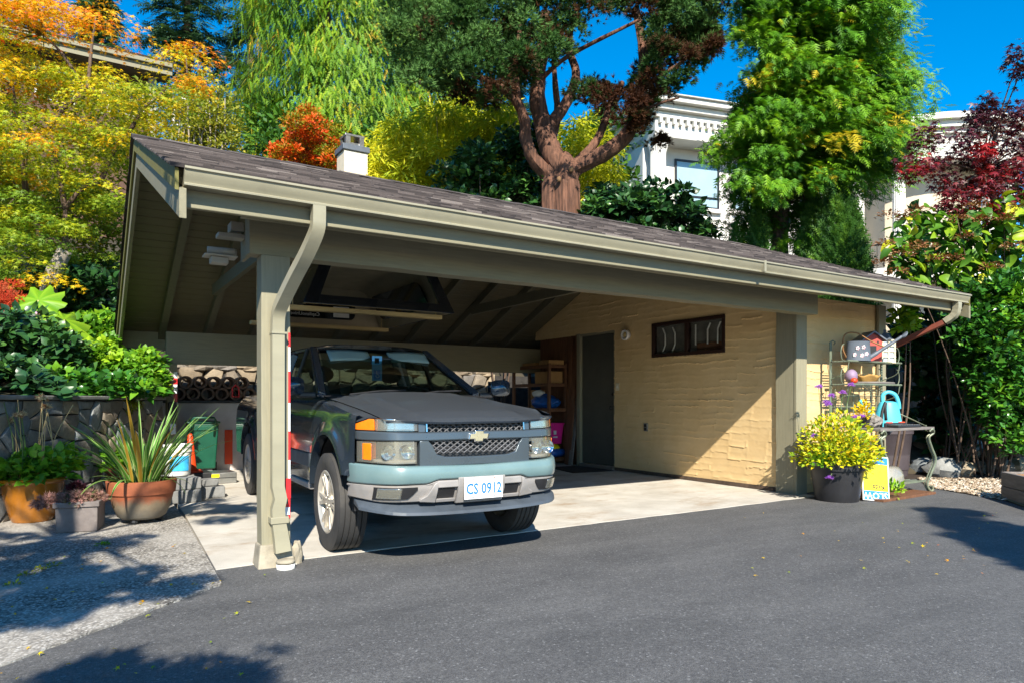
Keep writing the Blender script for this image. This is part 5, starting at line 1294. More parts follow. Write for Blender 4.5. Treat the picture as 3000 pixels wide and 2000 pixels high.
# white vent pipe, rain barrel, tub
WP = MB(); WP.tube(bez([(9.50, 5.5, 0), (9.50, 5.5, .8), (9.50, 5.5, 1.40), (9.48, 5.45, 1.50), (9.42, 5.36, 1.51), (9.38, 5.3, 1.46), (9.37, 5.29, 1.42)], 4), .035, 12); WP.build('vent_pipe', M['white'], None, smooth=True, label='white plastic gooseneck pipe behind the stucco corner', cat='pipe')
RB = thing('plastic_barrel', 'mauve plastic barrel beyond the rack, shade put into its colour', 'barrel', (10.5, 5.9, 0))
M['mauve'] = basic('shade_darkened_mauve_plastic', (.062, .048, .053), .6, 0, .15, 5, .1)  # base colour lowered so the barrel looks shaded
q = MB(); q.lathe([(0, 0), (.30, 0), (.36, .62), (.38, .64), (.38, .70), (.35, .70), (.32, .1), (0, .1)], 30, cap=False); q.build('barrel', M['mauve'], RB, auto=40)
q = MB(); q.lathe([(.385, .69), (.385, .715), (0, .725)], 30, cap=False); q.build('lid', M['mauve'], RB)
q = MB(); q.box(-.26, .26, -.16, .16, 0, .2); o = q.build('grey_tub', M['slate'], None, bev=.03, label='grey tub tipped on the lid of the mauve barrel', cat='tub'); o.location = (10.35, 5.85, .76); o.rotation_euler = (R(8), R(-20), R(20))
# fence boards behind
M['fencewood'] = basic('shade_darkened_fence_wood', (.075, .058, .048), .85, 0, .3, 4, .4, 30, stretch=(8, 8, .8))  # brown darkened in the base colour to stand for shrub shade
FN = thing('board_fence', 'weathered brown board fence, darkened for shade, behind the shrubs beside the stucco room', 'fence', (12, 7.1, 0), world=True)
for k in range(34):
    x = 9.5+k*.155; MB().box(x, x+.148, 7.08+.006*(k % 2), 7.105+.006*(k % 2), .1, 2.35+.02*math.sin(k*2.1)).build('fence_board', M['fencewood'], FN, bev=.002)
for k in range(4): MB().box(9.7+k*1.6, 9.8+k*1.6, 7.12, 7.22, 0, 2.3).build('fence_post', M['greyw'], FN)
for z in (.6, 1.9): MB().box(9.5, 14.7, 7.114, 7.16, z, z+.09).build('fence_rail', M['greyw'], FN)
# rocks, gravel, timber bed, hose
rr = random.Random(21)
rockspec = [(2120, 1085, .30, .28), (2165, 1092, .42, .36), (2212, 1092, .30, .24), (2258, 1088, .26, .2), (2300, 1085, .34, .24), (2345, 1085, .45, .3), (2225, 1070, .40, .5), (2180, 1068, .3, .42), (2290, 1060, .55, .46), (2340, 1062, .4, .5), (2140, 1070, .26, .4), (2380, 1080, .4, .3), (2255, 1075, .3, .42), (2320, 1074, .34, .38)]
rl = ['mossy grey rock', 'large rounded grey rock', 'pale broken rock', 'small dark rock', 'flat brown rock', 'long grey rock']
lowr = sorted(q[0] for q in rockspec if q[1] > 1080); uppr = sorted(q[0] for q in rockspec if q[1] <= 1080)
for i, (u, v, w, hh) in enumerate(rockspec):
    p = gz(u, v); b = .10 if v > 1080 else .30
    q = MB(); q.ball((0, 0, 0), (w*.62, w*.5, max(.10, hh*.5)), 11, 8, .16, i+30)
    o = q.build('garden_rock', M['stone'] if i % 4 != 2 else M['tanstone'], None, auto=38); o.location = (p.x, p.y+(0 if v > 1080 else .15), b); o.rotation_euler = (rr.uniform(-.2, .2), rr.uniform(-.2, .2), rr.uniform(0, 3))
    tag(o, f"{'broad' if w > .37 else 'small'} {'tan' if i % 4 == 2 else 'grey'} rock, {ORD[(lowr if v > 1080 else uppr).index(u)]} from the barrel in the {'lower' if v > 1080 else 'upper'} row of edging rocks", 'rock', 'rocks edging the shaded bed')
t = NT('bark_gravel'); oi = t.n('ShaderNodeAttribute'); oi.attribute_name = 'tone'
M['gravel'] = t.fin(t.ramp(oi.outputs['Fac'], [(0, (.12, .08, .05)), (.4, (.34, .25, .16)), (.8, (.5, .42, .32)), (1, (.62, .56, .48))]), .9)
q = MB(); tn = []
pa = [gz(2108, 1098), gz(2135, 1118), gz(2315, 1150), gz(2352, 1140), gz(2300, 1100)]
for k in range(2600):
    a, b = rr.random(), rr.random(); L0_ = pa[0].lerp(pa[4], a); L1_ = pa[1].lerp(pa[2], a); p = L0_.lerp(L1_, b); s2 = rr.uniform(.008, .026); t0 = rr.uniform(0, 6.3)
    n0 = len(q.v); z = .0+rr.uniform(0, .02)
    for i in range(5):
        th = t0+2*math.pi*i/5; q.v.append((p.x+s2*math.cos(th)*rr.uniform(.7, 1.6), p.y+s2*math.sin(th), z+rr.uniform(-.006, .006)))
    q.v.append((p.x, p.y, z+s2*.6)); q.f += [(n0+i, n0+(i+1) % 5, n0+5) for i in range(5)]; tn += [rr.random()]*6
o = q.build('gravel', M['gravel'], None, kind='stuff', label='tan bark chips and gravel along the asphalt edge'); set_tone(o, tn)
q = MB(); q.add([(p.x, p.y, .0) for p in (pa[1], pa[2], pa[3], pa[4], pa[0])], [(0, 1, 2, 3, 4)]); q.add([(14, 5.2, -.002), (14, 8, -.002), (9.3, 8, -.002), (9.35, 5.6, -.002), (pa[0].x, pa[0].y, -.002), (pa[4].x, pa[4].y, -.002)], [(0, 1, 2, 3, 4, 5)]); q.build('planting_bed', M['soil'], None, kind='structure')
TBX = thing('raised_bed', 'weathered grey timber raised bed with dry leaves by the garden hose', 'raised bed', (9.12, 3.72, -.01), R(-135))
for k in range(2): MB().box(0, 1.8, -.045, 0, .0+k*.165, .16+k*.165).build('timber', M['greyw'], TBX, bev=.008)
for k in range(2): MB().box(-.045, 0, .0, 1.4, .0+k*.165, .16+k*.165).build('timber', M['greyw'], TBX, bev=.008)
MB().box(.0, 1.8, .0, 1.4, .0, .27).build('soil', M['soil'], TBX); MB().box(.01, 1.79, .02, 1.3, .275, .30).build('dry_leaves', basic('orange_dry_leaves', (.36, .17, .05), .9, 0, .5, 30, .9, 40), TBX)
hp = bez([(10.6, 5.35, .012), (10.1, 4.75, .012), (9.55, 4.2, .012), (9.05, 3.72, .014), (8.6, 3.32, .012), (7.9, 2.75, .012), (7.2, 2.4, .012)], 10)
MB().tube(hp, .012, 8).build('garden_hose', basic('dark_green_hose', (.012, .06, .045), .4), None, smooth=True, label='dark green garden hose curving along the asphalt edge', cat='hose')
# ============================================================= foliage engine
def T_(pts, faces): return np.array(pts, float), faces
TPL = {}
TPL['leaf'] = T_([(0, 0, 0), (.30, .45, .10), (0, 1, -.04), (-.30, .45, .10)], [(0, 1, 2), (0, 2, 3)])
TPL['narrow'] = T_([(0, 0, 0), (.10, .4, .03), (0, 1, -.12), (-.10, .4, .03)], [(0, 1, 2), (0, 2, 3)])
TPL['broad'] = T_([(0, 0, 0), (.34, .22, .10), (.36, .55, .10), (0, 1.05, -.16), (-.36, .55, .10), (-.34, .22, .10), (0, .4, .0), (0, .75, -.04)],
                  [(0, 1, 6), (1, 2, 6), (2, 7, 6), (2, 3, 7), (3, 4, 7), (4, 6, 7), (4, 5, 6), (5, 0, 6)])
_p, _f = [], []
for a in (-115, -62, 0, 62, 115):
    L = 1 if a == 0 else .92 if abs(a) < 90 else .62; t = R(a); k = len(_p)
    d = (math.sin(t), math.cos(t)); s = (math.cos(t), -math.sin(t))
    _p += [(0, 0, 0), (d[0]*L*.45+s[0]*.13, d[1]*L*.45+s[1]*.13, .03), (d[0]*L, d[1]*L, -.10), (d[0]*L*.45-s[0]*.13, d[1]*L*.45-s[1]*.13, .03)]; _f += [(k, k+1, k+2), (k, k+2, k+3)]
TPL['maple'] = T_(_p, _f)
_p, _f = [], []
for i in range(6):      # flat fern-like spray that droops
    y = .08+.15*i; w = .36*(1-.12*i)*(.6+.4*math.sin(i+.8)); z = -.22*y*y
    for sg in (-1, 1):
        k = len(_p); _p += [(0, y-.05, z), (0, y+.05, z), (sg*w, y+.20, z-.08), (sg*w*.55, y+.04, z-.02)]; _f += [(k, k+2, k+1), (k, k+3, k+2)]
k = len(_p); _p += [(-.02, .85, -.16), (.02, .85, -.16), (0, 1.12, -.3)]; _f += [(k, k+1, k+2)]
TPL['spray'] = T_(_p, _f)
_p, _f = [], []
for i in range(4):      # light spray
    y = .08+.22*i; w = .44*(1-.16*i); z = -.20*y*y
    for sg in (-1, 1):
        k = len(_p); _p += [(0, y-.09, z), (0, y+.09, z-.02), (sg*w, y+.24, z-.10)]; _f += [(k, k+2, k+1)]
k = len(_p); _p += [(-.03, .8, -.14), (.03, .8, -.14), (0, 1.12, -.3)]; _f += [(k, k+1, k+2)]
TPL['sprig'] = T_(_p, _f)
_p, _f = [], []
for a in (-58, -28, 0, 28, 58):       # flat fan
    t = R(a); L = 1-.004*abs(a); k = len(_p); d = (math.sin(t), math.cos(t)); s = (math.cos(t)*.11, -math.sin(t)*.11)
    _p += [(0, 0, 0), (d[0]*L*.6+s[0], d[1]*L*.6+s[1], -.05), (d[0]*L, d[1]*L, -.22), (d[0]*L*.6-s[0], d[1]*L*.6-s[1], -.05)]; _f += [(k, k+1, k+2), (k, k+2, k+3)]
TPL['fan'] = T_(_p, _f)
_p, _f = [], []
for i in range(5):      # hanging rope of scale leaves
    y = .05+.19*i; w = .13*(1-.10*i)
    for sg in (-1, 1):
        k = len(_p); _p += [(0, y-.07, 0), (0, y+.09, -.01), (sg*w, y+.17, -.05*sg)]; _f += [(k, k+2, k+1)]
TPL['rope'] = T_(_p, _f)
_p, _f = [], []
for a in (-105, -55, 0, 55, 105):
    L = 1 if a == 0 else .85 if abs(a) < 90 else .55; t = R(a); k = len(_p)
    _p += [(math.cos(t)*.14, -math.sin(t)*.14, 0), (-math.cos(t)*.14, math.sin(t)*.14, 0), (math.sin(t)*L, math.cos(t)*L, -.12)]; _f += [(k, k+1, k+2)]
TPL['star'] = T_(_p, _f)
_p, _f = [], []
for i in range(7):      # tuft
    t = 2*math.pi*i/7; d = (math.cos(t)*.55, .75+.25*(i % 2), math.sin(t)*.55); k = len(_p)
    s = (-math.sin(t)*.1, 0, math.cos(t)*.1); _p += [(s[0], 0, s[2]), (-s[0], 0, -s[2]), d]; _f += [(k, k+1, k+2)]
TPL['tuft'] = T_(_p, _f)
def leaves(name, mat, parent, tpl, pos, axis, nrm, size, tone, **kw):
    V, F = TPL[tpl]; pos = np.asarray(pos, float); N = len(pos); K = len(V)
    a = np.asarray(axis, float); a = a/np.maximum(1e-6, np.linalg.norm(a, axis=1, keepdims=True))
    n = np.asarray(nrm, float)-.55*np.array(LD); n = n-a*(n*a).sum(1, keepdims=True); n = n/np.maximum(1e-6, np.linalg.norm(n, axis=1, keepdims=True))
    s = np.cross(a, n); size = np.broadcast_to(np.asarray(size, float), (N,))[:, None, None]
    P = pos[:, None, :]+size*(V[None, :, 0:1]*s[:, None, :]+V[None, :, 1:2]*a[:, None, :]+V[None, :, 2:3]*n[:, None, :])
    me = bpy.data.meshes.new(name); me.vertices.add(N*K); me.vertices.foreach_set('co', P.reshape(-1).astype(np.float32))
    Fa = np.array(F, dtype=np.int64); nf = len(F); idx = (Fa[None]+(np.arange(N)*K)[:, None, None]).reshape(-1)
    me.loops.add(N*nf*3); me.loops.foreach_set('vertex_index', idx.astype(np.int32))
    me.polygons.add(N*nf); me.polygons.foreach_set('loop_start', (np.arange(N*nf)*3).astype(np.int32))
    at_ = me.attributes.new('tone', 'FLOAT', 'POINT'); at_.data.foreach_set('value', np.repeat(np.clip(tone, 0, 1), K).astype(np.float32))
    me.materials.append(mat); me.update(calc_edges=True); me.validate()
    o = bpy.data.objects.new(name, me); link(o, parent); return tag(o, **kw)
def rvec(n): v = rng.normal(size=(n, 3)); return v/np.linalg.norm(v, axis=1, keepdims=True)
def in_poly(poly, u, v):
    c = False; n = len(poly)
    for i in range(n):
        (x1, y1), (x2, y2) = poly[i-1], poly[i]
        if (y1 > v) != (y2 > v) and u < (x2-x1)*(v-y1)/(y2-y1)+x1: c = not c
    return c
def sample(poly, n, D0, D1):
    us = [p[0] for p in poly]; vs = [p[1] for p in poly]; out = []; uv = []
    while len(out) < n:
        u = rng.uniform(min(us), max(us)); v = rng.uniform(min(vs), max(vs))
        if in_poly(poly, u, v): out.append(at(u, v, rng.uniform(D0, D1))); uv.append((u, v))
    return np.array(out), np.array(uv)
def clumps(centers, rad, per, flat=1., drop=0.):
    """leaf anchor points on the outside of clumps: positions, outward dirs, clump index"""
    n = len(centers); rad = np.broadcast_to(np.asarray(rad, float), (n,))
    idx = np.repeat(np.arange(n), per); d = rvec(n*per); d[:, 2] = np.abs(d[:, 2])*.9+d[:, 2]*.1-.15; d[:, 2] *= flat
    r = rad[idx]*rng.uniform(.45, 1.05, n*per)
    p = centers[idx]+d*r[:, None]; p[:, 2] -= drop*rng.random(n*per); return p, d, idx
def limb(parent, mat, pts, r0, r1, nm='branch', n=5, seg=8):
    P = bez(pts, n); m = len(P); rad = [r0+(r1-r0)*i/(m-1) for i in range(m)]
    rad = [r*(1+.10*noise.noise((i*.7, r0*50, 1))) for i, r in enumerate(rad)]
    if mat is M['redbark']:
        seg = max(10, int(seg*1.8)); q = MB(); q.tube(P, rad, seg)
        for i in range(m):
            for k in range(seg):
                t = 2*math.pi*k/seg; f = 1+.16*noise.noise((math.cos(t)*2.6, math.sin(t)*2.6, i*.16+r0*9))+.09*noise.noise((math.cos(t)*7, math.sin(t)*7, i*.3))
                q.v[i*seg+k] = tuple(P[i]+(Vector(q.v[i*seg+k])-P[i])*f)
        return q.build(nm, mat, parent, auto=30)
    q = MB(); q.tube(P, rad, seg); return q.build(nm, mat, parent, smooth=True)
F_ = foliage
FM = dict(
 maple=F_('autumn_maple_leaves', [(0, (0.161, 0.283, 0.020)), (.3, (0.454, 0.529, 0.020)), (.52, (0.850, 0.625, 0.015)), (.78, (0.850, 0.398, 0.011)), (1, (0.850, 0.151, 0.011))], .48, .5),
 burg=F_('burgundy_maple_leaves', [(0, (0.046, 0.012, 0.019)), (.5, (0.116, 0.022, 0.031)), (.8, (0.248, 0.016, 0.022)), (1, (0.434, 0.019, 0.019))], .3, .4),
 fir=F_('dark_fir_needles', [(0, (0.026, 0.069, 0.045)), (.6, (0.062, 0.149, 0.074)), (1, (0.149, 0.248, 0.074))], .15, .6),
 cypress=F_('bright_cypress_sprays', [(0, (0.054, 0.155, 0.012)), (.5, (0.155, 0.310, 0.012)), (.85, (0.341, 0.434, 0.016)), (1, (0.527, 0.341, 0.019))], .3, .55),
 cedar=F_('fresh_green_cedar_sprays', [(0, (0.028, 0.116, 0.009)), (.5, (0.101, 0.271, 0.011)), (.9, (0.232, 0.419, 0.012)), (1, (0.512, 0.403, 0.016))], .3, .5),
 thuja=F_('deep_green_thuja_sprays', [(0, (0.019, 0.070, 0.012)), (.6, (0.054, 0.155, 0.016)), (1, (0.139, 0.264, 0.019))], .25, .55),
 juniper=F_('juniper_foliage', [(0, (.05, .018, .008)), (.22, (.10, .045, .022)), (.34, (.020, .045, .010)), (.68, (.050, .125, .028)), (1, (.115, .23, .06))], .25, .6, .12),
 bamboo=F_('golden_bamboo_leaves', [(0, (.34, .44, .02)), (.5, (.62, .63, .03)), (1, (.80, .70, .05))], .45, .5), 
 birch=F_('olive_birch_leaves', [(0, (0.124, 0.171, 0.016)), (.6, (0.310, 0.326, 0.031)), (1, (0.589, 0.496, 0.046))], .35, .5),
 redsh=F_('red_orange_leaves', [(0, (0.155, 0.202, 0.012)), (.3, (0.434, 0.248, 0.012)), (.55, (0.651, 0.093, 0.012)), (1, (0.800, 0.132, 0.012))], .35, .5),
 darksh=F_('dark_glossy_leaves', [(0, (0.012, 0.043, 0.016)), (.6, (0.028, 0.093, 0.022)), (1, (0.078, 0.186, 0.031))], .15, .35, .5),
 green=F_('fresh_green_leaves', [(0, (0.046, 0.155, 0.012)), (.5, (0.132, 0.326, 0.016)), (1, (0.357, 0.558, 0.023))], .35, .45),
 camellia=F_('glossy_green_leaves', [(0, (0.019, 0.085, 0.016)), (.6, (0.054, 0.202, 0.019)), (1, (0.186, 0.388, 0.019))], .25, .28, .6),
 vib=F_('viburnum_leaves', [(0, (0.028, 0.109, 0.016)), (.5, (0.109, 0.264, 0.019)), (.8, (0.295, 0.449, 0.019)), (1, (0.589, 0.558, 0.023))], .35, .42),
 yellow=F_('yellow_green_leaves', [(0, (0.093, 0.217, 0.012)), (.35, (0.341, 0.465, 0.016)), (.7, (0.775, 0.682, 0.016)), (1, (0.800, 0.512, 0.012))], .35, .5),
 purple=F_('purple_flowers', [(0, (0.310, 0.093, 0.651)), (1, (0.589, 0.217, 0.800))], .3, .5),
 pinkfl=F_('pink_flowers', [(0, (0.775, 0.341, 0.527)), (1, (0.800, 0.744, 0.800))], .3, .5),
 sedum=F_('brown_red_sedum', [(0, (0.465, 0.043, 0.016)), (.6, (0.651, 0.078, 0.022)), (1, (0.465, 0.155, 0.062))], .2, .7),
 succ=F_('mauve_green_succulent', [(0, (0.109, 0.155, 0.054)), (.5, (0.248, 0.116, 0.093)), (1, (0.403, 0.217, 0.186))], .15, .5),
 dry=F_('brown_flower_heads', [(0, (0.155, 0.054, 0.019)), (.6, (0.341, 0.155, 0.062)), (1, (0.800, 0.682, 0.403))], .2, .8))
def tree(name, label, cat, base, group=None): return thing(name, label, cat, tuple(base), world=True, group=group)
def ground(p): return Vector((p.x, p.y, terrain_z(p.x, p.y)-.1))
# ---------------------------------------------------------- Japanese maple, autumn colours
b0 = at(108, 705, 11.4); g = ground(b0)
JM = tree('maple_tree', 'autumn maple tree turning orange and yellow above the stone wall', 'tree', g)
limb(JM, M['palebark'], [g, b0, at(118, 640, 11.4), at(150, 575, 11.4)], .15, .11, 'trunk', 6, 12)
mp = [(-200, -80), (255, -80), (272, 55), (205, 88), (185, 150), (300, 165), (385, 165), (395, 118), (450, 100), (490, 190), (478, 262), (400, 300), (385, 335), (290, 420), (268, 560), (262, 640), (150, 655), (60, 640), (-200, 640)]
NP = 215; C, uv = sample(mp, NP, 10.2, 12.7)
jm_par = [at(150, 575, 11.4), at(95, 560, 11.2), at(150, 480, 11.6), at(60, 450, 11.2), at(230, 420, 11.5), at(110, 300, 11.6), at(300, 300, 11.6), at(200, 220, 11.4), at(30, 200, 11.4), at(360, 230, 11.6), at(100, 80, 11.6), at(220, 40, 11.5), at(430, 170, 11.8)]
for a, b in ((0, 1), (0, 2), (1, 3), (2, 4), (2, 5), (4, 6), (5, 7), (3, 8), (6, 9), (7, 10), (7, 11), (9, 12)):
    A, B = jm_par[a], jm_par[b]; limb(JM, M['bark'], [A, A.lerp(B, .5)+Vector((0, 0, .12)), B], .055-.003*a, .035-.0022*b, 'branch', 4, 7)
for i in range(0, NP, 5):
    c = Vector(C[i]); k = min(jm_par, key=lambda p: (p-c).length); limb(JM, M['bark'], [k, k.lerp(c, .5)+Vector((0, 0, .08)), c], .016, .006, 'twig', 3, 5)
per = 260; pr = rng.uniform(.30, .62, NP); idx = np.repeat(np.arange(NP), per); th = rng.uniform(0, 6.283, NP*per); rad = np.sqrt(rng.random(NP*per))*pr[idx]
pos = C[idx]+np.stack([rad*np.cos(th), rad*np.sin(th), .045*rng.normal(size=NP*per)-.42*(rad/pr[idx])**2*pr[idx]], 1)
ax = np.stack([np.cos(th), np.sin(th), -.5+.5*rng.normal(size=NP*per)], 1)+.6*rvec(NP*per)
tn = .60-uv[idx, 1]/900+.10*np.sin(uv[idx, 0]/60.)+.16*rng.normal(size=NP)[idx]+.09*rng.normal(size=NP*per)+.10*(uv[idx, 0] > 240)
leaves('crown', FM['maple'], JM, 'star', pos, ax, np.array([0, 0, 1.])+.55*rvec(NP*per), rng.uniform(.035, .075, NP*per), tn)
# ---------------------------------------------------------- burgundy maple
b0 = at(2330, 700, 11); g = ground(b0)
BMp = tree('maple_tree', 'burgundy maple tree in front of the white mansion rotunda', 'tree', g)
bpts = [g, at(2320, 640, 11), at(2290, 480, 11), at(2260, 400, 11)]
limb(BMp, M['bark'], bpts, .09, .05, 'trunk', 5, 9)
bp = [(2110, 330), (2140, 285), (2200, 265), (2262, 225), (2300, 262), (2352, 235), (2520, 200), (2520, 500), (2352, 500), (2260, 510), (2185, 470), (2130, 440), (2095, 390)]
C, uv = sample(bp, 84, 10.2, 11.8)
extra = np.array([at(u, v, 10.6) for u, v in ((2345, 120), (2350, 160), (2270, 235), (2330, 250), (2360, 130), (2240, 262))]); C = np.vstack([C, extra]); uv = np.vstack([uv, [(2345, 120)]*6]); n = len(C)
for i in range(0, n, 4):
    c = Vector(C[i]); k = Vector(bpts[3]); limb(BMp, M['bark'], [k, k.lerp(c, .5)+Vector((0, 0, .1)), c], .02, .005, 'branch', 3, 5)
per = 90; idx = np.repeat(np.arange(n), per); th = rng.uniform(0, 6.283, n*per); rad = np.sqrt(rng.random(n*per))*rng.uniform(.15, .34, n)[idx]
pos = C[idx]+np.stack([rad*np.cos(th), rad*np.sin(th), .09*rng.normal(size=n*per)-rad*.3], 1)
leaves('crown', FM['burg'], BMp, 'star', pos, np.stack([np.cos(th), np.sin(th), -.5+.4*rng.normal(size=n*per)], 1)+.6*rvec(n*per), np.array([0, 0, 1.])+.6*rvec(n*per), rng.uniform(.06, .11, n*per), .38+.0022*(uv[idx, 1]-330)+.2*rng.normal(size=n)[idx]+.1*rng.normal(size=n*per))
# ---------------------------------------------------------- conifers far behind
def fir(u, D, half, v0, v1, label, tonebase=0., nb=170, seed=0):
    base = at(u, v1, D); g = ground(base); top = at(u, v0, D)
    t = tree('fir_tree', label, 'tree', g, group='tall dark firs on the skyline'); limb(t, M['bark'], [g, base, base.lerp(top, .5), top], .34, .05, 'trunk', 3, 8)
    pos, ax, nr, tn = [], [], [], []; H = top.z-base.z
    for k in range(nb):
        f = rng.random()**.8; z = base.z+H*f; L = half*(1-f*.82)*rng.uniform(.6, 1.1); a = rng.uniform(0, 6.283)
        d = np.array([math.cos(a), math.sin(a), 0]); cl = rng.normal()*.25; m = 35
        s_k = rng.random(m)**.7; side = np.array([-d[1], d[0], 0])
        w = (rng.random(m)-.5)*L*.5*(1-s_k*.6)
        p = np.array([base.x, base.y, z])+d*(s_k*L)[:, None]+side*w[:, None]; p[:, 2] += -.30*L*s_k**1.3*.6+.25*L*np.maximum(0, s_k-.75)+.05*rng.normal(size=m)
        pos.append(p); ax.append(d*.8+side*np.sign(w)[:, None]*.7+.3*rvec(m)+np.array([0, 0, -.2])); nr.append(np.array([0, 0, 1.])+.4*rvec(m)); tn.append(.45+tonebase+.15*cl+.2*rng.normal(size=m)+.25*(s_k-.5))
    leaves('crown', FM['fir'], t, 'sprig', np.vstack(pos), np.vstack(ax), np.vstack(nr), rng.uniform(.33, .76, nb*35), np.concatenate(tn))
fir(430, 36, 3.2, -330, 330, 'broad dark fir behind the brown eaved house')
fir(575, 37, 2.8, -260, 330, 'dark fir with open branches beside the bright cypress', .1, 120)
fir(225, 38, 2.2, -120, 300, 'slender fir rising above the autumn maple', .2, 110)
fir(1060, 44, 3.4, 130, 520, 'low fir seen through the golden bamboo', .15, 130)
fir(1180, 46, 3.0, 60, 520, 'hazy fir behind the red barked juniper', .0, 120)
fir(1385, 45, 2.2, 190, 520, 'short fir filling the gap beside the mansion', .1, 90)
fir(-60, 34, 3.4, -200, 500, 'fir at the far end behind the autumn maple', .0, 110)
# ---------------------------------------------------------- large bright cypress
def weeping(u, D, half, v0, v1, tname, label, nb, per, fm, size, cone=.75, seed=0, shell=.55):
    base = at(u, v1, D); g = ground(base); top = at(u, v0, D)
    t = tree(tname, label, 'tree', g); limb(t, M['bark'], [g, base, base.lerp(top, .5), top], .42, .08, 'trunk', 3, 10)
    H = top.z-base.z; pos, ax, nr, tn = [], [], [], []
    for k in range(nb):
        f = rng.random(); z = base.z+H*f; a = rng.uniform(0, 6.283); Rr = half*(1-cone*f)*(.82+.3*noise.noise((math.cos(a)*2, math.sin(a)*2, f*6)))
        d = np.array([math.cos(a), math.sin(a), 0]); m = per; s_k = shell+(1-shell)*rng.random(m)
        p = np.array([base.x, base.y, z])+d*(s_k*Rr)[:, None]+.34*rng.normal(size=(m, 3))*np.array([1, 1, .6]); p[:, 2] -= .75*(s_k-shell)*rng.random(m)*1.6
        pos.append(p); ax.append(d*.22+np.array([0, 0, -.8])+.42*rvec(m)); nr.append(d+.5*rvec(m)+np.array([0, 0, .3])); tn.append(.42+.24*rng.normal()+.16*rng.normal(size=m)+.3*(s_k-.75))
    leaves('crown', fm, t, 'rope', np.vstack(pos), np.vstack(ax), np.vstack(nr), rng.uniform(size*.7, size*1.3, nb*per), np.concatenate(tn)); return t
weeping(745, 24, 4.0, -520, 420, 'cypress_tree', 'tall bright green weeping cypress behind the cream chimney', 900, 50, FM['cypress'], .36, .55)
weeping(960, 25.5, 1.8, -60, 420, 'cypress_tree', 'narrow yellow green cypress beside the golden bamboo', 260, 36, FM['cypress'], .33, .7)
# ---------------------------------------------------------- juniper with red bark
M['stub'] = basic('cut_wood', (.20, .11, .05), .9, 0, .3, 20, .4)
DJ = 13.6; b0 = at(1290, 480, DJ); g = ground(b0)
JN = tree('juniper_tree', 'multi stemmed juniper with peeling red bark behind the carport roof', 'tree', g)
def jl(pts, r0, r1, nm='branch', seg=10):
    return limb(JN, M['redbark'], [at(u, v, DJ+d) for u, v, d in pts], r0, r1, nm, 6, seg)
limb(JN, M['redbark'], [g, at(1268, 470, DJ), at(1268, 420, DJ), at(1262, 385, DJ)], .24, .17, 'trunk', 6, 12)
limb(JN, M['redbark'], [g+Vector((.2, 0, 0)), at(1302, 480, DJ-.1), at(1300, 430, DJ-.1), at(1300, 385, DJ-.1), at(1290, 362, DJ)], .31, .17, 'trunk', 6, 14)
jl([(1262, 405, 0), (1225, 365, -.2), (1207, 320, -.3), (1205, 280, -.4), (1185, 232, -.5), (1140, 195, -.6), (1085, 172, -.8)], .15, .05)
jl([(1290, 395, 0), (1262, 340, 0), (1248, 290, .1), (1234, 230, .1), (1238, 170, .2), (1246, 105, .2), (1252, 30, .3)], .23, .09)
jl([(1250, 300, .05), (1292, 250, .2), (1318, 200, .3), (1322, 160, .4), (1308, 110, .5), (1318, 30, .6)], .13, .05)
jl([(1322, 385, -.1), (1390, 352, -.3), (1440, 310, -.4), (1462, 250, -.4), (1478, 180, -.4), (1476, 110, -.3), (1460, 20, -.2)], .17, .07)
jl([(1312, 385, .1), (1362, 335, .2), (1388, 285, .3), (1402, 235, .4), (1430, 190, .5)], .10, .05)
jl([(1268, 320, .2), (1280, 260, .5), (1275, 190, .6), (1270, 120, .7)], .09, .04)
jl([(1240, 185, .1), (1290, 140, -.2), (1350, 105, -.4), (1420, 70, -.6), (1470, 45, -.7)], .05, .025, 'branch', 7)
jl([(1246, 120, .2), (1200, 138, -.3), (1140, 150, -.6), (1070, 132, -.9)], .045, .02, 'branch', 7)
jl([(1190, 240, -.5), (1185, 180, -.3), (1190, 100, -.2), (1200, 20, 0)], .07, .035, 'branch', 7)
jl([(1476, 200, -.4), (1540, 160, -.6), (1600, 120, -.8)], .05, .02, 'branch', 7)
jl([(1462, 262, -.4), (1510, 240, -.7), (1560, 225, -.9)], .035, .015, 'branch', 6)
for u, v in ((1312, 390), (1284, 412)): MB().ball(at(u, v, DJ-.40), (.05, .04, .055), 12, 8).build('pruned_stub', M['stub'], JN, smooth=True)
jp1 = [(870, -120), (1690, -120), (1655, 60), (1600, 90), (1500, 20), (1400, 25), (1335, 60), (1290, 120), (1205, 190), (1130, 240), (1040, 215), (955, 195), (905, 120)]
jp2 = [(1500, 20), (1660, 40), (1640, 120), (1560, 185), (1505, 235), (1470, 300), (1440, 295), (1430, 240), (1480, 150)]
jp3 = [(1320, 190), (1440, 215), (1425, 245), (1335, 235)]; jp4 = [(1500, 318), (1540, 318), (1540, 328), (1500, 330)]
Cs, UV = [], []
for pl, n in ((jp1, 360), (jp2, 75), (jp3, 9), (jp4, 2)):
    c, uv = sample(pl, n, DJ-1.9, DJ+1.5); Cs.append(c); UV.append(uv)
C = np.vstack(Cs); uv = np.vstack(UV); n = len(C); per = 90
pos, d, idx = clumps(C, np.where(uv[:, 0] > 1440, rng.uniform(.16, .28, n), rng.uniform(.2, .40, n)), per, 1., .1)
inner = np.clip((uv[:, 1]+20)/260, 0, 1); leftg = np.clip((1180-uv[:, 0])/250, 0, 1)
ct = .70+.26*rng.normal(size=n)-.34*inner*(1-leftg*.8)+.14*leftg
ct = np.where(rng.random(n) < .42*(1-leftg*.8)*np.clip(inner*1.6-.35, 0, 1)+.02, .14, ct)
leaves('crown', FM['juniper'], JN, 'tuft', pos, d+.7*rvec(len(pos))+np.array([0, 0, .1]), rvec(len(pos)), rng.uniform(.06, .13, len(pos)), ct[idx]+.10*rng.normal(size=len(pos)))
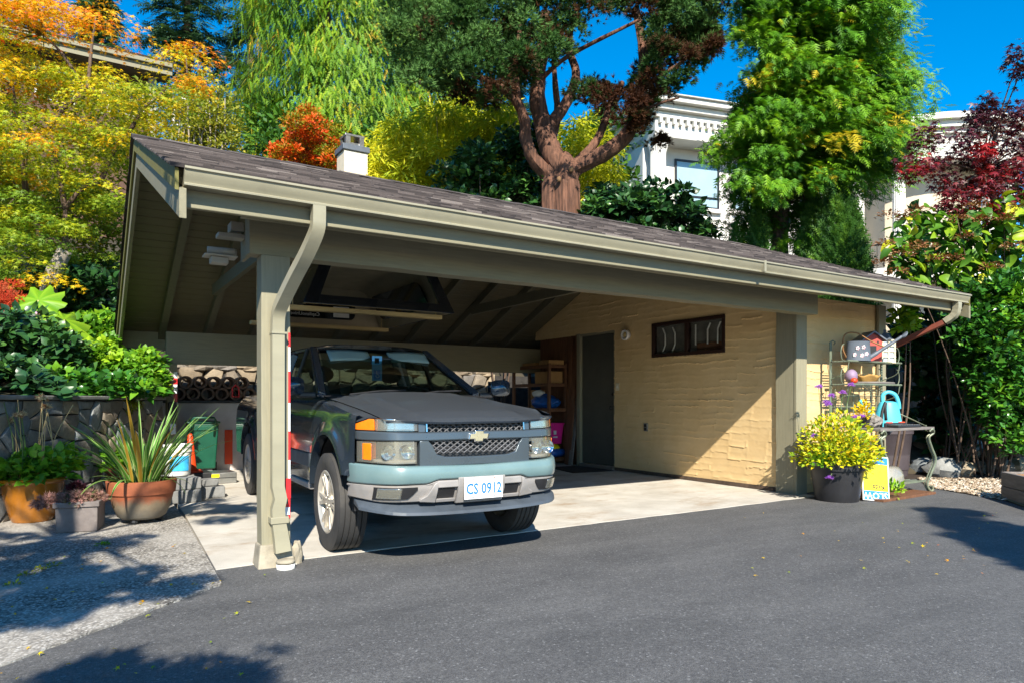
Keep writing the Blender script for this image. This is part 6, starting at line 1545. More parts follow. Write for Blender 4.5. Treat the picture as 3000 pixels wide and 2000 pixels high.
# ---------------------------------------------------------- fresh green cedar on the right
DC = 14.2; b0 = at(1790, 560, DC); g = ground(b0)
CD = tree('cedar_tree', 'bright green cedar tree in front of the white mansion windows', 'tree', g)
limb(CD, M['bark'], [g, b0, at(1792, 470, DC), at(1800, 380, DC), at(1830, 200, DC), at(1850, 0, DC), at(1855, -150, DC)], .20, .07, 'trunk', 5, 12)
cp = [(1690, -150), (2040, -150), (2062, 60), (2085, 150), (2092, 290), (2065, 360), (2010, 420), (1930, 445), (1860, 420), (1780, 440), (1735, 410), (1690, 372), (1652, 335), (1645, 290), (1690, 255), (1665, 225), (1720, 205), (1745, 120), (1690, 40)]
C, uv = sample(cp, 430, DC-2.0, DC+1.6)
for pl_x, nn in (([(1690, 425), (1785, 430), (1775, 525), (1725, 535)], 16), ([(1800, 430), (1890, 430), (1880, 560), (1815, 565)], 16), ([(1690, 380), (1740, 400), (1730, 440), (1700, 440)], 5)):
    c2, u2 = sample(pl_x, nn, DC-.6, DC+.8); C = np.vstack([C, c2]); uv = np.vstack([uv, u2+np.array([0, 60])])
n = len(C); axc = at(1840, 200, DC)
for i in range(0, n, 6):
    c = Vector(C[i]); k = Vector((axc.x, axc.y, c.z+.35)); limb(CD, M['bark'], [k, k.lerp(c, .5)+Vector((0, 0, .1)), c], .03, .008, 'branch', 3, 5)
per = 84; idx = np.repeat(np.arange(n), per)
out = C-np.array([axc.x, axc.y, 0]); out[:, 2] = 0; out /= np.maximum(.1, np.linalg.norm(out, axis=1, keepdims=True))
t_ = rng.random(n*per)
pos = C[idx]+out[idx]*((t_-.5)*.7)[:, None]+np.stack([.15*rng.normal(size=n*per), .15*rng.normal(size=n*per), .09*rng.normal(size=n*per)-.22*t_], 1)
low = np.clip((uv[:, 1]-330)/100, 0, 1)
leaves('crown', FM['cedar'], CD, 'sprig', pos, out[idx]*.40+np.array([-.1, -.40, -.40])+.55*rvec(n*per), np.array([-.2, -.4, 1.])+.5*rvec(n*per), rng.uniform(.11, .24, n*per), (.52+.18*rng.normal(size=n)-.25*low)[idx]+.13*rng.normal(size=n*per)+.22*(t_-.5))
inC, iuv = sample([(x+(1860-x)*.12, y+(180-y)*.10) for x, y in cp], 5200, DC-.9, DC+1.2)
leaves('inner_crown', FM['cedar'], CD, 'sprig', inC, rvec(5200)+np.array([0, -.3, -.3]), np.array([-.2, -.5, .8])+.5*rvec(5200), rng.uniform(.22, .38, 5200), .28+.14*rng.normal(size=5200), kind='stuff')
# dead lower twigs and ivy on the trunk
q = rng.random(420); pos = np.array([at(1792, 440+120*x, DC) for x in q])+rng.normal(size=(420, 3))*np.array([.13, .13, .04])
leaves('ivy', FM['darksh'], CD, 'leaf', pos, rvec(420), rvec(420), rng.uniform(.07, .12, 420), rng.random(420))
# ---------------------------------------------------------- columnar thujas
def column(u, D, half, v0, v1, label, n, fm, name='thuja_shrub', sz=.16):
    base = at(u, v1, D); g = ground(base); top = at(u, v0, D); t = tree(name, label, 'shrub', g)
    limb(t, M['bark'], [g, base, base.lerp(top, .6)], .06, .02, 'trunk', 3, 7)
    f = rng.random(n); a = rng.uniform(0, 6.283, n); H = top.z-g.z; rr_ = half*np.sin(np.clip(f*.93+.10, 0, 1)*math.pi)**.55*(.75+.3*rng.random(n))
    d = np.stack([np.cos(a), np.sin(a), np.zeros(n)], 1); pos = np.array([g.x, g.y, g.z])+d*rr_[:, None]+np.stack([np.zeros(n), np.zeros(n), f*H], 1)
    leaves('crown', fm, t, 'sprig', pos, d*.6+np.array([0, 0, .7])+.4*rvec(n), d+.5*rvec(n), rng.uniform(sz*.7, sz*1.4, n), .45+.2*rng.normal(size=n)+.2*np.sin(a*5+f*9))
column(1925, 13.0, .56, 430, 640, 'tall deep green columnar thuja below the cedar', 9000, FM['thuja'])
column(1872, 13.4, .38, 470, 640, 'darker slim thuja tucked behind the tall columnar one', 5000, FM['thuja'])
column(1742, 13.2, .26, 500, 600, 'small dark conifer at the foot of the cedar trunk', 1800, FM['thuja'])
column(1690, 13.2, .16, 526, 590, 'tiny dark conifer peeping over the shingle roof', 900, FM['thuja'], sz=.12)
# ---------------------------------------------------------- shrub masses
def shrub(name, label, poly, D0, D1, nc, rad, per, tpl, fm, size, tbase, tvar, cat='shrub', stems=6, flat=1., stemmat='bark', tfun=None, droop=0.):
    C, uv = sample(poly, nc, D0, D1); us = [p[0] for p in poly]; vs = [p[1] for p in poly]
    b0 = at(sum(us)/len(us), max(vs), (D0+D1)/2); g = ground(b0); t = tree(name, label, cat, g)
    for i in range(stems):
        c = Vector(C[i % nc]); limb(t, M[stemmat], [g+Vector((rng.normal()*.12, rng.normal()*.12, 0)), g.lerp(c, .5)+Vector((rng.normal()*.1, 0, .1)), c], .022, .007, 'stem', 3, 6)
    pos, d, idx = clumps(C, rng.uniform(rad*.7, rad*1.3, nc), per, flat); ct = tbase+tvar*rng.normal(size=nc)
    if tfun is not None: ct = ct+tfun(uv)
    leaves('foliage', fm, t, tpl, pos, d*.9+.6*rvec(len(pos))+np.array([0, 0, -droop]), d+np.array([0, 0, .8])+.5*rvec(len(pos)), rng.uniform(size*.7, size*1.3, len(pos)), ct[idx]+.14*rng.normal(size=len(pos))); return t
shrub('red_shrub', 'orange red autumn shrub behind the cream chimney', [(622, 400), (630, 345), (668, 322), (672, 275), (700, 252), (722, 262), (748, 290), (785, 305), (778, 345), (770, 420)], 16.2, 18.8, 120, .24, 120, 'leaf', FM['redsh'], .085, .36, .27, tfun=lambda uv: -.003*(uv[:, 0]-700))
shrub('golden_bamboo', 'feathery golden bamboo thicket behind the shingle roof', [(825, 480), (840, 350), (880, 300), (960, 270), (1040, 260), (1100, 240), (1160, 250), (1190, 330), (1190, 500)], 15.5, 19, 190, .5, 105, 'narrow', FM['bamboo'], .24, .5, .16, 'bamboo', 14, 1., 'pine', droop=.5)
shrub('golden_bamboo', 'yellow green bamboo growing through the juniper limbs', [(1290, 400), (1300, 300), (1360, 270), (1400, 330), (1420, 420), (1400, 520)], 17, 19, 50, .42, 70, 'narrow', FM['bamboo'], .22, .35, .16, 'bamboo', 6, 1., 'pine', droop=.5)
shrub('leafy_shrub', 'dark leafy shrub at the left of the juniper trunk', [(1010, 500), (1020, 385), (1080, 350), (1150, 345), (1190, 290), (1235, 330), (1250, 480)], 13.8, 15.4, 90, .30, 70, 'broad', FM['darksh'], .13, .55, .22)
shrub('leafy_shrub', 'dark glossy shrub between the juniper and the mansion window', [(1345, 560), (1340, 470), (1400, 440), (1450, 455), (1500, 440), (1545, 435), (1575, 445), (1610, 480), (1622, 560)], 12.9, 14.2, 80, .24, 66, 'broad', FM['darksh'], .14, .42, .2)
shrub('birch_thicket', 'pale stemmed birch thicket behind the carport ridge', [(395, 350), (400, 240), (440, 200), (500, 190), (535, 260), (540, 380)], 18, 20, 80, .45, 90, 'leaf', FM['birch'], .10, .5, .2, 'shrub', 0)
bt = [o for o in bpy.data.objects if o.name == 'birch_thicket'][0]
for k in range(12):
    u = 400+k*11+rng.uniform(-6, 6); p0 = at(u, 350, 18.4); p1 = at(u+rng.uniform(-25, 25), 205+rng.uniform(0, 50), 18.4); limb(bt, M['palebark'], [ground(p0), p0, p0.lerp(p1, .5), p1], .028, .012, 'stem', 3, 6)
shrub('green_tree', 'bright leafy tree filling the slope under the autumn maple', [(-150, 700), (-150, 420), (0, 420), (200, 450), (270, 520), (262, 720), (150, 760)], 14.5, 17, 90, .6, 70, 'leaf', FM['birch'], .17, .25, .15, 'tree', 5)
shrub('green_tree', 'olive green tree standing behind the autumn maple crown', [(-150, 520), (-150, 120), (60, 170), (170, 190), (300, 215), (390, 230), (400, 330), (280, 430), (262, 560)], 14.6, 16.6, 130, .5, 80, 'leaf', FM['birch'], .13, .22, .18, 'tree', 5)
shrub('green_tree', 'dense green tree behind the bamboo and chimney', [(560, 440), (570, 300), (640, 250), (800, 300), (1000, 330), (1250, 300), (1450, 330), (1480, 560)], 20, 23, 130, .8, 70, 'leaf', FM['thuja'], .25, .5, .2, 'tree', 6)
# left bank
shrub('rhododendron', 'dark green rhododendron hanging over the stone wall', [(-120, 905), (-120, 760), (30, 735), (110, 745), (170, 790), (205, 850), (200, 912)], 8.2, 9.4, 100, .22, 50, 'broad', FM['darksh'], .115, .5, .24)
shrub('bank_shrub', 'low leafy plants spilling along the wall coping', [(-120, 918), (-120, 850), (60, 862), (200, 868), (372, 885), (372, 914), (150, 912)], 8.1, 9.3, 110, .14, 34, 'broad', FM['camellia'], .10, .45, .22)
shrub('bank_shrub', 'dark leafed plants on the wall top above the ochre pot', [(-160, 918), (-160, 830), (30, 835), (120, 880), (110, 914)], 6.9, 8.0, 60, .15, 36, 'broad', FM['darksh'], .11, .5, .22)
shrub('hydrangea_shrub', 'bright green leafy shrub on the bank beside the gable', [(175, 915), (200, 800), (250, 790), (270, 830), (330, 815), (372, 850), (370, 905), (290, 915)], 9.0, 10.0, 110, .16, 58, 'broad', FM['green'], .082, .45, .24)
shrub('hydrangea_shrub', 'sunlit yellow green plant under the maple trunk', [(190, 800), (180, 745), (250, 720), (262, 800)], 10.4, 11.4, 40, .18, 36, 'broad', FM['green'], .12, .55, .25)
shrub('bank_shrub', 'deep green undergrowth in the shade below the maple', [(-100, 790), (-100, 660), (60, 650), (260, 600), (262, 760), (150, 790)], 11.6, 13.2, 110, .3, 40, 'broad', FM['darksh'], .16, .35, .2)
shrub('red_sedum', 'brick red flowering sedum clump on the left bank', [(-60, 720), (-60, 645), (30, 640), (75, 690), (88, 715), (40, 725)], 9.4, 10.2, 34, .13, 120, 'tuft', FM['sedum'], .035, .5, .2, 'plant', 8)
shrub('pink_anemone', 'pale pink anemone flowers scattered over the bank', [(40, 745), (55, 715), (85, 722), (230, 850), (215, 872), (180, 770)], 8.9, 9.6, 11, .04, 9, 'broad', FM['pinkfl'], .034, .3, .3, 'flower', 8)
shrub('trailing_plant', 'trailing moss and stems spilling over the wall coping', [(180, 935), (185, 905), (290, 905), (330, 925), (260, 945)], 8.5, 8.9, 60, .07, 60, 'narrow', FM['birch'], .09, .3, .2, 'plant', 0, .8, droop=.9)
# giant leaves
M['bigleaf'] = FM['green']
def giant_leaf(parent, c, s, yaw, tilt, tone):
    q = MB(); n = 44
    q.v.append((0, 0, 0)); tn = [tone]
    for r_ in (.35, .7, 1.):
        for i in range(n):
            t = 2*math.pi*i/n; lob = 1+(.16*math.cos(t*9)*r_)+(.0 if abs(((t+math.pi/2) % (2*math.pi))-0) > .25 else -.5)
            q.v.append((s*r_*lob*math.cos(t), s*r_*lob*math.sin(t)*1.1, s*(-.25*r_*r_+.05*math.cos(t*9)*r_+.03*math.cos(t*18)))); tn.append(tone+.12*math.cos(t*9))
    for i in range(n):
        q.f.append((0, 1+i, 1+(i+1) % n))
        for l in range(2): q.f.append((1+l*n+i, 1+(l+1)*n+i, 1+(l+1)*n+(i+1) % n, 1+l*n+(i+1) % n))
    o = q.build('leaf', FM['green'], parent, smooth=True); set_tone(o, [min(1, max(0, x)) for x in tn])
    o.matrix_basis = Matrix.Translation(c) @ Euler((tilt, 0, yaw)).to_matrix().to_4x4(); return o
GN = tree('giant_leaf_plant', 'giant lobed bright green leaves on the bank below the maple trunk', 'plant', ground(at(140, 780, 9.6)))
for u, v, s, y, tl, tn_ in ((148, 735, .36, .6, .75, .72), (88, 690, .30, -.3, .9, .62), (205, 790, .16, .2, .8, .95)):
    c = at(u, v, 9.6); giant_leaf(GN, c, s, y, tl, tn_); limb(GN, M['pine'], [ground(at(u+8, 800, 9.7)), c.lerp(ground(c), .5), c], .02, .012, 'stalk', 3, 6)
# ============================================================= shrubs and plants near by
def curved_leaf_mesh(name, mat, L, Wd, droop, fold, tip=1.0, nl=7, tone=.5, var=.0, stripe=False):
    q = MB(); tn = []; nw = 4
    for i in range(nl+1):
        t = i/nl; w = Wd*math.sin(math.pi*min(1, t**.75*.97+.03))**.8*(1-.25*t) if not stripe else Wd*min(1, t*6+.45)*(1-t**3.2)
        y = L*math.sin(t*droop)/droop if droop > .01 else L*t; z = -L*(1-math.cos(t*droop))/droop if droop > .01 else 0
        for j in range(nw+1):
            s = -1+2*j/nw; q.v.append((s*w, y, z+fold*abs(s)*w)); tn.append((.85 if abs(s) > .8 else .15+.2*(j % 2)) if stripe else tone+var*abs(s))
    for i in range(nl):
        for j in range(nw): a = i*(nw+1)+j; q.f.append((a, a+1, a+nw+2, a+nw+1))
    me = q.build(name, mat, mesh_only=True, smooth=True); a = me.attributes.new('tone', 'FLOAT', 'POINT'); a.data.foreach_set('value', [min(1, max(0, x)) for x in tn]); return me
def orient(p, ax, up, s=1.):
    a = Vector(ax).normalized(); u = Vector(up); u = (u-a*u.dot(a)).normalized(); x = a.cross(u)
    Mx = Matrix((x, a, u)).transposed().to_4x4(); Mx.translation = Vector(p); return Mx @ Matrix.Scale(s, 4)
# viburnum with big leaves
g = ground(at(2230, 760, 10.4)); VB = tree('viburnum_shrub', 'large leaved viburnum with brown lacy flower heads over the roof corner', 'shrub', g)
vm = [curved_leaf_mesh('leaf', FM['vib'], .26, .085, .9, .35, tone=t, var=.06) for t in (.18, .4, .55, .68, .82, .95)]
vp = [(2050, 520), (2100, 470), (2180, 485), (2260, 470), (2330, 440), (2420, 440), (2420, 690), (2260, 690), (2150, 655), (2090, 640), (2040, 600)]
C, uv = sample(vp, 290, 9.7, 11.0)
for i in range(290):
    c = Vector(C[i]); a = rng.uniform(0, 6.283); ax = Vector((math.cos(a), math.sin(a)-.45, rng.normal()*.35-.35)); up = Vector((-.2, -.5, 1))+Vector(rng.normal(size=3))*.35
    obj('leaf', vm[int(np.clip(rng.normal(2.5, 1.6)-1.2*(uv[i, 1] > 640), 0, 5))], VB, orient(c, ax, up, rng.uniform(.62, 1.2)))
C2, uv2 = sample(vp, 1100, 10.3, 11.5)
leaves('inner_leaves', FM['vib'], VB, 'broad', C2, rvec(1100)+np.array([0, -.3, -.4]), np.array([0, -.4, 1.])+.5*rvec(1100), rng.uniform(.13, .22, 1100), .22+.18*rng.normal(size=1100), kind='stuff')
for i in range(0, 290, 16):
    c = Vector(C[i]); k = g+Vector((rng.normal()*.35, rng.normal()*.2, .2)); limb(VB, M['bark'], [k, k.lerp(c, .3)+Vector((rng.normal()*.12, 0, .3)), k.lerp(c, .65)+Vector((rng.normal()*.25, 0, .2)), c], .016, .005, 'stem', 4, 6)
for u, v in ((2040, 490), (2080, 498), (2105, 480), (2030, 555), (2025, 600), (2070, 580), (2105, 560), (2130, 565), (2150, 590), (2060, 620), (2190, 590), (2215, 540), (2205, 500), (2275, 610), (2310, 500), (2330, 560), (2255, 500), (2340, 470), (2240, 470)):
    n = 90; c = np.array(at(u, v, 9.55+rng.uniform(-.1, .2))); th = rng.uniform(0, 6.283, n); rr_ = np.sqrt(rng.random(n))*rng.uniform(.10, .16)
    p = c+np.stack([rr_*np.cos(th), rr_*np.sin(th), .02*rng.normal(size=n)-2.2*rr_**2], 1)
    leaves('flower_head', FM['dry'], VB, 'leaf', p, np.stack([np.cos(th), np.sin(th), .3+0*th], 1)+.5*rvec(n), np.array([0, 0, 1.])+.5*rvec(n), rng.uniform(.03, .065, n), .2+4*(rr_-.05)+.2*rng.normal(size=n), kind='stuff')
# camellia hedge
HP = [(2215, 660), (2300, 640), (2420, 620), (2440, 1050), (2330, 1045), (2270, 985), (2240, 900), (2200, 830), (2190, 740)]
hd = shrub('camellia_hedge', 'glossy green hedge at the edge of the driveway beside the rocks', HP, 9.5, 10.7, 330, .22, 52, 'leaf', FM['camellia'], .095, .48, .2, 'hedge', 8, tfun=lambda uv: (uv[:, 0]-2280)*.0018)
shrub('understory_shrub', 'shaded broad leaved shrub with orange brown stems behind the rack', [(2065, 720), (2180, 690), (2235, 800), (2250, 960), (2240, 1060), (2120, 1040), (2100, 900), (2065, 800)], 11.2, 12.2, 90, .26, 18, 'broad', FM['darksh'], .20, .45, .2, 'shrub', 22, stemmat='redbark')
shrub('understory_shrub', 'dark shrub mass on the bank beyond the fence', [(2060, 1100), (2352, 640), (2480, 640), (2480, 1060), (2240, 1060), (2060, 960)], 13, 15, 150, .5, 44, 'broad', FM['darksh'], .2, .3, .2, 'shrub', 8, stemmat='redbark')
shrub('sprig', 'sunlit sprig of leaves growing over the fence top', [(2060, 720), (2090, 715), (2100, 760), (2065, 765)], 9.4, 9.8, 8, .1, 14, 'broad', FM['green'], .12, .7, .15, 'plant', 2)
# ---------------------------------------------------------- potted plants on the left
P1 = gz(72, 1203); P1.y += .22
GP = thing('glazed_pot', 'large ochre glazed pot with leafy plants by the stone wall', 'pot', (P1.x, P1.y, .006))
M['ochre'] = basic('ochre_glaze', (.34, .125, .012), .22, 0, .3, 5, .1, 30, dirt=(.12, .05, .012), Coat_Weight=.6)
q = MB(); q.lathe([(0, 0), (.165, 0), (.175, .02), (.205, .12), (.245, .28), (.258, .36), (.285, .372), (.292, .392), (.28, .408), (.255, .402), (.235, .36), (0, .36)], 40, cap=False); q.build('pot', M['ochre'], GP, auto=50)
q = MB(); q.lathe([(.24, .37), (.1, .385), (0, .385)], 20, cap=False); q.build('soil', M['soil'], GP)
def cloud(parent, n, c, r, tpl, fm, size, tb, tv, nm='foliage', up=.8):
    kd = 'stuff' if n < 100 else None
    d = rvec(n); d[:, 2] = np.abs(d[:, 2]); p = np.array(c)+d*np.array(r)*rng.uniform(.4, 1.05, (n, 1)); return leaves(nm, fm, parent, tpl, p, d*.8+.6*rvec(n), d*.5+np.array([0, 0, up])+.5*rvec(n), rng.uniform(size*.6, size*1.3, n), tb+tv*rng.normal(size=n), kind=kd)
cloud(GP, 520, (.0, 0, .38), (.36, .34, .26), 'broad', FM['green'], .085, .42, .2); cloud(GP, 150, (.22, .05, .48), (.2, .2, .2), 'broad', FM['green'], .085, .6, .2)
for k in range(15):
    a = rng.uniform(0, 6.283); x, y = .17*math.cos(a), .12*math.sin(a); hh = rng.uniform(.55, .78)
    MB().tube(bez([(x, y, .38), (x+.01, y, .38+hh*.5), (x*1.3+rng.normal()*.05, y*1.2, .38+hh)], 4), .0042, 5).build('stalk', M['pine'] if k % 3 else M['stalkgreen'] if 'stalkgreen' in M else M.setdefault('stalkgreen', basic('green_stalk', (.09, .16, .03), .6)), GP)
    if k < 6: cloud(GP, 40, (x*1.3, y*1.2, .38+hh), (.032, .032, .03), 'tuft', FM['dry'], .03, .7, .2, 'seed_head')
P2 = gz(186, 1222); P2.y += .16
SP = thing('square_planter', 'small square concrete planter of mauve succulents between the pots', 'planter', (P2.x, P2.y, .005), R(-12))
q = MB(); w = .155
q.hexa([(-w, -w, 0), (w, -w, 0), (w, w, 0), (-w, w, 0), (-w*1.03, -w*1.03, .215), (w*1.03, -w*1.03, .215), (w*1.03, w*1.03, .215), (-w*1.03, w*1.03, .215)]); q.build('planter_body', M['agedconc'] if 'agedconc' in M else M.setdefault('agedconc', basic('aged_pink_grey_concrete', (.17, .145, .135), .9, 0, .25, 6, .6, 40, dirt=(.09, .075, .07))), SP, bev=.008)
q = MB(); 
for x0, x1, y0, y1 in ((-.175, .175, -.175, -.135), (-.175, .175, .135, .175), (-.175, -.135, -.135, .135), (.135, .175, -.135, .135)): q.box(x0, x1, y0, y1, .216, .262)
q.build('planter_rim', M['agedconc'], SP, bev=.006)
cloud(SP, 900, (0, 0, .24), (.20, .20, .10), 'tuft', FM['succ'], .035, .55, .25); cloud(SP, 340, (-.22, -.06, .22), (.13, .12, .10), 'tuft', FM['succ'], .035, .75, .2); cloud(SP, 70, (-.05, .08, .33), (.06, .06, .06), 'leaf', FM['burg'], .07, .1, .05, 'dark_rosette')
P3 = gz(330, 1205); P3.y += .20
TP = thing('terracotta_bowl', 'wide terracotta bowl of variegated strap leaves near the block pile', 'pot', (P3.x, P3.y, .045))
def bowl_mat():
    t = NT('stained_terracotta'); s = t.n('ShaderNodeSeparateXYZ'); t.l(t.co(), s.inputs[0])
    a = t.n('ShaderNodeMath', operation='ADD'); t.l(s.outputs['Z'], a.inputs[0]); x = t.n('ShaderNodeMath', operation='MULTIPLY'); t.l(t.noise(9, 5, .7), x.inputs[0]); x.inputs[1].default_value = .16; t.l(x.outputs[0], a.inputs[1])
    col = t.ramp(a.outputs[0], [(.12, (.17, .15, .12)), (.22, (.22, .17, .11)), (.29, (.30, .085, .035)), (.45, (.34, .10, .04))])
    return t.fin(t.mix(.5, col, t.ramp(t.noise(14, 5, .7), [(.3, (.55, .55, .55)), (.7, (1.1, 1.1, 1.1))]), 'MULTIPLY'), .7, 0, t.bump(t.noise(50, 3), .3, .004))
M['bowl'] = bowl_mat()
q = MB(); q.lathe([(0, 0), (.17, 0), (.205, .025), (.245, .12), (.27, .23), (.285, .235), (.298, .335), (.30, .352), (.28, .358), (.262, .30), (0, .30)], 44, cap=False); q.build('pot', M['bowl'], TP, auto=50)
q = MB(); q.lathe([(.265, .31), (.1, .325), (0, .325)], 20, cap=False); q.build('soil', M['soil'], TP)
for a in (0, 2.1, 4.2): MB().ball((.14*math.cos(a), .14*math.sin(a), -.02), (.035, .035, .03), 8, 6).build('pot_foot', M['darkmetal'], TP)
FM['strap'] = foliage('variegated_strap_leaf', [(0, (.06, .21, .02)), (.4, (.12, .30, .035)), (.8, (.50, .58, .24)), (1, (.58, .62, .28))], .3, .45)
FM['strapd'] = foliage('drying_strap_leaf', [(0, (.30, .17, .02)), (.5, (.42, .26, .03)), (1, (.45, .36, .06))], .3, .5)
for k in range(88):
    a = rng.uniform(0, 6.283); r_ = .2*math.sqrt(rng.random()); L = rng.uniform(.45, .95); dr = rng.uniform(.15, .9); dry = k % 12 == 0
    if k < 9: L = rng.uniform(.35, .55); dr = rng.uniform(1.6, 2.5)
    me = curved_leaf_mesh('leaf', FM['strapd'] if dry else FM['strap'], L, rng.uniform(.011, .019), dr, .35, nl=9, stripe=True)
    lean = rng.uniform(.15, .75) if k >= 9 else rng.uniform(.8, 1.3); ax = Vector((math.cos(a)*lean*1.25, math.sin(a)*lean, 1)); obj('leaf', me, TP, orient((r_*math.cos(a), r_*math.sin(a), .32), ax, Vector((-math.cos(a), -math.sin(a), lean))))
P4 = gz(285, 1140); T2 = thing('terracotta_pot', 'plain terracotta pot half hidden behind the strap leaved bowl', 'pot', (P4.x+.02, P4.y-.1, .005))
q = MB(); q.lathe([(0, 0), (.15, 0), (.20, .30), (.225, .302), (.23, .36), (.21, .362), (.19, .30), (0, .30)], 32, cap=False); q.build('pot', M['terracotta'], T2, auto=45); cloud(T2, 260, (0, 0, .34), (.26, .24, .24), 'broad', FM['green'], .085, .5, .2)
# ---------------------------------------------------------- yellow planting in the black pot
cloud(BP, 2300, (0, 0, .42), (.50, .46, .56), 'leaf', FM['yellow'], .06, .5, .26); cloud(BP, 260, (.24, -.12, .36), (.16, .12, .18), 'leaf', FM['yellow'], .065, .5, .2); cloud(BP, 130, (-.34, .0, .42), (.14, .1, .16), 'leaf', FM['green'], .06, .6, .2)
for k, (x, y, z) in enumerate([(-.2, .1, 1.30), (-.12, .05, 1.12), (-.16, 0, 1.1), (.28, .1, 1.24), (.45, .1, 1.33), (-.42, 0, .75), (-.30, -.1, .28), (.2, -.1, .95), (.05, .1, 1.2), (.5, .0, .95), (-.36, .05, .42)]):
    MB().tube(bez([(x*.3, y*.3, .4), (x*.7, y, .4+(z-.4)*.55+.05), (x, y, z)], 4), .003, 5).build('flower_stalk', M['stalkgreen'], BP); cloud(BP, 46, (x, y, z), (.034, .034, .022), 'tuft', FM['purple'], .024, .5, .3, 'flower_head')
for k in range(9):
    a = rng.uniform(0, 6.283); n = 16; L = .55; t = np.linspace(.2, 1, n); p = np.stack([np.cos(a)*L*t*.8, np.sin(a)*L*t*.5, .42+.35*t-.35*t*t], 1)
    leaves('trailing_stem', FM['green'], BP, 'leaf', p, np.stack([np.full(n, math.cos(a)), np.full(n, math.sin(a)), -.2+0*t], 1)+.9*rvec(n), np.array([0, 0, 1.])+.4*rvec(n), .07, .55+.2*rng.normal(size=n))
q_ = thing('weed_plant', 'small sunlit weed growing beside the yellow sign', 'plant', (8.02, 4.42, 0)); cloud(q_, 60, (0, 0, .03), (.12, .1, .18), 'leaf', FM['green'], .07, .75, .15)
MP = thing('marigold_pot', 'yellow orange flowers in a small pot on the rack table', 'potted plant', (8.02, 4.78, .816)); q = MB(); q.lathe([(0, 0), (.06, 0), (.085, .12), (.09, .13), (.075, .13), (0, .11)], 18, cap=False); q.build('pot', M['black'], MP, auto=40); cloud(MP, 240, (0, 0, .12), (.14, .12, .20), 'leaf', FM['yellow'], .045, .85, .15)
# weeds and moss in the pad crack
wd = [gz(u, v) for u, v in ((235, 1252), (60, 1322), (120, 1300), (28, 1345), (95, 1310))]
for i, p in enumerate(wd):
    t = thing('crack_weed', ['bright green weed tuft in the pad crack', 'mossy tuft by the crack bend', 'brown grass wisp in the crack', 'low moss cushion at the crack end', 'small grass blades in the crack'][i], 'weed', (p.x, p.y, .004)); cloud(t, 50 if i == 0 else 30, (0, 0, 0), (.05, .03, .02), 'leaf', FM['green'] if i == 0 else FM['birch'], .022, .5, .2)
# ============================================================= house, chimney, mansion
HO = at(150, 92, 24); HY = HO.y; HZ = HO.z
HS = thing('hillside_house', 'brown house with grey gutter eave behind the autumn maple', 'house', (HO.x+3, HY+3, terrain_z(HO.x+3, HY+3)), world=True)
hx0, hx1 = HO.x-3, at(396, 150, 24).x*1.0
hx1 = (lambda r: r[0]/r[1]*HY)(ray(396, 150)); hx0 = (lambda r: r[0]/r[1]*HY)(ray(60, 90))-2
M['housewall'] = basic('brown_house_wall', (.09, .045, .028), .8, 0, .2, 4, .2)
MB().box(hx0, hx1-.5, HY+.9, HY+7, 0, HZ-.28).build('wall', M['housewall'], HS); MB().box(hx0, hx1, HY+.02, HY+.06, HZ-.40, HZ-.14).build('fascia', M['trim'], HS); MB().box(hx0, hx1, HY-.12, HY+.015, HZ-.16, HZ).build('gutter', M['trim'], HS, bev=.02)
MB().box(hx0, hx1-.05, HY+.06, HY+.9, HZ-.38, HZ-.34).build('soffit', M['soffit'], HS)
q = MB(); q.hexa([(hx0, HY-.08, HZ-.0), (hx1+.1, HY-.08, HZ-.0), (hx1+.1, HY+4, HZ+1.1), (hx0, HY+4, HZ+1.1), (hx0, HY-.08, HZ+.09), (hx1+.1, HY-.08, HZ+.09), (hx1+.1, HY+4, HZ+1.19), (hx0, HY+4, HZ+1.19)]); q.build('roof', M['shingle'], HS)
MB().box(hx1-.75, hx1-.5, HY+.5, HY+.85, 0, HZ-.39).build('porch_post', M['gutter'], HS)
for k in range(3):
    x = hx0+2.2+k*2.2; f = MB().box(x, x+1.2, HY+.86, HY+.898, HZ-1.9, HZ-.8).build('window', M['white'], HS); MB().box(x+.06, x+1.14, HY+.85, HY+.858, HZ-1.84, HZ-.86).build('pane', M['darkglass'], f)
c0_ = at(809, 410, 15.5); cw = px2m(29, 15.5)
CH = thing('chimney', 'cream stucco chimney with grey band and metal cowl behind the ridge', 'chimney', (c0_.x, c0_.y, terrain_z(c0_.x, c0_.y)-.05))
zc = lambda v: EYE+(917-v)*KOV*15.5/FPX-CH.location.z
M['chimcream'] = basic('cream_stucco', (.66, .58, .44), .85, 0, .08, 5, .2, 60)
MB().box(-cw*.95, cw*.95, -cw*.9, cw*.9, 0, zc(356)).build('stack', M['chimcream'], CH, bev=.01); MB().box(-cw*1.08, cw*1.08, -cw*1.05, cw*1.05, zc(356)+.001, zc(343)).build('band', M['slate'], CH, bev=.01)
for sx_ in (-1, 1):
    for sy_ in (-1, 1): MB().box(sx_*cw*.55-.05, sx_*cw*.55+.05, sy_*cw*.5-.05, sy_*cw*.5+.05, zc(343)+.001, zc(321)).build('cowl_leg', M['steel'], CH)
MB().box(-cw*.62, cw*.62, -cw*.56, cw*.56, zc(343)+.002, zc(334)).build('cowl_base', M['steel'], CH); MB().box(-cw*.78, cw*.78, -cw*.7, cw*.7, zc(321)+.001, zc(316)).build('cowl_cap', M['steel'], CH, bev=.006)
for k in range(9): MB().box(-cw*.951, cw*.951, -cw*.9-.003, -cw*.9-.0005, zc(356)-.04-k*.14, zc(356)-.03-k*.14).build('course_line', M['white'], CH)
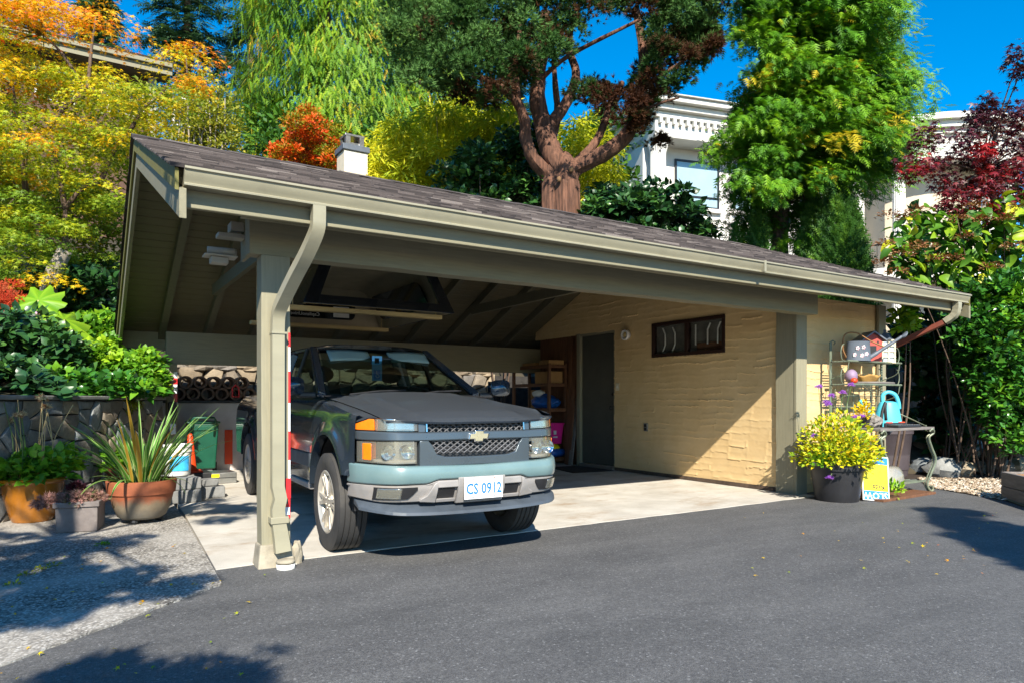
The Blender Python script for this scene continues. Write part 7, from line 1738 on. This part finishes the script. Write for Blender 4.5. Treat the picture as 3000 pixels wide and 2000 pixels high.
# white mansion
MA = R(-14.9); ad = Vector((math.cos(MA), math.sin(MA), 0)); bd = Vector((-math.sin(MA), math.cos(MA), 0)); MD = 24.0
C0 = at(1505, 600, MD); C0.z = 0
MN = thing('mansion', 'white classical mansion with columns, dentil cornice and rotunda on the hill', 'house', (C0.x, C0.y, terrain_z(C0.x, C0.y)-.1), MA)
ZB = MN.location.z
def fa(u, v, b=0.):
    r = Vector(ray(u, v)); cam0 = Vector((0, 0, EYE)); o = C0+bd*b; d = (o-cam0).dot(bd)/r.dot(bd); p = cam0+r*d; return (p-C0).dot(ad), p.z-ZB
M['mwhite'] = basic('white_render', (.66, .635, .585), .7, 0, .05, 3, .08)
M['mglass'] = basic('pale_blind_window', (.30, .42, .46), .08, 0, .05, 2, 0, Coat_Weight=1.)
ztop_ = fa(1537, 234)[1]; zden = fa(1537, 272)[1]; zden2 = fa(1537, 288)[1]; zfr = fa(1537, 316)[1]
aend = fa(2120, 300)[0]; Wd = 13.
MB().box(0, aend, .9, Wd, 0, zfr+.25).build('wall', M['mwhite'], MN)
def trim(n, o, z0, z1): return MB().box(-o, aend, -o, Wd+o, z0, z1).build(n, M['mwhite'], MN, bev=.03)
trim('frieze', .0, zfr, zden-.0); trim('cornice', .12, zden2+.20, zden2+.42); trim('cornice', .30, zden2+.421, zden2+.62); trim('cornice', .52, zden2+.621, zden2+.80); trim('cornice', .62, zden2+.801, ztop_+.02)
nd = 44
for k in range(nd):
    a = .1+k*(aend-.2)/nd; MB().box(a, a+.11, -.16, -.001, zden-.24, zden-.02).build('dentil', M['mwhite'], MN)
for k in range(26):
    b = .2+k*.45; MB().box(-.16, -.001, b, b+.11, zden-.24, zden-.02).build('dentil', M['mwhite'], MN)
def mcol(a, w, z1, b=.3, nm='column'):
    q = MB(); n = 40; prof = [(w*1.15, 0), (w*1.15, .2), (w, .3), (w*.9, z1-.5), (w*.95, z1-.4), (w*1.2, z1-.2), (w*1.2, z1)]
    base = len(q.v)
    for r_, z in prof:
        for k in range(n): t = 2*math.pi*k/n; f = r_*(1-.07*(k % 2)); q.v.append((a+f*math.cos(t), b+f*math.sin(t), z))
    for i in range(len(prof)-1):
        for k in range(n): q.f.append((i*n+k, i*n+(k+1) % n, (i+1)*n+(k+1) % n, (i+1)*n+k))
    q.f.append(tuple((len(prof)-1)*n+k for k in range(n))); return q.build(nm, M['mwhite'], MN)
mcol(fa(1528, 400)[0], .26, zfr, .42); mcol(.28, .22, zfr, .5, 'pilaster')
def mwin(u0, u1, v0, v1, b=.9, bars=(.22,)):
    a0, z1 = fa(u0, v0, b); a1, z0 = fa(u1, v1, b); f = MB()
    for x0, x1, y0, y1 in ((a0, a1, z0, z0+.07), (a0, a1, z1-.07, z1), (a0, a0+.07, z0+.07, z1-.07), (a1-.07, a1, z0+.07, z1-.07)): f.box(x0, x1, b-.07, b+.03, y0, y1)
    for k in bars: f.box(a0+.07, a1-.07, b-.065, b+.02, z0+(z1-z0)*k, z0+(z1-z0)*k+.06)
    w = f.build('window', M['winblack'] if 'winblack' in M else M.setdefault('winblack', basic('black_window_frame', (.018, .018, .02), .4)), MN); MB().box(a0+.07, a1-.07, b-.03, b-.015, z0+.07, z1-.07).build('pane', M['mglass'], w); MB().box(a0-.08, a1+.08, b-.16, b-.001, z0-.14, z0-.005).build('sill', M['mwhite'], w)
mwin(1549, 1650, 366, 484); mwin(1684, 1740, 372, 490); mwin(1755, 1800, 380, 490)
for k in range(5):
    z = fa(1600, 500+k*22)[1]; MB().box(-.02, aend, .86, .899, z-.05, z+.03).build('band_course', M['mwhite'], MN, bev=.01)
# rotunda at the right end
RA = fa(2165, 300, -.5)[0]; RB_ = 1.6; RR = fa(2345, 300, -.5)[0]-RA
zt2 = ztop_+.55
def ring(nm, r0, r1, z0, z1):
    q = MB(); q.lathe([(r0, z0), (r1, z0), (r1, z1), (r0, z1), (r0, z0)], 56, (RA, RB_, 0), cap=False); return q.build(nm, M['mwhite'], MN, auto=40)
def rz(v): return fa(2165, v, RB_-RR)[1]
zr_t = rz(252); zr_d = rz(285); zr_f = rz(312); 
ring('cornice', RR-.7, RR+.45, zr_t-.22, zr_t); ring('cornice', RR-.7, RR+.25, zr_t-.45, zr_t-.221); ring('cornice', RR-.7, RR+.08, zr_t-.62, zr_t-.451); ring('frieze', RR-.75, RR-.1, zr_f-.55, zr_t-.621)
MB().lathe([(0, zr_t-.3), (RR-.6, zr_t-.3), (RR-.6, zr_t-.1), (0, zr_t-.1)], 40, (RA, RB_, 0), cap=False).build('rotunda_ceiling', M['mwhite'], MN)
for k in range(46):
    t = 2*math.pi*k/46
    if math.sin(t) > .5: continue
    q = MB(); q.box(-.055, .055, -.12, 0, 0, .18); ct, st = math.cos(t+math.pi/2), math.sin(t+math.pi/2); q.v = [(RA+(RR-.08)*math.cos(t)+x*ct-y*math.cos(t), RB_+(RR-.08)*math.sin(t)+x*st-y*math.sin(t), zr_t-.84+z) for x, y, z in q.v]; q.build('dentil', M['mwhite'], MN)
M['rotwall'] = basic('beige_rotunda_wall', (.55, .47, .36), .8, 0, .06, 3, .1)
q = MB(); q.lathe([(RR-1.3, 0), (RR-1.3, zr_t-.3)], 40, (RA, RB_, 0), cap=False); q.build('rotunda_wall', M['rotwall'], MN, smooth=True)
zfl = rz(600); ring('balcony', RR-1.4, RR+.1, zfl-.5, zfl)
for t in (-2.75, -2.38, -1.5, -.8, -.1):
    mcol(RA+(RR-.4)*math.cos(t), .24, zr_f-.5, RB_+(RR-.4)*math.sin(t))
M['ironblk'] = basic('black_iron', (.015, .015, .016), .5, .5)
q = MB()
for k in range(60):
    t = -math.pi+math.pi*k/59; q.tube([(RA+(RR-.1)*math.cos(t), RB_+(RR-.1)*math.sin(t), zfl), (RA+(RR-.1)*math.cos(t), RB_+(RR-.1)*math.sin(t), zfl+.9)], .015, 4)
q.tube([(RA+(RR-.1)*math.cos(t), RB_+(RR-.1)*math.sin(t), zfl+.92) for t in np.linspace(-math.pi, 0, 40)], .03, 6); q.build('balustrade', M['ironblk'], MN)
a0, z1 = fa(1962, 470, .9); a1, z0 = fa(1996, 525, .9)
w = MB().box(a0, a1, .86, .898, z0, z1).build('window', M['winblack'], MN); MB().box(a0+.04, a1-.04, .84, .858, z0+.05, z1-.05).build('pane', basic('blue_reflecting_glass', (.02, .16, .42), .05, 0, .1, 2, 0), w)
for k in range(5): MB().box(a0+.06+k*(a1-a0-.1)/5, a0+.08+k*(a1-a0-.1)/5, .80, .815, z0-.05, z0+(z1-z0)*.75).build('guard_bar', M['ironblk'], w)
# ============================================================= trees behind the viewpoint that shade the pad and asphalt
def caster(name, label, specs, trunk, fm, size, tpl='maple', per=34):
    cs = []
    for poly, n, zf, z0, z1 in specs:
        us = [p[0] for p in poly]; vs = [p[1] for p in poly]; k = 0
        while k < n:
            u = rng.uniform(min(us), max(us)); v = rng.uniform(min(vs), max(vs))
            if not in_poly(poly, u, v): continue
            p = zf(u, v); z = rng.uniform(z0, z1); t = (z-p.z)/LD.z; cs.append(p+LD*t); k += 1
    C = np.array(cs); n = len(C); g = Vector(trunk); t = tree(name, label, 'tree', g); m = Vector(C.mean(0))
    limb(t, M['bark'], [g, g.lerp(m, .5)+Vector((-.2, -.2, 0)), m], .16, .07, 'trunk', 4, 9)
    for i in range(0, n, 5):
        c = Vector(C[i]); limb(t, M['bark'], [m, m.lerp(c, .5)+Vector((0, 0, .15)), c], .03, .008, 'branch', 3, 5)
    pos, d, idx = clumps(C, rng.uniform(.09, .22, n), per, .7)
    leaves('crown', fm, t, tpl, pos, d+.6*rvec(len(pos)), np.array([0, 0, 1.])+.7*rvec(len(pos)), rng.uniform(size*.7, size*1.3, len(pos)), .4+.2*rng.normal(size=len(pos)))
gr0 = lambda u, v: gz(u, v); pot = lambda u, v: at(u, v, 6.9)
caster('shade_tree', 'green maple tree standing behind the viewpoint over the pad', [
    ([(-200, 1230), (0, 1222), (150, 1238), (330, 1225), (430, 1200), (330, 1250), (230, 1275), (240, 1330), (60, 1420), (-200, 1500)], 95, gr0, 3.2, 4.6),
    ([(210, 1318), (330, 1310), (440, 1325), (430, 1365), (300, 1375), (150, 1400), (100, 1440), (60, 1420)], 16, gr0, 3.0, 4.2),
    ([(400, 1172), (480, 1138), (595, 1152), (590, 1180), (480, 1205)], 14, gr0, 3.4, 4.6),
    ([(-60, 940), (300, 940), (330, 1000), (330, 1100), (300, 1190), (-60, 1210)], 62, pot, 4.2, 5.6)], (-5.2, 1.2, -.2), FM['green'], .10)
caster('shade_tree', 'lower maple limb tree behind the viewpoint over the asphalt', [
    ([(20, 1600), (60, 1568), (180, 1510), (330, 1478), (345, 1500), (430, 1485), (505, 1515), (575, 1495), (585, 1640), (300, 1660)], 26, gr0, 2.6, 3.6)], (-2.6, -3.4, -.2), FM['green'], .13, per=13)
caster('shade_tree', 'broad tree behind the viewpoint shading the asphalt near the hose', [
    ([(2125, 1165), (2200, 1170), (2300, 1190), (2420, 1230), (2420, 1320), (2352, 1285), (2260, 1245), (2180, 1198)], 64, gr0, 3.4, 4.8)], (6.2, -3.0, -.2), FM['green'], .13)
# a few fallen leaves on the asphalt and pad
n = 90; u = np.concatenate([rng.uniform(0, 620, 45), rng.uniform(1700, 2340, 45)]); v = np.concatenate([rng.uniform(1240, 1560, 45), rng.uniform(1165, 1330, 45)])
pp = np.array([gz(a, b, .012) for a, b in zip(u, v)]); leaves('fallen_leaves', FM['maple'], None, 'star', pp, rvec(n)*np.array([1, 1, .1]), np.array([0, 0, 1.])+.25*rvec(n), rng.uniform(.012, .03, n), .55+.2*rng.normal(size=n), kind='stuff', label='few small fallen leaves on the asphalt and pad')
